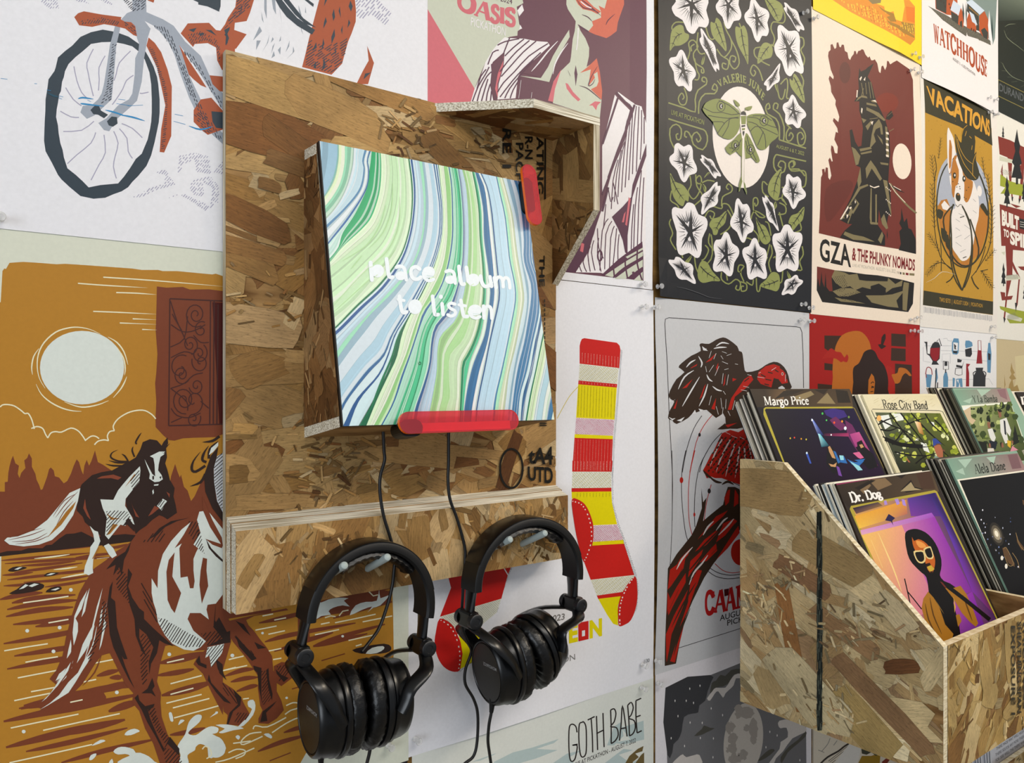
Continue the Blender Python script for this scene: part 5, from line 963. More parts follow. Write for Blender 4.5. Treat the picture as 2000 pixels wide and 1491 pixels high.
a.pp(7, DB, 'G', '1830,1420 1820,1570 1850,1620 1900,1680 1950,1660 1950,1760 1750,1790 1900,1730 1860,1690 1810,1610/1690,1870 1660,1920 1680,1950 1750,1980 1750,1950 1700,1930/1770,2030 1790,2100 1870,2190 1960,2280 1900,2260 1830,2180 1760,2080/1850,1960 1880,1990 1920,2080 1860,2020')
a.p(7, PW, 'G', '1900,1770 1760,1800 1740,1890 1775,1870 1790,1970 1860,1880 1880,1850'); a.hatch(8, DB, 'G', '1900,1770 1760,1800 1740,1890 1775,1870 1790,1970 1860,1880 1880,1850', -52, 20, 6)
# tail hair
a.pp(5, PW, 'H', '740,20 680,120 630,240 615,380 625,500 660,370 660,300 640,260 690,180/870,0 820,160 780,330 700,480 650,640 720,540 780,430 800,300 840,140/780,560 740,640 700,700 640,800 580,890 500,940 400,1000 335,1035 420,980 500,910 580,800 660,720 720,600/640,570 620,640 605,690 610,640/600,440 580,520 565,600 600,570 605,490/600,630 540,720 470,830 430,890 350,970 390,940 470,850 560,760/760,0 720,100 690,250 720,200 740,100/560,680 500,730 470,790 520,760/870,150 850,230 840,330 860,290/910,100 880,260 900,300 860,480 840,530')
a.ss(5, PW, 'H', 9, '520,750 480,800/800,320 760,460 720,600/820,330 780,500 700,640', 'm')
a.ss(5, RU, 'H', 12, '650,420 600,560 520,660 430,760/640,560 600,680 470,860/860,570 800,720 700,830', 'm')
# forelegs and splashes under the rail
a.pp(4, RU, 'J', '-30,30 50,40 60,180 120,280 250,250 600,175 620,190 330,240 260,275 280,320 330,370 380,440 430,500 480,580 490,700 520,760 520,880 560,960 580,1040 520,1110 450,1155 365,1150 365,1110 400,1040 380,1000 360,850 370,760 330,700 250,580 150,460 100,380 0,300/-20,700 60,800 150,860 220,940 250,1000 290,1070 210,1170 95,1160 105,1080 70,1050 60,960 -20,880/495,665 560,630 650,640 660,760 560,835 500,795/700,150 790,240 800,420 700,440')
a.ss(2, RU, 'J', 40, '370,300 600,250 830,190/420,460 640,400 1190,300/830,495 1050,420 1440,310/500,540 800,440 1000,380/80,750 230,700 330,690/130,800 250,770 360,760/180,880 300,840 360,830/650,860 720,840/360,1390 560,1310 780,1250/580,1230 740,1180 900,1150/460,1470 640,1400/830,500 1000,460 1290,390/1100,60 1250,40 1500,0/1000,260 1280,170 1500,120/900,620 1100,560', 'm')
a.p(2, RU, 'J', rough(pts('780,110 860,120 1120,70 1330,20 1500,30 1490,130 1250,190 960,230 830,280 780,200'), 7, 8))
a.pp(3, PW, 'J', '830,280 850,200 840,150 800,130 900,125 960,100 1040,85 1130,90 1090,110 1140,160 1080,150 1000,170 960,200 980,230 900,240/1140,235 1190,150 1280,120 1370,110 1390,10 1400,90 1480,60 1400,150 1340,170 1290,210 1330,160 1240,190', sm=2)
a.ss(3, CM, 'J', 10, '930,255 980,240 1020,245/1050,240 1080,200 1130,190/1300,30 1340,70 1380,60/500,275 600,255/340,360 520,325/450,395 590,365/1015,298 1200,260 1360,225/1250,290 1500,240/845,400 1050,355/1130,448 1350,400/115,610 240,580/60,705 270,660/440,540 560,515/895,310 970,295/400,240 490,222/490,610 560,598/235,945 285,938', sm=0)
for x, y in pts('145,575 400,385 1080,412 605,935 10,1060'): a.p(3, PW, 'J', ell(x, y, 12, 11, 8))
a.pp(5, DB, 'J', '30,250 100,380 130,440 60,470 -20,470 60,430 -20,330/170,280 240,310 300,410 240,360/320,660 390,680 390,900 400,1000 370,860 355,720 330,700/430,700 450,680 455,780 485,900 480,960 450,860/400,1050 440,1020 520,960 490,1000 430,1060 440,1130 380,1140/170,400 230,470 350,600 310,620 200,500/330,460 430,510 360,520/150,860 220,930 210,1000 150,1050 110,1160 95,1160 120,1060 190,990/510,690 560,740 620,765 580,800 520,730/0,600 60,650 70,760 20,690')
for reg, an in (('130,380 330,560 330,640 170,440', 55), ('390,700 450,700 480,950 400,1000', -55), ('520,660 650,650 640,720 540,800', -55), ('190,1050 290,1070 230,1150 160,1140', -55), ('60,800 200,920 180,990 60,860', 55), ('0,400 90,400 20,460', -50)): a.hatch(6, DB, 'J', reg, an, 20, 6)
a.p(5, PW, 'J', '0,490 70,480 60,540 20,600 0,620'); a.hatch(6, DB, 'J', '0,490 70,480 60,540 20,600 0,620', -50, 18, 5)
a.pp(4, PW, 'J', '275,965 320,950 340,1000 320,1080 240,1170 190,1180 270,1100 310,1030 280,1010/0,1165 100,1160 200,1180 240,1195 150,1210 60,1235 30,1225 80,1195/170,1265 190,1250 210,1265 195,1290/-60,1250 0,1255 60,1300 90,1360 60,1420 0,1430 -60,1440/410,1245 450,1235 480,1260 470,1280/1275,560 1330,510 1420,495 1430,520 1370,555', sm=2)
a.p(3, DB, 'J', '1160,530 1260,500 1430,475 1490,500 1480,540 1400,560 1240,560', 2)
a.ss(5, CM, 'J', 11, '600,1000 660,975 710,985 700,1020 640,1040 590,1075/320,1200 340,1170 440,1180 600,1100/730,1130 700,1105 600,1150 480,1230/390,1225 290,1240 220,1300 240,1330 400,1260/150,1320 300,1300/110,1400 180,1370 250,1380 240,1420 170,1450/0,1480 120,1450 330,1360/1190,495 1240,480/1470,555 1530,530')
a.build(horse)
# small mark in the corner of the sheet below
a = aX; a.p(1, '#1d1d1f', 'J', '1440,1491 1656,1452 1656,1700 1300,1700'); a.build(dark)
# ---- marbled print on the album panel: bands between flow lines that run from the top edge down
APL = Plane(FB, (1, 0, 0), tdir, fn)
a = Art(APL, [(BXL + .0015, .0), (BXR, .0), (BXR, AH), (BXL + .0015, AH)], dh=.00004)
# each flow line: points from top to bottom; W above, X below (same picture scale, 851 apart)
def flow(s): return [(x, y) for x, y in pts(s)]
LINES = [
 ('-60,60 -60,300 -60,600 -60,900', '#a9cbe0'),
 ('292,108 290,220 260,360 195,490 120,560', '#8fc3b8'),
 ('300,110 298,230 270,370 205,490 130,570', '#e7f3c6'),
 ('345,122 342,260 310,400 240,520 150,620', '#a6e4c0'),
 ('392,132 380,270 345,420 260,560 150,670', '#d6edd8'),
 ('410,138 400,280 350,450 270,590 150,720', '#cfe4ee'),
 ('490,150 470,240 480,300 450,440 340,580 215,700 120,800', '#5f8fb8'),
 ('505,154 482,240 490,310 460,450 350,590 220,720 120,820', '#dcecf2'),
 ('525,158 505,240 515,320 490,450 370,640 230,820 140,950', '#3f6ea8'),
 ('534,162 512,240 522,320 497,455 380,650 235,830 140,960', '#d3f0e4'),
 ('540,165 530,260 520,330 500,450 420,620 330,760 300,860 235,945 160,1010', '#35b877'),
 ('603,178 608,260 606,370 590,490 540,640 470,730 330,860 235,975 160,1040', '#e9f7d2'),
 ('660,190 670,330 640,530 560,730 400,880 240,1010 150,1080', '#d5f1c2'),
 ('770,215 790,400 790,600 760,760 690,920 560,1080 400,1260 270,1370 180,1440', '#e8f6d4'),
 ('803,222 825,400 828,560 805,740 740,930 600,1120 430,1280 275,1440 180,1520', '#1f7a4c'),
 ('812,224 834,400 836,560 812,745 748,935 610,1130 440,1290 280,1450 180,1530', '#e6f2f4'),
 ('820,226 842,400 843,560 818,750 756,940 620,1140 450,1300 290,1460 180,1545', '#2d5a98'),
 ('832,230 852,400 853,560 828,755 766,950 640,1145 470,1310 300,1480 180,1570', '#cfe3ef'),
 ('880,240 905,420 915,600 895,800 820,1000 660,1190 500,1360 340,1540 250,1680 200,1760', '#a9e6c2'),
 ('905,246 925,420 930,600 905,820 830,1010 690,1190 520,1360 380,1540 280,1680 200,1780', '#bcd9ea'),
 ('985,262 1010,420 1030,600 1020,800 960,1000 860,1190 780,1330 680,1500 620,1640 500,1760 350,1960 300,2060', '#3f6d9f'),
 ('993,264 1016,420 1036,600 1026,800 966,1000 868,1195 790,1335 690,1500 630,1650 520,1770 370,1960 310,2080', '#e2eef2'),
 ('1003,266 1024,420 1043,600 1033,800 974,1000 878,1200 800,1340 706,1490 650,1650 580,1790 430,1960 340,2140', '#2f5c94'),
 ('1010,268 1030,420 1048,600 1038,800 980,1000 886,1200 806,1345 715,1490 660,1650 595,1790 450,1970 370,2170', '#d9ebef'),
 ('1018,270 1036,420 1053,600 1043,800 986,1005 893,1205 812,1350 735,1490 690,1660 640,1790 560,1950 430,2180', '#1c6a48'),
 ('1024,272 1040,420 1056,600 1046,800 990,1008 900,1210 818,1355 760,1490 720,1660 660,1790 580,1960 490,2180', '#e3f3cc'),
 ('1060,280 1075,420 1085,600 1085,800 1050,1010 960,1200 890,1330 840,1470 790,1630 720,1800 640,1990 540,2180', '#9fd488'),
 ('1085,286 1105,420 1112,600 1110,800 1075,1010 1010,1180 900,1330 855,1470 800,1640 740,1800 670,1990 570,2180', '#d4efbf'),
 ('1095,288 1114,420 1120,600 1118,800 1083,1010 1020,1180 915,1330 868,1470 812,1640 752,1800 690,1990 590,2180', '#3d6ea5'),
 ('1102,290 1120,420 1127,600 1126,800 1092,1010 1030,1180 930,1335 878,1470 822,1640 765,1800 700,1990 600,2180', '#bfe9d2'),
 ('1118,294 1138,420 1148,600 1150,800 1125,1010 1065,1200 985,1320 920,1430 880,1560 850,1700 800,1850 730,2040 680,2180', '#56cf97'),
 ('1145,300 1165,420 1180,600 1180,800 1165,1010 1110,1200 1030,1320 960,1440 925,1560 905,1700 870,1850 810,2040 760,2180', '#2a9c68'),
 ('1150,302 1170,420 1185,600 1186,800 1171,1010 1116,1200 1038,1325 966,1445 931,1560 911,1700 876,1850 816,2040 766,2180', '#8fdcb4'),
 ('1163,305 1180,420 1196,600 1200,800 1188,1010 1140,1200 1080,1330 1000,1430 970,1540 955,1700 915,1850 850,2040 830,2180', '#3a68a0'),
 ('1172,307 1190,420 1205,600 1212,800 1200,1010 1160,1200 1110,1340 1020,1450 990,1560 975,1700 940,1850 885,2040 860,2180', '#c2d8ea'),
 ('1195,312 1220,420 1235,600 1240,800 1230,1010 1205,1200 1150,1380 1040,1500 1015,1600 1010,1750 990,1880 960,2040 930,2180', '#b8e29d'),
 ('1240,322 1262,420 1290,600 1300,800 1300,1010 1285,1200 1250,1400 1200,1540 1110,1640 1100,1800 1110,1940 1080,2040 1070,2180', '#dcf3c6'),
 ('1268,328 1290,440 1312,600 1320,800 1340,1000 1345,1200 1320,1380 1290,1500 1240,1620 1195,1700 1185,1850 1175,2050 1160,2180', '#1d8a5e'),
 ('1276,330 1300,440 1322,600 1330,800 1350,1000 1355,1200 1334,1390 1304,1510 1254,1630 1210,1710 1198,1860 1186,2050 1176,2180', '#57cf9a'),
 ('1284,332 1308,440 1330,600 1338,800 1357,1000 1364,1200 1345,1390 1316,1520 1266,1640 1240,1720 1215,1870 1200,2050 1190,2180', '#e8f3e4'),
 ('1290,333 1318,440 1345,600 1350,800 1378,1000 1395,1160 1390,1260 1365,1450 1340,1540 1290,1660 1262,1740 1230,1880 1205,2050 1195,2180', '#3f78a8'),
 ('1315,338 1355,440 1376,600 1395,800 1415,1000 1425,1160 1420,1260 1385,1500 1350,1640 1320,1740 1290,1880 1260,2050 1250,2180', '#e6f0ee'),
 ('1330,341 1372,440 1400,600 1420,800 1440,1000 1455,1160 1450,1260 1415,1420 1385,1560 1350,1740 1320,1880 1290,2050 1280,2180', '#2f5f95'),
 ('1340,343 1380,440 1410,600 1430,800 1450,1000 1466,1160 1462,1260 1425,1430 1395,1560 1360,1740 1330,1880 1300,2050 1290,2180', '#c5dff0'),
 ('1440,362 1465,480 1500,640 1520,820 1535,960 1570,1130 1575,1250 1545,1420 1510,1600 1470,1780 1430,1950 1400,2180', '#4c86b0'),
 ('1446,363 1471,480 1506,640 1526,820 1541,960 1576,1130 1581,1250 1551,1420 1516,1600 1478,1780 1440,1950 1415,2180', '#b6edc6'),
 ('1460,366 1490,480 1525,640 1545,820 1560,960 1590,1130 1598,1250 1575,1420 1535,1600 1500,1780 1465,1950 1440,2180', '#e6f0ca'),
 ('1490,372 1520,480 1560,640 1580,820 1600,960 1630,1130 1640,1250 1610,1420 1575,1600 1530,1780 1510,1950 1480,2180', '#d3e2e8'),
 ('1515,377 1540,480 1580,640 1605,820 1620,960 1650,1130 1662,1250 1640,1420 1595,1600 1560,1780 1535,1950 1510,2180', '#a3c9e0'),
 ('1570,388 1600,480 1625,640 1640,820 1640,960 1690,1130 1690,1250 1665,1420 1640,1560 1600,1720 1570,1900 1540,2180', '#4a84b2'),
 ('1640,400 1670,480 1690,640 1695,820 1695,960 1740,1100 1750,1250 1745,1360 1700,1560 1660,1760 1610,1940 1590,2180', '#dcebee'),
 ('1700,520 1700,760 1700,960 1742,1095 1760,1230 1755,1370 1715,1560 1680,1760 1630,1940 1610,2180', '#3b6c9c'),
 ('1760,1180 1775,1280 1768,1400 1735,1560 1700,1760 1655,1940 1625,2180', '#dfeceb'),
 ('1778,1290 1790,1400 1765,1540 1720,1760 1680,1940 1640,2180', '#2a7d5c'),
 ('1785,1360 1795,1440 1772,1550 1728,1760 1690,1940 1650,2180', '#dff2c4'),
 ('1800,1500 1800,1640 1780,1760 1740,1940 1700,2180', '#bfdbe6'),
 ('1825,1680 1830,1780 1790,1960 1760,2180', '#dfeeda'),
 ('1840,1780 1845,1880 1815,2010 1790,2180', '#4a80aa'),
 ('1860,1900 1860,2000 1840,2100 1830,2180', '#d9efcf'),
 ('2100,1900 2100,2180', '#d9efcf')]
def resample(q, n=40):
    q = curve(q, False, 6); L = [0]
    for i in range(1, len(q)): L.append(L[-1] + math.hypot(q[i][0] - q[i - 1][0], q[i][1] - q[i - 1][1]))
    out = []; j = 0
    for k in range(n + 1):
        t = L[-1] * k / n
        while j < len(L) - 2 and L[j + 1] < t: j += 1
        f = (t - L[j]) / ((L[j + 1] - L[j]) or 1); out.append((q[j][0] + (q[j + 1][0] - q[j][0]) * f, q[j][1] + (q[j + 1][1] - q[j][1]) * f))
    return out
a.p(0, '#d6e9e6', 'W', '-200,-200 2300,-200 2300,2600 -200,2600')
FL = [(flow(s), c) for s, c in LINES]
rr = random.Random(12)
for i in range(len(FL) - 1):
    A_, B_ = FL[i][0], FL[i + 1][0]
    if i == 0: A_ = [(-60, -40), (-60, 150), (-60, 300), (-60, 500), (-60, 650)]
    # run both lines past the edges of the panel
    ext = lambda q: [(q[0][0] - (q[1][0] - q[0][0]) * .6, q[0][1] - (q[1][1] - q[0][1]) * .6)] + q + [(q[-1][0] + (q[-1][0] - q[-2][0]) * 1.0, q[-1][1] + (q[-1][1] - q[-2][1]) * 1.0)]
    A2, B2 = resample(ext(A_)), resample(ext(B_)); base = hx(FL[i][1]); wide = max(abs(B2[k][0] - A2[k][0]) for k in (8, 20, 30))
    nsub = 1 if wide < 18 else (4 if wide < 45 else 12); cutp = sorted([0, 1] + [rr.random() for _ in range(nsub - 1)])
    for s_ in range(nsub):
        t0, t1 = cutp[s_], cutp[s_ + 1]; g = 1 if nsub == 1 else rr.choice((.72, .84, .9, .95, .98, 1.04)); c = tuple(min(1, x * g * k_) for x, k_ in zip(base[:3], (.9, .97, .98))) + (1,)
        if nsub > 3 and rr.random() < .22: c = tuple(min(1, x * .5 + .42) for x in base[:3]) + (1,)
        a.seq += 1
        for k in range(40):
            mixp = lambda p, q, t: (p[0] + (q[0] - p[0]) * t, p[1] + (q[1] - p[1]) * t)
            quad = [mixp(A2[k], B2[k], t0), mixp(A2[k], B2[k], t1), mixp(A2[k + 1], B2[k + 1], t1), mixp(A2[k + 1], B2[k + 1], t0)]
            uvq = [a.map('W', p) for p in quad]
            a.put([uvq[0], uvq[1], uvq[2]], 1 + (i % 3), c); a.put([uvq[0], uvq[2], uvq[3]], 1 + (i % 3), c)
# darker torn flecks along the deep green seam, fine veins
for q in ('760,560 735,640 700,740/700,790 680,850 690,800/655,890 620,960 580,1060 560,1120 600,1040/540,1170 490,1260 440,1320 500,1290'.split('/')):
    a.p(5, '#1c6a48', 'X', q)
a.s(5, '#1f7a52', 'X', 16, '760,590 720,680 690,790 650,890 610,980 570,1080 530,1180 450,1310', 'm')
a.s(5, '#15573a', 'X', 4, ell(886, 852, 8, 10, 10), closed=True)
a.ss(5, '#b9dfa4', 'W', 7, '640,560 600,700 520,830 430,900 330,960/690,400 680,600 620,760 520,870/740,500 735,700 660,880 530,1000 400,1130 260,1290/470,920 430,970 390,1020/710,880 600,1020 420,1190 265,1330', 'm')
# invitation in rounded cut-out letters
TX = '#eef6fb'
def L_(*st, wd=26):
    wd *= 1.13
    [a.s(7, TX, 'W', wd, q, sm=3) or [a.p(7, TX, 'W', ell(x, y, wd / 2, wd / 2, 10)) for x, y in (pts(q)[0], pts(q)[-1])] for q in st]
def disc(x, y, rx, ry, rot=0): a.p(7, TX, 'W', ell(x, y, rx, ry, 22, rot))
L_('530,975 540,1100'); disc(582, 1035, 46, 47)                                        # p
L_('645,948 660,1060 672,1080 690,1080', wd=25)                                         # l
L_('715,1010 740,1000 770,1012 780,1040 788,1100', wd=22); disc(748, 1070, 38, 33)       # a
L_('885,1022 860,1005 828,1018 822,1058 842,1092 872,1094 892,1080', wd=24)              # c
disc(950, 1044, 46, 42); L_('912,1050 920,1085 950,1106 985,1096', wd=22)                # e
L_('1075,1040 1100,1032 1128,1045 1138,1080 1142,1124', wd=22); disc(1106, 1098, 38, 32)  # a
L_('1168,1003 1180,1100 1190,1130 1206,1130', wd=25)                                     # l
L_('1222,1010 1236,1110', wd=25); disc(1272, 1100, 46, 46)                               # b
L_('1325,1072 1335,1120 1355,1146 1385,1142 1402,1120', wd=24); L_('1392,1078 1404,1146', wd=24)  # u
L_('1425,1084 1436,1156', wd=24); L_('1432,1110 1452,1080 1475,1086 1484,1110 1488,1150', wd=22); L_('1484,1110 1502,1084 1524,1094 1532,1120 1536,1158', wd=22)  # m
L_('738,1218 752,1310 766,1336 790,1332', wd=25); L_('728,1240 772,1250', wd=20)         # t
disc(851, 1294, 50, 54)                                                                 # o
L_('978,1218 992,1340 1004,1352 1018,1350', wd=24)                                       # l
L_('1046,1272 1054,1350', wd=24); disc(1038, 1222, 15, 16)                               # i
L_('1140,1276 1110,1268 1092,1285 1110,1308 1140,1324 1138,1350 1110,1362 1088,1352', wd=21)  # s
L_('1182,1248 1196,1336 1206,1362 1230,1364', wd=24); L_('1168,1280 1216,1288', wd=20)    # t
disc(1285, 1318, 50, 40); L_('1242,1330 1258,1362 1290,1376 1320,1366', wd=21)           # e
L_('1346,1290 1350,1376', wd=24); L_('1350,1322 1370,1292 1392,1296 1402,1322 1406,1378', wd=22)  # n
# slits that leave the counters open
a.ss(8, '#d4ebc2', 'W', 4.5, '522,1010 545,1004/560,1078 580,1062/1255,1140 1275,1128'); a.ss(8, '#cfe4e4', 'W', 5, '935,1068 990,1076/1270,1345 1325,1348/724,1040 752,1036/1085,1072 1110,1066')
a.build(panel, PANELINK)
# ---- flowers and moth
a = aV; GR, MO, FW, DK = '#8b9253', '#ece3dc', '#eae5e6', '#22242a'
a.p(1, MO, 'M', ell(805, 1170, 240, 432, 40, -4))
def flower(cr, cx, cy, ps, seed=1):
    """five-lobed trumpet flower: ps are the tips, in order; lobes bulge between notches"""
    P = pts(ps); r = random.Random(seed); out = []
    n = len(P)
    for i in range(n):
        p, q = P[i], P[(i + 1) % n]; c = (cx, cy)
        nx, ny = (p[0] + q[0]) / 2 * .9 + c[0] * .1, (p[1] + q[1]) / 2 * .9 + c[1] * .1
        l = lambda u, v, t: (u[0] + (v[0] - u[0]) * t, u[1] + (v[1] - u[1]) * t)
        b1 = l(p, (nx, ny), .45); b1 = l(c, b1, 1.10); b2 = l(p, (nx, ny), .8); b2 = l(c, b2, 1.05); b3 = l(q, (nx, ny), .45); b3 = l(c, b3, 1.10)
        out += [p, b1, (nx, ny), b3]
    a.p(3, FW, cr, out, 2)
    for p in P:
        d = (p[0] - cx, p[1] - cy); tip = (cx + d[0] * .78, cy + d[1] * .78); L = math.hypot(*d) or 1; nrm = (-d[1] / L, d[0] / L)
        w = L * .075
        a.p(4, DK, cr, [(cx + nrm[0] * w, cy + nrm[1] * w), (cx + d[0] * .3 + nrm[0] * w * .75, cy + d[1] * .3 + nrm[1] * w * .75), tip, (cx + d[0] * .3 - nrm[0] * w * .6, cy + d[1] * .3 - nrm[1] * w * .6), (cx - nrm[0] * w, cy - nrm[1] * w)])
    for i in range(n):
        p, q = P[i], P[(i + 1) % n]
        for t in (.18, .34, .5, .66, .82):
            e = (p[0] + (q[0] - p[0]) * t, p[1] + (q[1] - p[1]) * t); d = (e[0] - cx, e[1] - cy); f0, f1 = r.uniform(.28, .4), r.uniform(.66, .82)
            a.s(4, DK, cr, max(4.5, math.hypot(*d) * .035), [(cx + d[0] * f0, cy + d[1] * f0), (cx + d[0] * f1, cy + d[1] * f1)], 'e', 0)
for cr, cx, cy, ps in (
    ('M', 385, 40, '250,-60 400,-90 520,-20 525,215 380,290 215,95'), ('M', 695, 45, '630,-70 780,-60 805,150 690,250 590,70'), ('M', 940, 160, '900,-10 1040,110 1035,290 940,360 832,150'), ('M', 1240, 155, '1175,25 1280,100 1340,255 1285,270 1170,85'),
    ('M', 535, 430, '465,245 580,390 620,590 585,608 455,360'), ('M', 1205, 415, '1125,218 1290,285 1330,615 1200,645 1088,430'), ('M', 310, 600, '300,428 420,620 375,780 250,720 185,520'), ('M', 1080, 660, '1135,540 1130,690 1030,775 1000,710'),
    ('M', 1245, 945, '1240,808 1350,975 1290,1092 1185,1050 1158,905'), ('N', 320, 85, '250,-80 380,-60 430,150 315,248 188,60'), ('N', 540, 105, '470,15 560,60 635,190 580,212 460,60'), ('N', 1240, 330, '1195,180 1295,210 1348,360 1245,475 1155,330'),
    ('N', 540, 380, '595,245 630,290 600,430 470,522 465,370'), ('N', 370, 670, '380,422 520,580 450,882 270,850 212,480'), ('N', 805, 580, '770,385 870,450 912,640 820,760 712,600'), ('N', 1065, 500, '1015,360 1080,440 1125,660 1030,560 985,380'),
    ('N', 675, 870, '680,668 790,830 720,1042 570,990 578,760'), ('N', 920, 905, '920,718 1020,840 1020,1058 870,1065 815,830'), ('N', 1195, 820, '1190,605 1320,700 1280,990 1110,1000 1072,710'), ('N', 315, 990, '265,880 390,950 418,1108 270,1060 180,915'), ('N', 1235, 1110, '1270,1032 1330,1090 1250,1195 1150,1200 1180,1080')):
    flower(cr, cx, cy, ps, int(cx))
def leaf(cr, ps, mid):
    a.p(2, GR, cr, ps, 3); m = curve(pts(mid), False, 4); a.s(3, DK, cr, 7, m, 'e', 0)
    for k in range(2, len(m) - 2, 2):
        dx, dy = m[k + 1][0] - m[k - 1][0], m[k + 1][1] - m[k - 1][1]; L = math.hypot(dx, dy) or 1
        for sg in (-1, 1): a.s(3, DK, cr, 4.5, [m[k], (m[k][0] + dx / L * 22 - sg * dy / L * 34, m[k][1] + dy / L * 22 + sg * dx / L * 34)], 'e', 0)
for cr, ps, mid in (('M', '265,220 310,225 325,280 362,300 350,350 290,390 230,400 195,440 195,370 210,270', '300,290 250,320 205,420'), ('M', '595,155 630,185 650,250 680,380 678,440 640,400 570,320 548,250 548,190 580,200', '590,200 620,280 670,420'),
                    ('M', '760,230 800,240 830,220 860,290 868,420 865,550 840,500 780,390 758,300', '805,250 825,380 862,540'), ('M', '1020,365 1060,385 1075,430 1060,490 1000,510 945,545 955,450 985,380', '1040,400 1000,450 955,530'), ('M', '1010,-20 1110,10 1160,60 1150,160 1110,185 1060,120 1020,40', '1020,0 1080,80 1120,170'),
                    ('M', '1250,630 1285,665 1325,760 1338,880 1280,820 1225,740 1215,670 1240,690', '1250,660 1290,740 1330,860'), ('N', '195,170 240,240 310,270 358,340 355,410 330,400 310,450 260,420 215,340', '200,190 250,300 320,400'), ('N', '1145,130 1140,220 1135,330 1110,400 1070,380 1035,330 1040,260 1080,190', '1140,150 1100,250 1080,370'),
                    ('N', '680,490 670,590 620,640 600,690 570,690 560,650 535,610 560,560 620,540', '680,500 620,590 585,660'), ('N', '1335,455 1325,560 1290,600 1240,660 1230,610 1205,590 1230,530 1280,510', '1330,470 1280,550 1230,620'), ('N', '930,540 960,590 1010,620 1045,690 1055,740 1015,775 970,740 945,640', '935,560 980,650 1020,740'),
                    ('N', '470,915 520,930 560,1000 630,1080 560,1085 480,1100 440,1060 440,980', '460,960 520,1020 620,1078'), ('N', '1100,1010 1130,1040 1135,1120 1110,1170 1060,1160 965,1125 1020,1070 1060,1015', '1120,1080 1050,1110 975,1125'), ('M', '500,460 490,540 470,555 470,520', '495,470 475,550'), ('M', '1105,700 1110,760 1120,800 1090,730', '1105,710 1115,780'), ('N', '520,165 540,170 490,210', '530,170 500,205'), ('N', '480,260 510,290 505,330 490,320', '485,270 500,320'), ('N', '1100,410 1110,450 1085,480 1085,430', '1100,420 1090,470'), ('N', '390,860 360,930 320,930', '385,870 335,925'), ('N', '1195,1000 1230,1050 1205,1060', '1198,1010 1215,1050')):
    leaf(cr, ps, mid)
VN = '#868c50'
a.ss(1, VN, 'M', 11, '320,195 250,195 215,230 215,260/500,210 530,310 560,340 590,320/660,190 680,260 720,340 720,420 660,490 600,420/720,340 770,440 790,540 750,590 710,540 720,480 760,490 750,530 735,520/790,200 810,250/1160,80 1180,150 1160,200 1080,190 1060,250 1090,330 1060,400 930,410 925,480 990,530 1050,560/1090,400 1060,380/1290,320 1330,330 1335,390 1310,430 1340,500 1330,560/440,280 430,400 460,460 500,455/350,510 370,440 360,370 400,345 440,400 400,460 420,540 480,580 490,620 470,620 470,590/410,380 380,400 385,440/410,500 430,600 450,640 440,680 410,680/660,490 700,520 690,590 650,580 650,540 680,550/ 320,750 345,830 330,890 290,890 270,840 300,795 320,830 305,850/990,690 960,600 910,555 885,610 910,650 930,620 915,600/1140,720 1190,670 1200,740 1190,830 1210,840/1110,720 1130,830 1160,840 1180,760/1230,1100 1190,1060/1280,1080 1320,1100 1345,1160 1330,1230 1290,1230 1280,1150 1310,1130 1330,1170 1310,1190/1220,1080 1190,1130 1190,1190 1220,1200 1245,1160 1225,1130 1210,1160/1300,620 1330,690 1320,760')
a.ss(1, VN, 'M', 12, '180,880 320,920 415,955 415,850 440,770 510,720 510,670 480,660 475,690 500,700/180,1015 440,1090 505,1120 520,1200 480,1275 400,1230 390,1160 430,1125 465,1180 440,1210 425,1180/240,1270 200,1200 195,1100 250,1060 295,1100 290,1180 260,1190 250,1150 270,1140/445,970 450,870 500,800 580,800 605,750 580,715 560,760 590,770/390,1190 360,1130 330,1120 325,1160 345,1170/1130,1190 1350,1265/1130,1190 1130,1080 1100,1010 1030,970 1015,910 1040,880 1050,920 1030,930/1165,1200 1170,1080 1130,970 1080,930 1090,880 1120,890 1110,930/1105,1315 1350,1375/1105,1315 1085,1350 1085,1420 1120,1470 1170,1460 1180,1390 1140,1370 1120,1410 1150,1430/1340,1500 1290,1440 1220,1440 1210,1390 1250,1370 1260,1400 1240,1420', sm=2)
a.ss(1, VN, 'N', 11, '370,190 380,270 355,330 400,390 450,330 470,230 450,190 420,230 450,260 520,230 580,240/420,180 430,280 480,370 400,450/210,320 200,400 260,440 280,480/205,560 190,600 220,680 200,740 250,820/500,780 530,820 500,890 470,910/490,560 530,490 580,510 560,560 540,530/570,450 640,470 650,430 700,440 740,520/640,450 650,370 720,330 730,290 700,260 680,290 700,310/690,480 730,560 700,640 630,690/540,680 530,760 580,830/550,690 560,760 550,900 440,1000/300,860 310,890/410,880 420,960 440,1010/640,1010 640,1070 700,1110 760,1070 800,1100 790,1160 760,1150 770,1120/680,1020 690,1080/800,1090 850,1110 850,1160 810,1170 810,1130 830,1130/850,1090 900,1120 910,1070/935,1060 940,1160 960,1170 970,1120/830,1090 800,1010 830,960 790,950 780,1000 810,1010/830,760 850,720 890,730 950,760 950,700 910,650/910,480 910,390 940,380 950,420 930,450 920,420/910,480 960,540 1010,540 930,490 900,520 890,560/1010,580 1040,600 1060,700/1050,770 1030,850 1010,920 1030,880/1060,780 1070,850 1040,930 1060,1010/1080,890 1100,880 1110,960/1030,270 990,240 990,330 1040,370/1130,420 1180,450 1180,510 1120,520/1110,400 1150,380 1190,440/1130,500 1160,620/1150,290 1180,300 1150,380 1180,420/1300,290 1340,280 1350,200 1330,150 1230,150 1210,90 1240,65 1250,110 1230,120/1300,590 1310,650 1240,680/1320,790 1330,860 1300,920 1320,990 1280,990/1160,990 1150,1090 1120,1100')
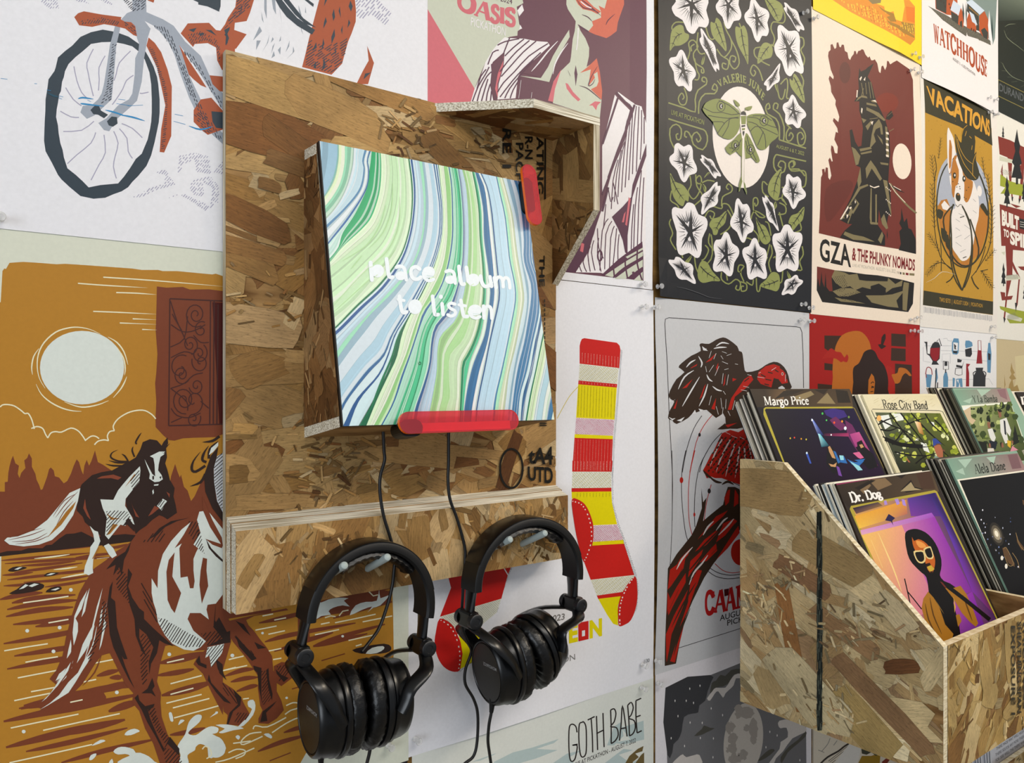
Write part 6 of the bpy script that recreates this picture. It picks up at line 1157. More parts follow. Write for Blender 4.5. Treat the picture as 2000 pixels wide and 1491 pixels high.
# moth
MG = '#7d8748'
a.pp(4, MG, 'M', '478,920 500,880 560,850 620,845 700,880 780,945 790,1000 785,1100 740,1170 690,1188 610,1150 560,1040 510,990 475,940/860,985 920,970 1000,975 1060,1010 1100,1090 1118,1160 1060,1210 1010,1270 960,1275 930,1240 880,1120 852,1060 850,1010/800,1130 815,1200 810,1340 760,1290 710,1320 665,1260 740,1190/835,1130 880,1180 930,1290 960,1370 930,1385 890,1340 830,1350 828,1240/738,850 780,880 790,905 760,905/835,920 895,905 880,940 850,940', sm=2)
a.ss(6, DK, 'M', 6, '480,920 560,960 640,960 720,980 790,970/520,985 600,1000 690,1010 780,1000/600,1140 660,1050 720,1010 780,1010/640,1165 690,1080 700,1010/560,1040 640,1040 660,1060/860,1000 940,1010 1010,1060 1100,1090/860,1040 930,1060 1000,1150 1010,1260/880,1120 920,1080 980,1090 1110,1150/940,1240 990,1120/700,1260 760,1260 800,1190/720,1300 790,1230/850,1160 870,1240 930,1370/840,1200 860,1280 890,1340/610,860 700,900 780,970/900,990 990,990 1060,1030', sm=2)
for x, y, r in ((630, 908, 26), (995, 1030, 26), (752, 1240, 24), (880, 1275, 24)):
    a.s(6, DK, 'M', 5, ell(x, y, r * 1.35, r * 1.7, 16), closed=True, sm=0); a.p(7, '#15161a', 'M', ell(x, y, r * .62, r * .98, 14)); a.p(8, FW, 'M', ell(x + r * .15, y, r * .35, r * .62, 12)); a.p(9, '#15161a', 'M', ell(x + r * .28, y, r * .24, r * .46, 12))
a.pp(5, MO, 'M', '795,960 845,960 850,1100 828,1180 835,1350 830,1500 832,1600 800,1600 805,1350 808,1180 790,1050')
a.pp(6, DK, 'M', '795,980 800,958 820,948 840,960 845,985/803,1070 836,1066 836,1080 803,1086/812,1120 830,1118 828,1140 820,1165 812,1140'); a.pp(6, MG, 'M', '797,990 845,988 840,1060 803,1062/806,1095 834,1092 832,1110 808,1112')
a.pp(6, MG, 'M', '806,1180 812,1180 808,1400 808,1560 802,1560/828,1180 833,1180 826,1400 826,1560 822,1560'); a.ss(6, MG, 'M', 4, '800,960 770,905 745,860/830,955 845,925 890,910', 'e')
a.pp(5, '#8e9a60', 'N', '800,200 812,240 790,320 780,330 782,270/822,240 835,260 850,330 848,355 825,300')
a.ss(6, DK, 'N', 3, '800,220 786,310/828,260 845,340')
a.t(2, GR, 'M', 'VALERIE JUNE', '625,740 700,712 775,704 850,716 920,760 990,860', '600,690 680,650 765,628 850,655 935,705 1010,810', serif=(.2, .12, .1))
a.t(2, GR, 'M', 'LIVE AT PICKATHON', '206,978 490,1066', '208,938 492,1022', .01)
a.t(2, GR, 'M', 'AUGUST 6 & 7, 2022', '1102,1262 1332,1332', '1104,1228 1334,1294', .01)
a.s(6, '#5a5b60', 'N', 4, '250,1135 330,1150 450,1190 540,1225 640,1235', 'm')
a.build(val)
# ---- samurai
a = aG; RB, BK, KH, CR = '#6e2c22', '#1d1a17', '#7d7250', '#eadccb'
a.p(1, RB, 'd', '300,190 300,140 318,132 340,180 355,170 360,120 375,115 388,160 400,165 410,138 430,140 440,200 465,215 475,270 490,288 505,255 525,230 530,200 545,200 555,235 570,200 590,195 605,182 622,190 640,235 665,265 680,252 695,290 715,290 730,280 755,320 770,400 785,415 795,350 810,340 830,385 845,350 850,295 865,300 880,330 910,310 945,292 1065,375 1100,480 1110,1400 1112,1770 1120,2168 1080,2150 1000,2130 880,2110 700,2080 520,2050 360,2010 180,1970 190,1760 200,1430 215,1400 210,1350 235,1345 240,1385 250,1330 270,1335 275,1430 290,1452 305,1410 290,1330 275,1260 290,1235 310,1275 318,1270 300,1160 305,1115 325,1130 340,1190 365,1195 370,1130 335,1060 350,985 372,995 365,950 320,880 330,850 375,890 385,840 370,790 345,720 350,680 305,600 300,540 280,470 290,440 325,475 330,450 300,380 275,250 280,210')
a.p(2, '#5a231b', 'd', ell(440, 410, 55, 105, 20)); a.p(2, '#7b2a18', 'd', ell(850, 700, 110, 95, 20)); a.p(2, '#62261d', 'e', '250,150 450,60 520,120 400,330 260,470', 3)
a.p(2, CR, 'd', ell(990, 1272, 86, 174, 26, -4))
a.p(3, BK, 'd', '580,365 595,400 640,380 660,360 720,320 660,450 700,510 730,640 750,700 790,780 835,880 870,1000 880,1200 870,1300 860,1470 880,1500 890,1780 860,1800 840,1930 790,1850 770,1740 760,1890 830,1990 830,2090 700,2080 520,2050 390,2010 440,1940 510,1880 470,1880 390,1840 500,1620 560,1460 590,1330 545,1310 500,1130 485,970 510,960 540,1080 570,1130 600,1120 615,950 600,850 580,780 580,690 530,690 560,640 575,560 570,470')
a.pp(4, KH, 'd', '545,690 570,650 610,630 650,640 660,660 600,650/650,700 740,720 750,740 650,720/650,745 770,800 835,870 820,880 720,810 648,775/690,680 740,680 750,705 700,695/600,850 650,870 620,900/640,930 700,870 700,900 660,970/720,920 770,860 800,920 810,1010 790,1010 780,940 740,960 720,1010 740,1080 680,1150 700,1010/750,1010 800,1060 810,1110 790,1080/580,1150 690,1130 700,1150 590,1175/590,1190 700,1165 700,1185 600,1205/505,1130 540,1150 590,1220 570,1300 545,1310 520,1200/640,1340 690,1260 740,1330 800,1440 780,1460 700,1340 650,1440/830,930 850,940 870,1230 845,1230/780,1280 860,1290 860,1310 790,1300/560,1460 590,1330 600,1470 570,1540/810,1450 850,1460 890,1760 890,1800 860,1700/790,1830 820,1780 860,1920 840,1930 800,1880')
a.pp(4, KH, 'e', '395,440 500,260 570,130 660,100 670,115 590,150 530,240 490,300 520,280 540,240 580,290 520,390 510,380 470,490 460,450 430,430 400,450/425,590 440,560 520,590 620,610 690,640 730,660 640,650 520,640/760,640 800,560 815,600 790,680/690,140 680,430 690,480 700,470 700,140/735,200 735,480 750,480 750,200/680,465 760,475 760,495 690,490')
a.pp(5, BK, 'e', '445,380 490,300 505,310 470,400/500,300 540,250 560,290 515,360/430,420 450,390 490,410 465,470/560,250 590,220 600,250 575,285')
a.pp(6, CR, 'e', '390,445 470,310 475,330 410,435/480,330 500,318 505,330 490,345/535,265 545,258 545,280 538,290/455,400 470,392 472,410 458,435/680,110 720,130 770,115 775,125 730,140 685,125'); a.pp(6, CR, 'd', '555,580 565,580 560,650 550,650/600,750 612,760 605,810 596,790/580,470 600,445 605,455 590,490/620,480 640,450 635,490/690,890 715,880 705,920/700,680 735,675 750,700')
a.ss(5, KH, 'd', 6, '690,500 720,660/670,500 690,660/640,510 650,620/600,510 620,630/620,560 600,640/650,950 690,880/680,860 760,850/870,980 915,955')
for k in range(5): a.p(6, CR, 'd', [(836, 985 + k * 55), (862, 990 + k * 55), (866, 1012 + k * 55), (840, 1006 + k * 55)])
for k in range(12): a.p(6, CR, 'e', ell(840 + (k % 4) * 14, 130 + (k // 4) * 120 + (k % 4) * 12, 5, 7, 6))
a.ss(5, KH, 'e', 17, '880,95 940,190 1040,310 1118,385'); a.ss(6, CR, 'e', 5, '870,90 930,180 1020,280'); a.ss(5, BK, 'e', 12, '900,120 960,160 1015,185', 'e'); a.ss(6, CR, 'e', 6, '910,120 980,160')
a.pp(5, BK, 'd', '835,860 850,820 890,775 910,830 870,870'); a.ss(6, KH, 'd', 4, '850,835 900,790')
a.pp(3, BK, 'e', '985,330 1000,420 1010,470 1035,430 1050,530 1075,540 1100,600 1115,640 1118,780 960,740 980,680 965,560 990,530 965,480 980,440'); a.pp(3, BK, 'e', '850,540 856,600 852,640 846,590')
a.t(2, BK, 'e', 'GZA', '190,845 500,912', '192,622 490,690', .025, spacing=1.06)
a.t(2, '#7a1a1c', 'e', '& THE PHUNKY NOMADS', '508,840 1112,945', '512,712 1112,832', .03)
a.t(2, '#a39c8c', 'e', 'LIVE AT PICKATHON  AUGUST 5 & 6, 2022', '512,905 932,970', '514,872 934,930')
for k, (x, w, c) in enumerate(((945, 6, '#9a917c'), (960, 6, '#6f685a'), (974, 12, BK), (998, 20, KH), (1028, 26, '#7a1a1c'), (1062, 46, KH))): a.p(2, c, 'e', [(x, 944 + k * 4), (x + w, 948 + k * 4), (x + w, 970 + k * 4), (x, 966 + k * 4)])
a.p(1, BK, 'e', '165,900 340,935 500,955 640,975 760,985 880,1005 1000,1030 1108,1060 1100,1260 1055,1342 220,1245 165,1130')
a.p(2, RB, 'e', '165,900 340,935 310,1020 320,1140 290,1140 260,1100 250,960 240,1100 220,1050 210,950 195,1100 175,1010 165,1090')
a.pp(2, KH, 'e', '340,935 440,960 480,980 560,970 580,1030 650,1040 880,1045 860,1110 690,1090 690,1120 610,1100 540,1130 490,1090 420,1110 350,1060 310,1000/400,1110 500,1110 600,1150 470,1190 380,1190 320,1140/640,1180 800,1180 900,1170 1020,1130 940,1230 960,1300 860,1290 700,1250/340,1200 520,1230 640,1260 400,1240/860,1010 930,1070 1000,1030 990,1090 900,1110 830,1160/1010,1050 1060,1060 1040,1330 1000,1320 1000,1120')
a.hatch(3, BK, 'e', '320,1000 440,980 470,1100 420,1150 330,1130', 60, 16, 4, dash=14); a.hatch(3, BK, 'e', '330,1190 600,1130 700,1230 520,1250', 20, 14, 4, dash=14); a.pp(3, BK, 'e', '690,1090 770,1065 830,1105 840,1160 720,1150')
a.build(gza)
# ---- yellow print above
a = aY; a.p(1, '#e2912a', 'O', '340,-10 520,110 800,260 1015,390 1060,340 1062,60 960,-60 400,-60')
a.hatch(2, '#f0c23c', 'O', '420,0 700,60 1020,330 1010,380 780,240 520,100', 78, 22, 9, dash=26, jit=.4); a.hatch(2, '#c96e1c', 'O', '420,0 700,60 1020,330 1010,380 780,240 520,100', 82, 34, 7, dash=22, seed=4, jit=.4)
a.pp(2, '#f0d23a', 'O', '700,-30 960,-60 975,60 950,190 890,170 880,100 810,120 800,60 720,30/980,200 1000,230 970,250')
a.pp(3, '#a57a2c', 'O', '750,55 800,90 880,120 900,190 850,190 820,150 850,140 780,90/820,180 940,230 1055,310 1055,330 960,290 900,240 850,220/940,190 1055,210 1055,300 960,250')
a.hatch(4, '#e9c23c', 'O', '960,190 1055,215 1055,310 900,230', 80, 16, 7, dash=20, jit=.4); a.pp(3, '#e27a1e', 'O', '985,60 1060,70 1060,200 990,180'); a.pp(3, '#d98a2a', 'O', '1010,310 1056,340 1015,388 900,320'); a.pp(3, '#8d7a50', 'O', '640,-20 780,-20 770,30 700,40')
a.build(yel)
# ---- mill village
a = aW; OG = '#b4552a'
a.p(1, '#7d8f8c', 'O', '1380,-60 1760,-60 1740,330 1722,385 1690,340 1480,-20')
a.pp(1, '#5c5a50', 'O', '1170,55 1240,90 1320,130 1470,220 1620,290 1700,350 1705,390 1590,335 1510,310 1500,280 1495,315 1400,250 1310,185 1300,180 1200,80'); a.hatch(2, '#7d7a6c', 'O', '1180,60 1470,220 1700,350 1700,385 1495,300 1310,180', 20, 12, 4, dash=14)
a.pp(2, OG, 'O', '1230,-60 1420,-60 1420,140 1330,130 1235,80/1425,145 1450,70 1475,140 1470,240 1425,210/1500,170 1520,110 1580,230 1580,280 1500,240/1605,140 1650,100 1690,190 1680,340 1640,320 1605,270')
a.pp(3, '#3a3d38', 'O', '1235,-60 1330,-60 1325,120 1240,80/1365,100 1430,140 1425,210 1370,170/1505,30 1600,120 1605,270 1580,260 1580,180 1500,100/1620,260 1650,240 1680,280 1675,340 1640,320/1440,190 1460,180 1462,235 1442,225')
a.pp(3, '#c9d8ea', 'O', '1385,5 1450,60 1430,135 1360,90/1495,25 1540,0 1650,95 1608,130/1520,100 1560,130 1590,220 1545,190'); a.pp(3, '#e4e8ec', 'O', '1690,90 1700,200 1722,385 1690,340 1680,220/1480,60 1490,130 1484,215 1474,150'); a.pp(4, '#2e4444', 'O', '1466,30 1478,120 1474,200 1462,120/1494,20 1500,120 1496,220 1490,120/1712,130 1722,250 1722,360 1708,260')
for k in range(10): a.p(4, '#b8862f', 'O', [(1520 + k * 8, 62 + k * 7), (1524 + k * 8, 65 + k * 7), (1524 + k * 8, 78 + k * 7), (1520 + k * 8, 75 + k * 7)])
for x, y in pts('1345,30 1355,60 1300,20 1275,0 1310,50 1535,240 1555,250 1570,262'): a.p(4, '#3a2a22', 'O', [(x, y), (x + 9, y + 4), (x + 9, y + 22), (x, y + 18)])
a.t(1, '#a8481f', 'O', 'WATCHHOUSE', '1222,362 1445,495 1665,660', '1216,205 1445,345 1672,520', serif=(.2, .1, .05))
a.t(1, '#77706c', 'O', 'AUGUST 3 - 4, 2023 PICKATHON', '1376,520 1562,655', '1376,490 1562,628')
a.build(wat)
# ---- corgi in a hat
a = aC; MU, OL, WC, OC = '#b98d2c', '#37341f', '#e6e1de', '#b4752a'
a.p(1, MU, 'f', '84,-80 550,110 557,1405 72,1336'); a.p(2, OL, 'O', '1138,640 1425,775 1708,962 1722,1240 1440,1075 1148,960'); a.p(2, OL, 'f', '76,1235 557,1312 557,1403 72,1336')
a.hatch(1, '#8d8f98', 'f', '80,1345 552,1410 552,1450 80,1390', 88, 6, 2.2, jit=.3)
a.t(3, '#d69e35', 'O', 'VACATIONS', '1195,885 1330,960 1480,1040 1605,1110 1702,1165', '1160,728 1320,800 1480,885 1620,970 1700,1022', .035, spacing=.97)
a.t(3, '#b98d2c', 'f', 'TWO SETS!  |  AUGUST 3 2024  |  PICKATHON', '188,1322 487,1362', '188,1282 487,1328', .01)
a.p(2, '#a9b0bf', 'f', ell(345, 570, 180, 295, 40, -4)); a.s(4, OL, 'f', 9, ell(345, 690, 178, 385, 44, -3), closed=True, sm=0)
a.p(3, WC, 'f', ell(466, 545, 16, 38, 16, -4))
a.pp(3, OC, 'f', '175,650 200,610 240,600 260,650 270,700 260,1010 210,880 180,720/470,640 500,650 520,720 520,800 470,980 410,1030 430,800 455,720/280,930 330,1040 430,1000 400,1060 330,1070 270,1010'); a.pp(4, WC, 'f', '200,640 222,612 260,655 240,680 210,670')
a.p(4, WC, 'f', '255,440 300,640 270,690 260,800 275,930 310,990 345,1030 390,1010 420,930 440,800 460,720 460,600 440,520 415,470 350,480', 3)
a.pp(5, OC, 'f', '270,420 290,300 330,330 345,480 300,510 290,590 275,560/345,400 385,460 420,480 410,560 385,620 360,610 350,500/245,260 270,240 268,420 250,400', sm=2); a.p(6, WC, 'f', '300,330 325,300 345,400 360,500 355,610 340,650 310,640 300,560 318,480 322,400', 2)
a.p(5, WC, 'f', '248,105 262,130 285,180 298,260 300,290 275,330 262,420 248,400 242,300 240,160', 2); a.p(6, OC, 'f', '256,190 275,240 268,370 254,380', 2)
a.p(7, OL, 'f', ell(317, 587, 17, 30, 16, -8)); a.ss(7, OL, 'f', 4, '300,640 315,655 330,638 348,648'); a.p(8, OC, 'f', ell(318, 570, 8, 6, 8))
for x, y in ((292, 438), (358, 460)): a.p(7, OL, 'f', ell(x, y, 12, 22, 12)); a.p(8, WC, 'f', ell(x + 2, y - 2, 5, 9, 8))
a.dots(7, OL, 'f', '318,495 308,518 330,530 372,600 390,520 360,590 280,480 375,540 328,515', 4)
a.pp(7, OL, 'f', '295,150 320,190 340,210 345,160 360,110 380,88 405,95 425,140 437,200 430,290 445,270 440,330 463,410 455,460 425,472 380,455 345,400 310,300', sm=2); a.ss(8, MU, 'f', 4, '312,185 330,250 370,320 420,360/365,165 375,130/395,165 410,180/415,230 410,260/300,160 320,260 355,350 390,400 440,460/380,90 350,120 340,170/440,290 420,350 418,440')
a.ss(7, OL, 'f', 10, '285,635 265,720 270,850 275,1000 300,1120 345,1235/345,650 390,740 410,850 410,960 390,1100 345,1235/290,640 240,690 215,760 260,960 340,1060 430,1040 460,940 400,740'); a.ss(7, OL, 'f', 8, '278,660 262,760 262,980 290,1140 340,1230/352,660 400,790 418,950 400,1110 360,1215/235,1180 265,1160 285,1130/460,1225 430,1190 410,1140')
a.ss(7, OL, 'f', 6, '375,1000 350,1010/360,720 330,730'); a.ss(5, '#9a9c9f', 'f', 3, '320,700 360,720/330,760 300,740/360,780 400,810/300,800 330,820/340,850 300,870/400,850 360,880/300,900 340,930/370,950 330,970/420,600 440,620/420,680 445,700')
def sprig(x0, y0, x1, y1, n, sz):
    for k in range(n):
        t = k / (n - 1); x, y = x0 + (x1 - x0) * t, y0 + (y1 - y0) * t; dx, dy = (x1 - x0), (y1 - y0); L = math.hypot(dx, dy); ux, uy = dx / L, dy / L; s_ = sz * (.6 + .4 * math.sin(PI * t))
        for g in (-1, 1): a.s(3, OL, 'f', sz * .4, [(x, y), (x + ux * s_ - g * uy * s_ * .8, y + uy * s_ + g * ux * s_ * .8)], 'm', 0)
    a.s(3, OL, 'f', 3, [(x0, y0), (x1, y1)], sm=0)
for q in ((150, 480, 128, 310, 8, 26), (150, 800, 130, 510, 10, 30), (185, 960, 110, 850, 7, 26), (180, 1030, 100, 1120, 7, 26), (180, 320, 198, 185, 7, 18), (500, 460, 486, 320, 6, 18), (540, 640, 520, 440, 8, 24), (535, 910, 550, 660, 9, 26), (505, 1030, 560, 960, 5, 22), (480, 1100, 548, 1210, 7, 26)): sprig(*q)
a.ss(3, OL, 'f', 5, '150,300 165,390 150,480 150,800 195,1000 270,1090/120,1075 200,1040 280,1090/500,520 540,640 535,910 470,1060 410,1140/470,1100 520,1090/190,850 200,960 200,1100/505,930 480,1020 440,1110'); a.pp(4, OL, 'f', '175,670 215,690 200,740 170,720/200,800 240,830 230,900 205,870/470,650 490,630 520,690 515,720 495,690/225,860 250,850 260,950 235,930', sm=2); a.dots(2, '#8a6a1e', 'f', '110,60 130,120 200,90 120,200 300,60 470,240 500,220 110,400 530,330 100,980 250,1200 480,1280 130,1180 520,1050 230,150 170,60 390,1280 340,1290', 3)
a.s(8, '#cfc7b4', 'f', 4, '90,1180 150,1150 210,1105 300,1125', 'm')
a.build(vac)
# ---- name box and wings
a = aD; a.s(1, '#7d743c', 'b', 9, '668,970 662,1165 1300,1470', sm=0); a.s(1, '#7d743c', 'b', 9, '668,970 1300,1280', sm=0); a.t(1, '#555a5c', 'b', 'DURAND JONES & FRIENDS', '678,1135 1480,1500', '682,1010 1490,1390', .02)
a.ss(1, '#6d7560', 'b', 9, '740,370 770,450 830,510 900,560 1000,640/750,330 800,300 880,295/720,770 760,850 850,940 1000,1000/710,860 780,870/730,780 700,760/780,940 860,940/830,1000 900,990/940,1060 1000,1030', 'm'); a.ss(1, '#4a5348', 'b', 6, '800,480 850,440/830,500 890,470/860,540 900,500/760,440 800,390/750,400 780,350/800,900 840,860/850,930 880,900', 'm')
a.grad(1, 'b', '655,-80 1100,-80 1100,240 655,260', ['#5a665c', '#7d8878', '#3a453c', '#28302a']); a.build(dur)
# ---- long legged animal over a snowy valley
a = aT; RS, TB, GN = '#7f2f22', '#1f201d', '#97a12c'
a.pp(1, RS, 'c', '155,215 230,240 330,290 520,340 520,400 320,420 318,480 300,620 286,620 302,440 290,400 245,370 240,500 250,610 240,600 225,480 215,350 165,330/165,645 260,670 520,740 520,960 250,935 246,1100 215,1230 200,1370 190,1370 205,1230 210,1060 202,910 176,910/240,990 295,1110 280,1280 265,1320 272,1250 286,1110 250,1050/185,390 172,440 190,500 185,440/170,1200 200,1205 200,1230 250,1225 240,1250 180,1255/280,1040 360,1040 360,1080 300,1060/230,640 300,660 270,670')
a.pp(2, GN, 'c', '170,455 230,500 340,530 340,600 230,580 170,580 200,540 168,530/165,1290 250,1310 400,1340 400,1400 230,1400 210,1370 250,1350 170,1310'); a.pp(2, '#c9cbb8', 'c', '165,340 300,380 300,400 165,370/200,1100 280,1090 300,1120 210,1130/210,1370 300,1390 310,1370 230,1340/175,950 200,945 195,970')
for x, y, h in ((187, 150, 80), (275, 170, 350), (212, 465, 200), (190, 1015, 150), (318, 500, 130), (325, 1130, 130)): a.p(3, TB, 'c', [(x, y), (x + h * .03, y + h * .2), (x + h * .06, y + h * .3), (x + h * .04, y + h * .42), (x + h * .09, y + h * .62), (x + h * .05, y + h * .66), (x + h * .1, y + h * .9), (x + h * .02, y + h * .9), (x + h * .02, y + h), (x - h * .02, y + h), (x - h * .02, y + h * .88), (x - h * .1, y + h * .88), (x - h * .05, y + h * .66), (x - h * .09, y + h * .6), (x - h * .03, y + h * .4), (x - h * .05, y + h * .28)])
a.pp(3, TB, 'c', '240,600 252,600 248,630 242,620/285,610 298,615 288,645/188,1360 204,1370 195,1400/262,1270 276,1270 268,1330'); a.hatch(2, '#8d8f86', 'c', '170,420 250,440 240,470 180,455', 60, 7, 2); a.hatch(2, '#6d6f66', 'c', '200,1090 290,1090 280,1120 205,1120', 60, 7, 2); a.hatch(2, '#6d6f66', 'c', '210,1350 260,1330 290,1370 215,1385', 60, 6, 2)
a.t(4, '#e6e3da', 'c', 'BUILT', '180,782 288,812', '178,680 288,725', .06); a.t(4, '#e6e3da', 'c', 'TO', '190,850 225,862', '190,800 225,812', .04); a.t(4, '#e6e3da', 'c', 'SPILL', '232,900 372,940', '230,812 372,850', .05); a.p(3, TB, 'c', '288,735 400,760 400,825 292,800')
for k in range(3): a.s(4, '#cfcdc4', 'c', 3, [(294, 757 + k * 14), (340, 767 + k * 14)], sm=0)
a.build(bts)
# ---- dark afro poster
a = aR; RD2, OR, DKB = '#9c150d', '#b0641a', '#2b1a12'
a.pp(1, '#3a2416', 'R', '300,242 460,245 440,360 330,370 300,350/868,225 990,232 992,338 868,330/868,348 990,355 990,462 865,455/300,475 370,485 370,540 300,535/242,650 395,665 395,730 245,720/900,480 1042,492 1045,760 900,760')
a.p(2, OR, 'R', '385,390 400,320 450,240 540,205 620,215 680,290 700,380 720,500 700,760 390,760 372,600 370,500', 3)
a.p(3, '#a31f14', 'R', '330,375 360,350 400,380 440,385 470,430 490,400 505,430 490,470 460,460 440,470 400,440 330,430 280,440', 2); a.p(3, OR, 'R', '830,540 870,570 920,560 930,520 960,515 1000,530 1040,580 1020,585 990,560 960,590 940,640 900,650 850,600', 2); a.p(3, '#a31f14', 'R', '820,520 850,500 890,540 870,580 900,650 890,720 840,730', 2)
a.p(4, DKB, 'R', '620,420 640,380 690,360 730,380 760,440 810,500 840,600 840,700 830,780 560,780 545,640 545,520 590,480', 3); a.pp(5, OR, 'R', '700,565 720,590 730,640 720,740 680,780 670,720 675,620'); a.ss(6, DKB, 'R', 7, '695,650 710,635 722,645/690,720 715,715/700,690 705,670'); a.p(6, DKB, 'R', ell(712, 680, 10, 8, 8))
a.pp(5, DKB, 'R', '815,225 820,270 800,320 825,330 800,350 780,355 755,318 780,315 785,260', sm=2); a.build(red)
# ---- jugs and bottles
a = aJ; RJ, BJ, KJ = '#8d1620', '#5d8fb4', '#2b2b2e'
a.ss(1, '#a9adb8', 'R', 3, '1150,330 1380,330 1380,280/1140,340 1140,460 1200,470/1290,370 1690,380/1300,470 1300,400 1370,395 1370,480/1430,440 1700,460/1340,620 1700,610 1730,660/1310,270 1340,265 1350,285 1380,290', sm=0)
a.pp(2, KJ, 'R', '1145,295 1175,295 1175,395 1200,400 1200,420 1170,400 1160,310/1200,350 1220,310 1240,295 1270,300 1285,330 1280,440 1255,465 1275,490 1210,490 1220,460 1195,420/1495,360 1550,345 1555,400 1540,425 1500,420/1585,515 1650,515 1645,540 1670,590 1668,675 1562,675 1565,590 1590,545/1430,440 1470,450 1460,470 1430,470/1420,490 1470,500 1490,450 1470,520 1420,510/1320,465 1345,465 1345,500 1320,500')
a.pp(3, RJ, 'R', '1200,350 1280,345 1278,400 1270,440 1250,460 1225,455 1200,410/1603,365 1635,370 1640,480 1592,480/1505,480 1540,485 1520,510 1530,560 1530,675 1503,675/1160,560 1162,600 1170,600 1165,560'); a.s(2, KJ, 'R', 7, '1255,295 1275,268 1295,330', sm=0); a.s(2, RJ, 'R', 5, '1605,285 1607,365 1593,480 1640,480 1632,370 1630,285 1605,285', sm=0); a.s(2, RJ, 'R', 7, '1160,570 1170,520 1190,512 1210,530 1215,575')
a.pp(2, BJ, 'R', '1400,265 1440,268 1445,300 1440,390 1425,405 1390,400 1382,370 1385,300/1500,285 1530,285 1555,300 1560,330 1545,340 1500,350 1495,320/1692,305 1710,305 1715,350 1720,400 1712,560 1685,555 1682,400 1690,340/1160,570 1215,575 1200,685 1168,680/1310,590 1325,550 1340,550 1352,600 1350,680 1310,680/1390,600 1410,605 1405,675 1390,675/1420,610 1470,605 1475,680 1455,680 1450,640 1440,680 1420,680/1240,540 1255,520 1265,600 1250,650')
a.pp(3, '#e6e7ea', 'R', '1395,300 1435,305 1432,370 1395,370/1425,620 1440,615 1440,650'); a.pp(4, KJ, 'R', '1400,310 1420,330 1415,350 1425,360 1405,360/1392,372 1432,376 1425,395 1395,390/1690,390 1712,400 1710,450 1692,450/1520,360 1530,380 1525,410 1515,390'); a.s(2, KJ, 'R', 5, '1415,520 1410,570 1440,580 1470,575 1470,520 1415,520', sm=0); a.s(2, KJ, 'R', 5, '1310,460 1310,530 1355,530 1355,465 1310,460', sm=0); a.ss(2, KJ, 'R', 8, '1590,545 1565,560 1570,590/1650,545 1672,560 1668,590')
a.ss(3, KJ, 'R', 9, '1330,530 1330,560/1250,520 1245,640 1240,740/1262,640 1258,740'); a.build(jug)
# ---- pale trees
a = aE; a.pp(1, '#cfc49a', 'R', '1920,420 2050,400 2050,760 1900,760 1930,600/1960,250 2050,250 2050,420'); a.pp(2, '#a38a52', 'R', '1890,470 1900,520 1920,560 1905,570 1930,610 1900,620 1910,680 1940,660 1960,720 2050,700 2050,800 1850,800 1870,660 1890,620 1870,600 1890,570 1880,540/1830,570 1840,660 1830,700'); a.build(tre)
# ---- bird on a branch
a = aK; BR, RB2, GP = '#38291f', '#b02318', '#c8c9cc'
a.s(1, '#2a2526', 'Q', 6, '1384,775 1380,500 1370,300 1355,262 1320,255 240,178 210,190 205,230 220,560 232,1000 258,1491 258,1900', sm=0)
a.s(1, '#2a2526', 'S', 5, '255,0 262,300 255,700 240,980', sm=0); a.s(1, '#2a2526', 'U', 5, '300,520 600,425 900,330', sm=0)
a.p(3, BR, 'Q', '520,395 580,400 640,365 700,345 750,365 820,420 835,460 860,470 870,520 880,600 900,640 1000,620 1060,580 1130,552 1190,570 1240,630 1265,720 1262,800 960,800 900,1000 870,1110 760,1120 650,1125 720,1070 700,990 640,1030 560,960 480,980 430,1000 400,1030 300,1080 260,1050 220,1030 240,960 280,890 230,860 240,800 300,700 370,640 320,600 350,560 430,500 510,460 500,410', 2)
a.pp(4, RB2, 'Q', '1000,640 1060,590 1130,572 1180,590 1230,650 1250,730 1200,740 1170,700 1130,690 1110,770 1020,740 990,700/880,700 940,660 960,700 900,770 800,850 770,960 740,960 770,860/430,600 480,570 475,585 420,610/550,560 640,480 600,540/500,870 540,760 555,740 520,850/350,780 440,700 390,770/270,950 310,870 290,950/720,1090 820,1070 740,1110/640,600 660,560 650,640/700,760 720,650 715,740/780,690 815,700 780,720/810,500 830,520/600,950 640,860 630,960/690,1160 760,1130 830,1150 880,1120 950,1170 960,1400 960,1540 560,1540 530,1470 600,1350')
a.pp(5, RB2, 'S', '530,170 600,30 640,0 960,0 960,280 840,290 700,240 600,200'); a.p(4, GP, 'S', '530,175 580,215 640,240 720,265 780,265 840,300 840,330 760,290 700,300 640,290 560,220'); a.ss(6, BR, 'S', 22, '530,170 570,215 610,240/590,230 640,265 690,275/690,290 740,265 790,290/780,270 840,300', 'm')
a.ss(6, '#d9cdc8', 'Q', 13, '690,1210 630,1330 590,1440/760,1210 680,1370 640,1491/800,1250 750,1400 720,1530/840,1270 820,1420 800,1540/880,1270 890,1440 895,1540/920,1250 950,1440', 'e')
a.hatch(6, BR, 'Q', '600,1350 690,1170 950,1180 960,1540 540,1500', -50, 34, 13, dash=24, jit=.3)
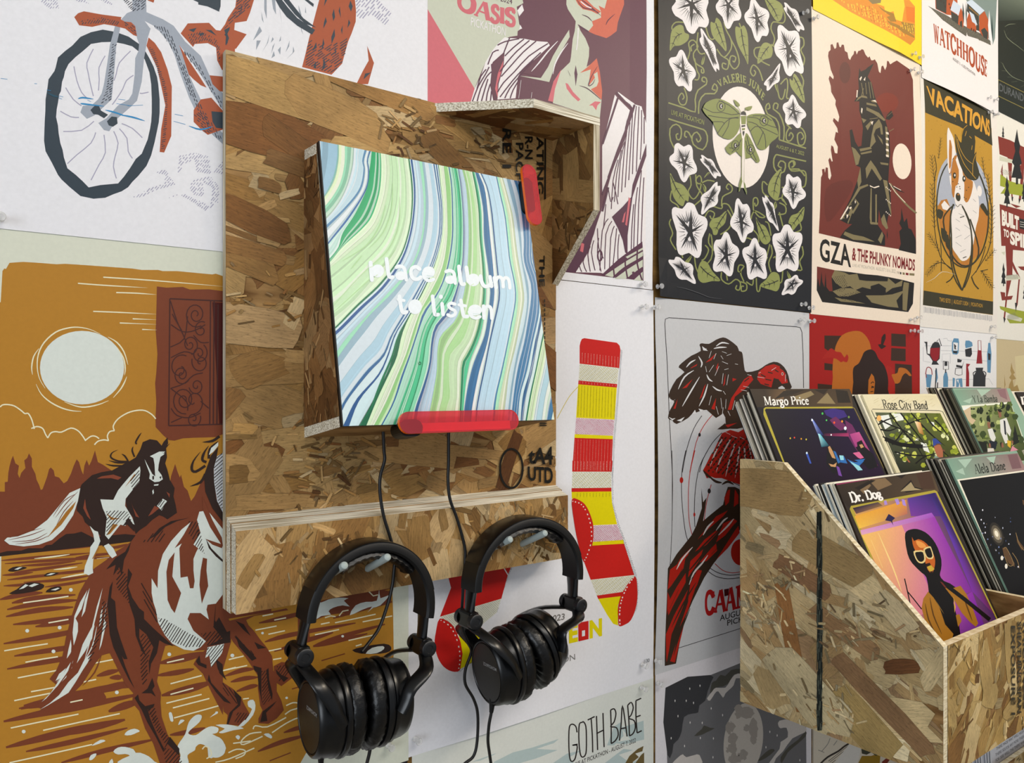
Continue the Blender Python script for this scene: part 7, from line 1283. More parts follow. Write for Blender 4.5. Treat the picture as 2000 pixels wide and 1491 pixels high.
a.ss(6, '#d8d8da', 'Q', 13, '385,600 420,560 465,535/315,785 370,680 450,625/350,930 420,810 500,680/495,930 540,840 570,740/580,920 600,840/560,660 580,700 610,720/610,760 650,790 690,800/600,460 580,520/640,480 620,530/680,500 700,530/730,500 770,485/640,420 690,390 750,400/620,440 670,430 730,430/580,640 620,580/630,670 665,590/690,740 700,650/730,750 745,660/690,950 680,860/720,950 725,870/660,1000 640,930/690,1020 700,940/690,465 730,480/690,550 740,570/710,620 745,610/540,450 560,440/490,505 520,560 510,600/550,590 560,640/700,800 720,830/905,660 940,670/990,680 1050,690/1000,650 1020,640/1110,625 1150,600/1230,660 1228,720/870,760 920,770/850,790 900,800/780,960 800,880/740,970 760,1010/715,1020 720,1080/720,1150 760,1170/770,1180 820,1200/840,1190 880,1210/800,570 825,575', 'm')
a.pp(6, '#d8d8da', 'Q', '235,850 250,890 290,870 260,890 230,895/225,1020 260,1050 290,1030 260,1035/300,1050 340,1060 370,1020 330,1040/430,1000 460,960 470,990/490,950 530,960 510,980/520,420 550,440 570,460 530,455')
a.ss(6, BR, 'Q', 9, '1020,660 1060,680/1080,640 1120,650/1060,700 1110,710/1140,620 1170,640/1180,600 1230,640 1240,700/1120,730 1170,700/1050,740 1090,750/930,640 960,700/880,720 920,690'); a.p(6, '#e0b0a8', 'Q', ell(1203, 655, 10, 14, 10)); a.p(7, BR, 'Q', ell(1203, 655, 5, 8, 8)); a.p(4, GP, 'Q', '1170,770 1200,755 1225,775 1215,800 1170,800')
# branch and legs
a.p(3, BR, 'S', '720,370 740,310 830,310 840,330 860,420 860,650 780,760 620,960 540,1080 440,1280 380,1420 345,1560 300,1810 205,1830 205,1600 220,1000 300,880 430,720 470,640 520,490 515,320 530,440 560,400 545,510 530,600 600,540 700,460', 1)
a.pp(4, RB2, 'S', '740,340 760,330 750,440 720,470 710,400/800,330 830,380 830,450 790,480/640,560 740,510 700,560 560,680 480,760/700,620 790,580 820,600 720,720 640,780/540,760 640,680 660,690 560,800 460,860/330,920 420,830 400,890 280,1010/600,830 640,790 650,850 560,940 500,950/240,1010 330,950 380,900 360,1000 250,1150 220,1180/420,940 530,840 500,930 400,1080/300,1160 380,1040 380,1120 280,1300 230,1400 220,1300/420,1130 480,1010 520,1020 480,1140 400,1280/640,930 800,680 830,640 840,700 740,830/400,1180 360,1320 260,1560 240,1700 220,1800 210,1560 280,1400/430,1200 460,1180 400,1360 330,1500/340,1520 380,1420 330,1640 290,1800 250,1790/220,1200 240,1250 215,1400')
a.ss(5, '#d8cfcb', 'S', 15, '530,720 570,650 620,600/640,680 700,600 740,570/660,720 740,640 790,580/300,1010 350,920 440,820/410,1140 450,1040 520,960 570,890', 'm')
a.ss(5, BR, 'S', 13, '700,640 560,780 440,900/600,780 480,940 400,1030/760,720 600,880/350,1000 260,1180/470,1120 360,1300 260,1500/320,1180 240,1340/420,1340 330,1560 280,1740/500,1000 420,1100/800,620 690,760', 'm')
a.ss(2, '#2a2526', 'Q', 6, '520,1010 450,1120 390,1290 350,1491/690,1155 610,1240 530,1380 500,1491'); a.ss(2, RB2, 'Q', 6, '630,980 540,1090 470,1240 415,1491'); a.p(3, '#2a2526', 'Q', ell(500, 1172, 11, 17, 10))
a.ss(2, '#2a2526', 'S', 6, '380,0 350,150 342,300 350,480 375,680 400,770/570,0 500,140 465,320 455,500 460,650/565,1020 640,1070 740,1090 850,1080/590,1000 660,1040 760,1060 850,1050/'.rstrip('/')); a.ss(2, RB2, 'S', 6, '460,0 415,200 402,400 410,600 435,715/600,290 560,440 540,600/630,960 700,1020 780,1040 850,1030'); a.p(3, RB2, 'S', ell(342, 252, 16, 26, 12)); a.p(3, RB2, 'S', ell(455, 545, 9, 18, 10)); a.p(3, '#2a2526', 'S', ell(582, 345, 14, 22, 12)); a.p(3, RB2, 'S', ell(850, 865, 84, 112, 24))
a.t(2, '#b01a1c', 'S', 'CAAMP', '545,1388 700,1370 860,1335 1150,1250', '545,1210 700,1180 860,1140 1150,1060', serif=(.23, .11, -.01)); a.p(3, '#4a1014', 'S', '708,1180 750,1172 745,1230 712,1240')
a.t(2, '#2a2526', 'S', 'AUGUST 3, 2023', '672,1458 1100,1340', '672,1400 1100,1280', .01, serif=None); a.t(2, '#2a2526', 'S', 'PICKATHON', '735,1490 1090,1395', '735,1440 1090,1350', .01)
a.build(caa)
# ---- hand lettered sheet with clouds
a = aN; CB = '#b4c5c4'
a.pp(1, CB, 'L', '540,1480 700,1400 860,1360 1090,1285 1050,1320 900,1370 1080,1380 900,1450 760,1491 700,1560 500,1600/1810,1130 1815,1290 1650,1330 1540,1320 1700,1290 1620,1190 1700,1165/1040,1491 1160,1410 1290,1380 1180,1440 1300,1600 1000,1600/1480,1491 1640,1370 1720,1380 1600,1420 1700,1491 1810,1440 1812,1640 1500,1640/350,1480 560,1405 540,1420 420,1470/1500,1340 1560,1180 1620,1140 1640,1260 1560,1340')
a.pp(2, '#6b5a34', 'L', '1655,1491 1690,1430 1760,1370 1810,1345 1800,1390 1740,1410 1770,1440 1720,1480 1700,1560/1740,1491 1790,1420 1815,1400 1815,1560')
for ws in ('1245,1230 1235,1180 1205,1160 1180,1185 1175,1300 1180,1420 1195,1475 1225,1460 1240,1400 1245,1340 1205,1340 1250,1330/1290,1145 1265,1160 1260,1270 1270,1400 1290,1440 1320,1410 1325,1300 1320,1180 1300,1140 1290,1145/1335,1125 1395,1095/1365,1115 1375,1260 1378,1400/1410,1090 1415,1230 1420,1380/1465,1065 1470,1210 1475,1355/1410,1240 1470,1210',
           '1530,1040 1535,1180 1535,1325/1530,1040 1560,1030 1575,1070 1560,1140 1530,1180 1580,1190 1595,1250 1570,1300 1535,1325/1605,1300 1620,1150 1630,1000 1655,1150 1670,1265/1612,1200 1660,1190/1675,1000 1685,1130 1690,1260/1675,1000 1705,975 1722,1020 1705,1080 1685,1110 1730,1130 1740,1190 1720,1240 1690,1260/1745,960 1745,1090 1755,1235/1745,960 1790,940/1745,1100 1785,1085/1755,1235 1795,1215'):
    a.ss(3, '#28211f', 'L', 11, ws)
a.t(3, '#3a3432', 'L', 'LIVE AT PICKATHON - AUGUST 7, 2022', '1215,1535 1744,1320', '1215,1490 1744,1275', .01); a.build(got)
# ---- moon
a = aM; NG, N2, N3, MN = '#68686b', '#35363a', '#47463f', '#b9b2aa'
a.p(1, NG, 'U', '212,850 600,740 850,640 1400,480 1410,1640 230,1640'); a.p(2, N2, 'U', '212,850 590,742 600,800 570,880 550,960 500,1000 490,1060 440,1070 370,1100 350,1220 320,1290 280,1330 270,1400 228,1420', 2)
a.pp(3, N3, 'U', '605,810 640,790 680,740 720,750 770,700 850,690 850,730 790,740 760,800 700,840 640,850 590,920/455,1260 520,1200 540,1170 590,1190 630,1195 560,1230 520,1250/990,1475 1060,1400 1110,1370 1140,1385 1060,1450/1190,1440 1260,1350 1340,1290 1400,1220 1405,1260 1330,1330 1250,1400 1200,1491', sm=2)
a.pp(4, '#c4beb9', 'U', '565,940 610,880 640,850 720,850 760,790 800,740 850,730 850,770 810,770 790,830 750,870 720,900 700,935 660,880 630,900 590,960/1170,1170 1180,1130 1290,1120 1400,1180 1395,1230 1290,1280 1210,1390 1150,1450 1130,1500 1090,1491 1180,1370 1190,1310 1250,1270 1240,1190 1190,1195/270,1491 320,1440 360,1415 390,1440 480,1415 510,1440 510,1520 270,1520', sm=2)
a.p(5, MN, 'U', ell(873, 1300, 165, 322, 44, 7)); 
for x, y, rx, ry in ((900, 1060, 60, 50), (960, 1200, 40, 90), (760, 1190, 40, 60), (780, 1290, 40, 60), (900, 1190, 26, 30), (830, 1050, 36, 60), (770, 1370, 50, 40), (870, 1420, 40, 50), (960, 1290, 30, 40), (800, 1450, 50, 50)): a.p(6, '#968f88', 'U', rough(ell(x, y, rx, ry, 9), min(rx, ry) * .4, int(x), 2), 2)
for x, y in pts('293,960 388,960 450,978 505,832 418,858 318,1090 421,1145 524,1148 697,1082 600,1025 260,1278 374,1344 508,1276 619,1280 615,1440 1098,1224 1065,1355 1160,1255 1353,1465'): a.p(4, '#d9d6d2', 'U', [(x, y - 12), (x + 5, y), (x, y + 14), (x - 5, y)])
a.build(moo)
# ---- ridge line sheet, orange sheet
a = aU; a.s(1, '#8d8477', 'V', 4, '207,1200 207,1600', sm=0); a.ss(2, '#2a2522', 'V', 15, '265,1500 330,1440 420,1390 470,1350 520,1320/'.rstrip('/')); a.hatch(2, '#2a2522', 'V', '330,1470 520,1330 500,1370 360,1500', -38, 15, 4); a.pp(2, '#d9d6d0', 'V', '520,1320 560,1310 610,1370 600,1440 580,1500 380,1500'); a.pp(3, '#96761f', 'V', '590,1491 620,1430 700,1430 780,1400 770,1520 590,1520'); a.pp(4, '#3a3f34', 'V', '615,1360 640,1370 740,1400 780,1410 740,1430 700,1400 660,1420 620,1410'); a.pp(4, '#7a2a24', 'V', '790,1480 840,1440 860,1460 800,1540')
a.ss(3, '#8d8a84', 'V', 6, '280,1390 330,1330 350,1280/250,1380 300,1400/380,1340 410,1300'); a.build(mou)
a = aQ; a.pp(1, '#b5542a', 'V', '1530,1440 1560,1410 1610,1420 1620,1470 1570,1500 1540,1490/1500,1491 1540,1480 1560,1540 1500,1540', sm=2); a.ss(2, '#6b2f18', 'V', 5, '1550,1440 1590,1470/1600,1430 1570,1480/1540,1470 1580,1440'); a.build(ora)
# ---------------------------------------------------------------- prints on the record covers
def cover(pl, fr): return Art(pl, fr, h0=.00002, dh=.00002)
BRN = ['#3b3026', '#5a4836', '#7a6448', '#2a221c', '#8d7a5c']
def rustic(a, cr, top, seed):   # blurred workshop timbers behind a name
    a.grad(1, cr, top, ['#33281f', '#4c3d2d', '#5c4a34', '#2b231c'])
a = cover(PM, fm); rustic(a, 'Q', '930,780 1785,780 1812,950 990,965', 2)
a.grad(2, 'Q', '1040,790 1240,785 1210,900 1090,870', ['#2a221b', '#6a5238', '#7b5f42', '#3a2d22']); a.pp(2, '#8d7c58', 'Q', '1590,815 1660,910 1500,905/1300,850 1450,800 1480,830 1330,900'); a.pp(3, '#2d261f', 'Q', '1220,800 1400,790 1300,830 1140,870/1480,790 1600,785 1560,830/1660,790 1760,800 1790,900 1680,900'); a.s(2, '#a02a44', 'R', 14, '527,695 640,960 820,1370', sm=0)
a.grad(3, 'R', '-440,850 545,850 880,1560 -180,1650', ['#090a0e', '#1c1438', '#2a1230', '#07080b'])
a.p(3, '#b5a83c', 'Q', '1048,1000 1050,950 1066,938 1800,933 1818,945 1800,947 1070,950 1060,962 1240,1440 1228,1440'); a.s(5, '#8d7a44', 'R', 6, '540,850 560,860 810,1370', sm=0)
a.pp(4, '#3b2a7a', 'R', '300,880 380,860 470,880 500,930 400,960 320,920'); a.pp(4, '#6b2a5e', 'R', '350,960 400,930 480,1000 500,1030 440,1050 390,1010/480,960 540,1000 640,1180 740,1370 690,1360 560,1190 500,1090'); a.grad(4, 'R', '520,1080 600,1060 760,1350 620,1300', ['#b04488', '#c85a96', '#7a2f50', '#8d3a78'])
a.grad(5, 'R', '192,945 212,960 300,1090 250,1090', ['#b4c8ff', '#3c58c8', '#17214d', '#22337a']); a.grad(5, 'R', '250,1075 270,1080 345,1180 280,1190', ['#c8fbff', '#4fc0d8', '#123848', '#1d6478']); a.grad(4, 'R', '300,1075 510,1070 512,1100 300,1095', ['#3a1730', '#9a3060', '#b03a70', '#401a38'])
for x, y, r, c in ((200, 960, 8, '#e8f0ff'), (482, 1030, 12, '#eaf4ff'), (362, 1086, 6, '#f4f8ff'), (15, 1115, 6, '#e0c83a'), (50, 1110, 6, '#e04a3a'), (108, 1120, 6, '#e8a02a'), (150, 1125, 6, '#d8c84a'), (388, 982, 8, '#ff5a30'), (455, 972, 8, '#ff9a2a'), (288, 905, 8, '#4ac85a'), (322, 962, 6, '#5ae06a'), (512, 935, 8, '#7a9a4a')): a.p(6, c, 'R', ell(x, y, r, r * 1.3, 9))
a.pp(5, '#17151a', 'R', '330,1200 380,1190 420,1290 440,1400 380,1420 320,1330/580,1150 620,1130 650,1190 720,1250 760,1360 680,1380 600,1290/570,1190 600,1180 590,1230'); a.pp(6, '#c89a6a', 'R', '335,1190 350,1180 378,1230 400,1290 370,1280 345,1230/340,1330 380,1340 410,1320 400,1360 360,1355/600,1170 625,1165 640,1190 615,1200'); a.pp(6, '#2f6fb8', 'R', '380,1220 400,1230 440,1320 420,1330/430,1260 470,1265 500,1330 440,1320/495,1290 560,1320 640,1310 600,1350 540,1340/560,1300 650,1290 620,1330'); a.pp(6, '#7a4aa8', 'R', '405,1350 430,1360 455,1440 425,1430'); a.pp(6, '#9adbe8', 'R', '430,1260 465,1262 470,1300 440,1300/520,1310 600,1350 630,1385 590,1390'); a.pp(6, '#d86a98', 'R', '545,1240 600,1230 640,1280 610,1290 590,1280'); a.pp(6, '#3a58b8', 'R', '145,1240 160,1232 195,1330 180,1330'); a.p(7, '#cfe4f4', 'R', ell(155, 1240, 8, 10, 8))
a.t(8, '#f2efe8', 'Q', 'Margo Price', '1058,922 1435,914', '1045,848 1425,848', serif=(.15, .06, .03)); a.build(margo, GLOSS)
# branches
a = cover(PRs, fr_); a.grad(1, 'R', '600,735 1250,755 1310,880 690,890', ['#e6dfbe', '#ddd3ac', '#e9e2c6', '#e2d8b4']); a.hatch(2, '#cdbf92', 'R', '700,760 1220,770 1270,850 740,860', -30, 26, 3, dash=50, jit=.4)
a.s(3, '#2b2a22', 'R', 5, '960,1420 705,880 715,868 1280,880 1310,890 1500,1290', sm=0); a.grad(3, 'R', '735,895 1288,902 1540,1400 980,1470', ['#59614a', '#6a7426', '#2c300f', '#15150c'])
r_ = random.Random(21)
for k in range(90):
    t, s_ = r_.random(), r_.random() ** 1.3; x = 745 + 540 * t + 230 * s_; y = 905 + 8 * t + 440 * s_; c = r_.choice(['#a9b53a', '#c9cf5e', '#7d8a26', '#dfe6b0', '#59661c', '#8fa02c', '#eef0e0' if t < .45 else '#6a7a1e']); a.p(4, c, 'R', rough(ell(x, y, r_.uniform(8, 26), r_.uniform(8, 30), 6), 6, k, 2))
a.ss(5, '#14120d', 'R', 12, '740,940 860,1000 1000,1060 1180,1180/800,1100 950,1170 1130,1190 1230,1180/900,1230 1050,1260 1250,1260/860,900 960,1040 1100,1200 1180,1350/950,900 1060,1040 1170,1180/1040,900 1130,1000 1230,1100 1330,1180/1160,905 1220,1000 1330,1090/760,1000 830,960 930,930/1000,1000 1100,960 1180,940/780,1040 860,1050 960,1010/1240,960 1300,1020 1400,1160/880,1170 940,1100 1000,1010/1080,1330 1160,1270 1300,1230', 'e'); a.ss(6, '#14120d', 'R', 34, '820,1120 960,1170 1140,1185'); a.pp(4, '#e9eee8', 'R', '770,925 850,915 880,1000 820,1040/880,905 960,905 980,960 920,970/1210,975 1235,980 1240,1010 1215,1005/1120,1150 1170,1160 1200,1240 1150,1220')
a.p(6, '#f0b868', 'R', ell(768, 945, 20, 26, 10)); a.grad(6, 'R', '1070,970 1120,980 1150,1090 1110,1070', ['#fff0c8', '#e8a04a', '#8d6a2a', '#c8883a'])
a.pp(7, '#34489a', 'R', '1222,1120 1250,1115 1300,1165 1262,1165 1228,1185'); a.pp(7, '#b06a4c', 'R', '1235,1180 1285,1165 1310,1215 1312,1285 1270,1280 1245,1230/990,1278 1010,1290 1035,1320 1020,1320'); a.pp(8, '#6d4a38', 'R', '1300,1205 1330,1215 1320,1235/1240,1165 1290,1158 1285,1172'); a.pp(7, '#8da49c', 'R', '1240,1260 1290,1285 1370,1280 1400,1330 1230,1330'); a.ss(8, '#1a1a18', 'R', 6, '1310,1225 1380,1290')
a.t(8, '#35342c', 'R', 'Rose City Band', '808,862 1185,868', '788,788 1172,800', serif=(.11, .05, .03)); a.build(rose, GLOSS)
# people among trees
a = cover(PY, fy); a.grad(1, 'R', '1405,705 1850,690 1890,805 1465,838', ['#7da08a', '#9d7f7e', '#a58a86', '#86ab96']); a.pp(2, '#a9c4b0', 'R', '1600,700 1720,700 1640,760/1480,800 1560,770 1540,820'); a.pp(2, '#8d6a6e', 'R', '1770,700 1840,695 1860,790 1800,760')
a.p(2, '#e6ead9', 'R', '1468,838 1885,806 2060,1300 1660,1350'); a.grad(3, 'R', '1482,850 1888,822 2050,1300 1670,1340', ['#a8b27a', '#56642c', '#3d4a20', '#4c5a2a'])
for k in range(70):
    t, s_ = r_.random(), r_.random(); x = 1500 + 390 * t + 110 * s_; y = 850 - 25 * t + 330 * s_; a.p(4, r_.choice(['#2c3818', '#55662c', '#8a9c50', '#3a4a20', '#b4bf7a', '#1f2812']), 'R', rough(ell(x, y, r_.uniform(8, 30), r_.uniform(8, 34), 6), 6, k, 2))
a.pp(5, '#cdb795', 'R', '1480,880 1545,850 1550,940 1590,960 1560,1000 1520,960'); a.p(5, '#e8ece8', 'R', '1480,850 1550,845 1490,880'); a.pp(5, '#1d2012', 'R', '1560,1130 1680,1150 1690,1230 1600,1240/1920,1000 1960,1150 1900,1180'); a.pp(6, '#dcdedb', 'R', '1690,1040 1730,1030 1760,1110 1740,1160 1710,1110/1795,960 1850,940 1890,1050 1880,1100 1850,1060 1870,1150 1840,1160 1800,1060'); a.pp(7, '#1d222c', 'R', '1825,960 1840,970 1850,1090 1835,1080/1700,1130 1770,1150 1760,1210 1720,1200'); a.pp(7, '#8d5f48', 'R', '1685,980 1710,975 1715,1030 1695,1030/1775,880 1800,875 1810,930 1790,945/1695,1160 1715,1160 1720,1195 1700,1190/1800,1160 1820,1150 1830,1190 1810,1195/1890,1130 1910,1140 1905,1180'); a.pp(8, '#201a16', 'R', '1770,870 1800,865 1815,890 1790,895/1680,960 1715,955 1712,980/1690,1160 1700,1150 1700,1200/1795,1155 1810,1145 1805,1200'); a.pp(7, '#d8b02a', 'R', '1855,1130 1890,1140 1885,1200 1860,1180'); a.pp(7, '#d890a4', 'R', '1900,1180 1950,1215 1880,1230'); a.pp(7, '#dcd8d0', 'R', '1690,1200 1740,1200 1750,1235 1690,1240')
a.t(8, '#3a4438', 'R', 'Y La Bamba', '1570,812 1775,804', '1555,754 1768,748', serif=(.12, .05, .02)); a.build(ylb, GLOSS)
a = cover(PD, fd); a.grad(1, 'R', '1930,720 2400,720 2450,850 1980,850', ['#2e2620', '#4a3b2c', '#3a2f26', '#251e19']); a.p(2, '#14120f', 'R', '1985,860 2480,850 2600,1400 2160,1400'); a.t(3, '#efece6', 'R', 'Dr', '1980,830 2080,830', '1968,762 2066,762', serif=(.2, .08, .03)); a.build(dn, GLOSS)
# singer with sunglasses
a = cover(PG, fg); rustic(a, 'T', '385,285 1210,160 1280,350 500,480', 5); a.s(4, '#97305e', 'T', 9, '395,292 800,225 1205,168', sm=0)
a.pp(2, '#80684a', 'T', '680,250 820,235 880,290 760,340/600,330 680,270 700,300 640,370'); a.pp(3, '#251d17', 'T', '560,320 700,250 740,255 600,340/960,330 1040,250 1070,310 1150,330 1000,360/900,210 1010,195 960,240'); a.pp(3, '#a5946e', 'T', '950,350 1040,270 1070,320 1130,335'); a.pp(2, '#4a3426', 'T', '1080,190 1200,175 1250,330 1130,330')
a.grad(3, 'T', '535,480 1255,350 1800,1520 1010,1700', ['#d8a050', '#4a2a70', '#4a2560', '#c06a8a']); a.p(3, '#b0a03c', 'T', '520,500 530,472 1240,338 1262,350 1780,1440 1768,1440 1250,360 545,487 720,930 705,930')
a.grad(4, 'T', '545,490 760,440 800,470 575,540', ['#1c1a38', '#4a3a4a', '#8d6a3a', '#6a4a4a']); a.grad(4, 'T', '560,560 1000,420 1010,540 600,665', ['#e8a83a', '#e09a3a', '#b86a5a', '#f0c04a']); a.pp(5, '#a88ad8', 'T', '900,415 930,410 945,455 920,465/960,415 985,420 1000,475 970,465/810,430 830,425 840,460 815,465'); a.grad(4, 'T', '1010,410 1240,360 1340,560 1040,560', ['#5a3a98', '#2c2060', '#4a2a80', '#7a3a9a']); a.grad(5, 'T', '610,680 1215,530 1240,565 620,720', ['#d898c8', '#a85ac8', '#9a4ab8', '#e0a8c0']); a.pp(6, '#28204a', 'T', '850,540 905,575 880,600 890,640 870,605 820,595')
a.grad(4, 'T', '620,720 960,630 1250,1300 1010,1500', ['#f0c060', '#e8a080', '#c8709a', '#e08a8a']); a.grad(4, 'T', '960,630 1240,562 1560,1200 1250,1300', ['#c878a8', '#9a3ab0', '#7a2898', '#b04aa8']); a.grad(4, 'T', '1010,1500 1560,1200 1660,1480 1090,1700', ['#d8789a', '#8a2aa8', '#6a2498', '#a04a98']); a.grad(5, 'T', '1210,400 1260,400 1500,880 1330,640', ['#3c2a78', '#2c2058', '#3a2058', '#5a34a0']); a.grad(5, 'T', '1330,640 1480,860 1750,1400 1560,1200', ['#5a3ab0', '#4a2050', '#6a2a4a', '#7a2ea0']); a.ss(5, '#f4d48a', 'T', 12, '760,700 880,980 960,1200/700,760 800,1000', 'm')
BK2, MJ = '#120e0c', '#a5701f'
a.p(6, BK2, 'T', '988,740 1000,690 1040,672 1090,668 1160,695 1220,750 1268,830 1298,930 1296,1010 1285,1060 1320,1110 1420,1165 1400,1300 1470,1640 1250,1660 1200,1400 1190,1200 1170,1080 1130,1040 1050,960 1010,880', 2)
a.pp(7, MJ, 'T', '1185,1200 1230,1250 1280,1330 1330,1480 1400,1560 1390,1600 1320,1640 1250,1600 1160,1460 1130,1340 1145,1260/1330,1170 1400,1170 1460,1150 1510,1220 1560,1330 1610,1470 1590,1500 1540,1460 1470,1380 1400,1260/1420,1400 1450,1390 1470,1450 1440,1500'); a.ss(8, '#5c3a0e', 'T', 12, '1200,1250 1230,1400 1300,1560/1160,1300 1190,1440 1260,1580/1480,1230 1520,1340 1560,1450', 'm'); a.pp(8, '#d8a84a', 'T', '1240,1260 1290,1340 1320,1390 1300,1360/1400,1240 1420,1330 1410,1380')
a.p(7, '#c0601e', 'T', '1048,735 1065,770 1100,755 1150,775 1195,820 1230,880 1245,940 1238,1000 1215,1045 1180,1010 1160,950 1110,900 1075,850 1055,800', 2); a.p(8, '#e89a4a', 'T', '1085,765 1140,785 1170,820 1120,830 1090,800', 2); a.pp(8, '#2a140a', 'T', '1160,965 1200,955 1210,980 1175,990/1195,1010 1225,1000 1220,1050 1205,1040'); a.pp(8, '#c8a83a', 'T', '1175,990 1210,975 1240,1010 1210,1030 1190,1020')
for q in ('1060,860 1100,850 1150,855 1165,930 1140,960 1105,955 1078,920', '1145,838 1195,815 1212,830 1232,900 1215,925 1180,920 1160,890'): a.p(9, '#e0c888', 'T', q, 2); m_ = pts(q); mx_, my_ = sum(p[0] for p in m_) / len(m_), sum(p[1] for p in m_) / len(m_); a.p(10, '#16120c', 'T', [(mx_ + (x - mx_) * .74, my_ + (y - my_) * .76) for x, y in m_], 2)
a.s(9, BK2, 'T', 34, '1330,1140 1500,1270 1710,1440', sm=0); a.pp(10, '#6a2a20', 'T', '1285,1115 1305,1120 1345,1170 1325,1165'); a.ss(8, BK2, 'T', 9, '985,1090 1010,1200 1040,1340/1010,1200 1060,1260 1130,1350')
a.t(11, '#f4f0ea', 'T', 'Dr. Dog', '535,446 800,398', '505,358 772,330', serif=(.2, .08, .02)); a.build(drd, GLOSS)
# dark stage photograph
a = cover(PA, fa); a.grad(1, 'T', '1345,75 1945,25 2030,170 1430,245', ['#7d9f8c', '#8d6a6c', '#a07c7c', '#86a894']); a.pp(2, '#a8c2b0', 'T', '1440,80 1560,70 1500,150/1680,60 1760,50 1740,120/1420,180 1480,150 1500,210'); a.pp(2, '#7a5a5e', 'T', '1860,40 1940,30 1980,150 1900,160')
a.p(2, '#ece6d4', 'T', '1432,248 2010,168 2300,900 2300,1400 1890,1215 1870,1215'); a.p(3, '#100d0b', 'T', '1452,258 2020,180 2400,1000 2400,1600 1910,1330')
for x, y, rx, ry, c in ((1768, 712, 52, 105, '#2c2720'), (1768, 712, 40, 80, '#5a5244'), (1768, 712, 26, 52, '#a89c84'), (1766, 708, 14, 28, '#f2ead4')): a.p(4, c, 'T', ell(x, y, rx, ry, 18, -20))
for k in range(36): a.p(5, r_.choice(['#4a5a8a', '#7a8ab8', '#c8d0e8', '#5a4a3a']), 'T', ell(1660 + r_.uniform(-60, 230), 640 + r_.uniform(-90, 300), r_.uniform(2, 6), r_.uniform(3, 9), 6))
a.pp(5, '#5c4228', 'T', '1815,830 1850,820 1880,900 1920,960 1920,990 1870,960 1830,900/1930,690 1950,760 2000,830 1980,850 1940,780/1985,420 2010,430 2020,480 1990,460'); a.ss(6, '#8d744a', 'T', 5, '1825,840 1850,830 1910,960 1870,980 1835,900/1900,870 1940,930 1960,1000/1930,700 1960,800 2000,850'); a.p(6, '#e8e2d4', 'T', ell(1812, 915, 12, 20, 10)); a.p(6, '#e8e2d4', 'T', ell(1848, 985, 12, 22, 10)); a.dots(6, '#e8e8f4', 'T', '1648,508 1636,590 1950,990 1670,700', 5, 8)
a.t(8, '#262a24', 'T', 'Alela Diane', '1588,202 1845,162', '1565,122 1830,92', serif=(.12, .05, .03)); a.build(ale, GLOSS)
# ---------------------------------------------------------------- push pins
def pin(px, py, label, h=.004):
    u, v = WALL.uv(px, py); d = .010; pl = Plane((0, -(h + d), 0), (1, 0, 0), (0, 0, 1), (0, -1, 0)); u, v = pl.uv(px, py); o = Vector((u, -h, v))
    t = empty('push_pin', o, label, 'push pin', 'clear push pins holding the posters')
    m = MB(); m.lathe([(0, .0), (.0036, .0), (.0042, .0006), (.0042, .0018), (.0034, .0026), (.0022, .0042), (.0021, .0076), (.0030, .0094), (.0046, .0100), (.0048, .0112), (.0042, .0122), (.0, .0125)], o, (0, -1, 0), 18); m.build('grip', GLASSY, t, smooth=True)
    m = MB(); m.lathe([(0, -h - .006), (.0005, -h - .003), (.0005, .006), (0, .006)], o, (0, -1, 0), 8); m.build('needle', STEEL, t, smooth=True)
for x, y, l in ((1577, 22, 'upper right corner of the dark flower poster'), (1597, 33, 'upper left corner of the samurai poster'), (1788, 104, 'lower right corner of the yellow poster'), (1803, 110, 'lower left corner of the orange mill poster'), (1786, 135, 'upper right corner of the samurai poster'), (1801, 140, 'upper left corner of the corgi poster'),
                (1935, 190, 'lower right corner of the orange mill poster'), (1948, 194, 'lower left corner of the black name box poster'), (1938, 218, 'upper right corner of the corgi poster'), (1950, 222, 'upper left corner of the red legged animal poster'), (1292, 559, 'lower left corner of the dark flower poster'), (1573, 594, 'lower right corner of the dark flower poster'),
                (1588, 601, 'lower left corner of the samurai poster'), (1286, 600, 'upper left corner of the grey bird poster'), (1571, 625, 'upper right corner of the grey bird poster'), (1590, 627, 'upper left corner of the deep red poster'), (1260, 555, 'lower right corner of the plum portrait poster'), (1262, 599, 'upper right corner of the sock poster'),
                (1786, 624, 'lower right corner of the samurai poster'), (1799, 620, 'lower left corner of the corgi poster'), (1786, 646, 'upper right corner of the deep red poster'), (1801, 647, 'upper left corner of the jug poster'), (1943, 638, 'lower right corner of the corgi poster'), (1945, 659, 'upper right corner of the jug poster'),
                (1262, 1302, 'lower right corner of the sock poster'), (1289, 1294, 'lower left corner of the grey bird poster'), (1261, 1347, 'upper right corner of the hand lettered poster'), (1293, 1338, 'upper left corner of the moon poster'), (765, 1462, 'lower right corner of the horse poster'), (818, 1449, 'lower left corner of the sock poster'), (1, 423, 'bottom edge of the bicycle poster')):
    pin(x, y, 'clear push pin in the ' + l)
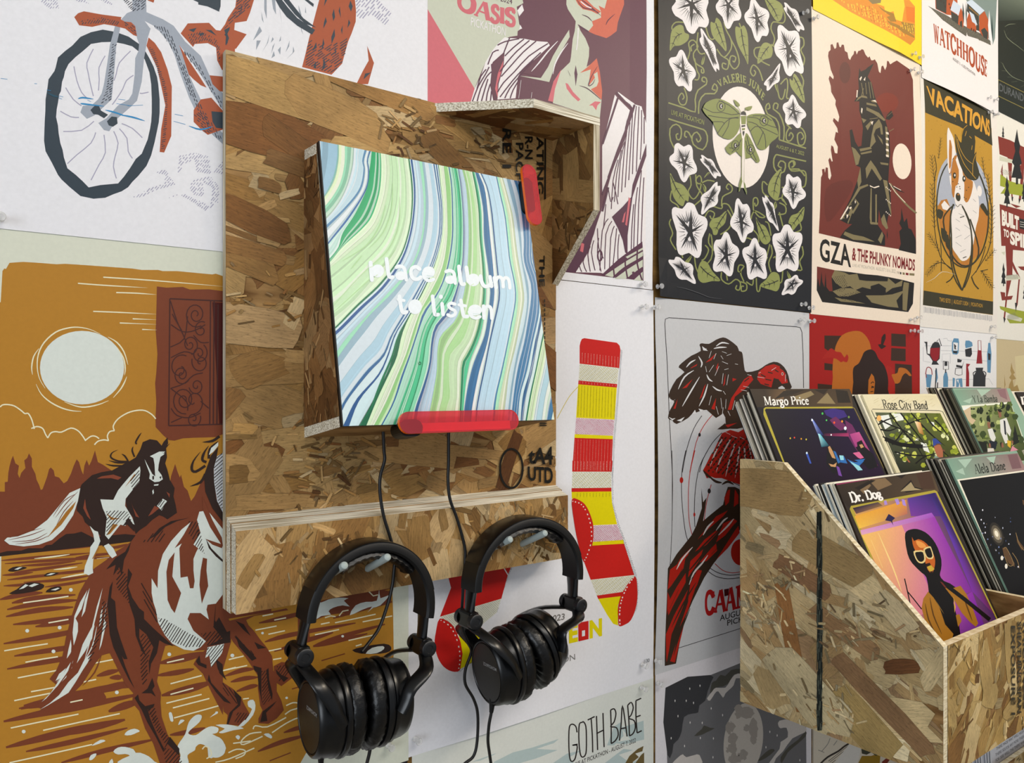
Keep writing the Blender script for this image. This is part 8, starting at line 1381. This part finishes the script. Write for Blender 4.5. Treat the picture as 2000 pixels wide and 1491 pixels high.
# ---------------------------------------------------------------- sheets in a small board holder under the bin
HX0, HX1, HZ0, HZT = 1.925, 2.215, .42, .640
hold = empty('sheet_holder', ((HX0 + HX1) / 2, -.08, HZ0), 'strand board sheet holder on the wall below the record bin', 'holder')
for nm, x0, x1, y0, y1, z0, z1 in (('front_panel', HX0, HX1, -.176, -.165, HZ0, HZT), ('side_panel', HX0, HX0 + .011, -.1648, -.0002, HZ0, HZT - .02), ('side_panel', HX1 - .011, HX1, -.1648, -.0002, HZ0, HZT - .02), ('bottom_panel', HX0 + .0112, HX1 - .0112, -.1648, -.0002, HZ0, HZ0 + .011), ('back_panel', HX0 + .0112, HX1 - .0112, -.0985, -.0875, HZ0 + .0112, HZT - .02)):
    m = MB(); m.prism([(x0, y0, z0), (x1, y0, z0), (x1, y1, z0), (x0, y1, z0)], [(x0, y0, z1), (x1, y0, z1), (x1, y1, z1), (x0, y1, z1)], 1, 0); o = m.build(nm, [OSB, PLYEDGE], hold)
    if nm == 'front_panel': strands(Plane((0, -.176, 0), (1, 0, 0), (0, 0, 1), (0, -1, 0)), [(x0, z0), (x1, z0), (x1, z1), (x0, z1)], o, 90, 77, 60, 60, size=(.04, .1), tones=['#b0935c', '#bd9f68', '#c9b07e', '#a5874e'])
SW, SH = .216, .356
for k in range(7):
    y = -.158 + k * .0062; x0 = 1.953 + (k % 3) * .003 - k * .0015; z0 = HZ0 + .0125; top = Vector((0, .05, 1)).normalized()
    pl = Plane((x0, y, z0), (1, 0, 0), (0, .05, 1), (0, -1, .05)); m = MB(); c = hx('#dfe3ea'); q = [(0, 0), (SW, 0), (SW, SH), (0, SH)]
    m.prism([pl.at(u, v, 0) for u, v in q], [pl.at(u, v, -.0022) for u, v in q]); 
    o = m.build('printed_sheets', PAPER, loc=pl.at(0, 0)); tag(o, 'front bundle of white sheets full of small grey text under the record bin' if k == 0 else 'blank white sheets, ' + ORD[k - 1] + ' bundle behind the small text sheet in the holder', 'paper', 'sheet bundles in the holder')
    if k == 0:
        a = Art(pl, q, h0=.00002); r2 = random.Random(3)
        words = ['IS', 'THERE', 'ANY', 'MORE', 'THE', 'SONG', 'AND', 'YOU', 'WILL', 'SEE', 'WHAT', 'WE', 'MADE', 'FOR', 'ALL', 'OF', 'NIGHT']
        for i in range(22):
            v = SH - .022 - i * .0125; u = .022 + r2.choice([0, 0, .006]); 
            while u < SW - .04:
                wd = r2.choice(words); l = .0068 * len(wd); 
                a.seq += 1
                for g in glyphs(wd, .0): a.put([(u + x * l, v + yy * .0066) for x, yy in g], 1, '#4a4a50', 'lettering')
                u += l + .004
        a.build(o)
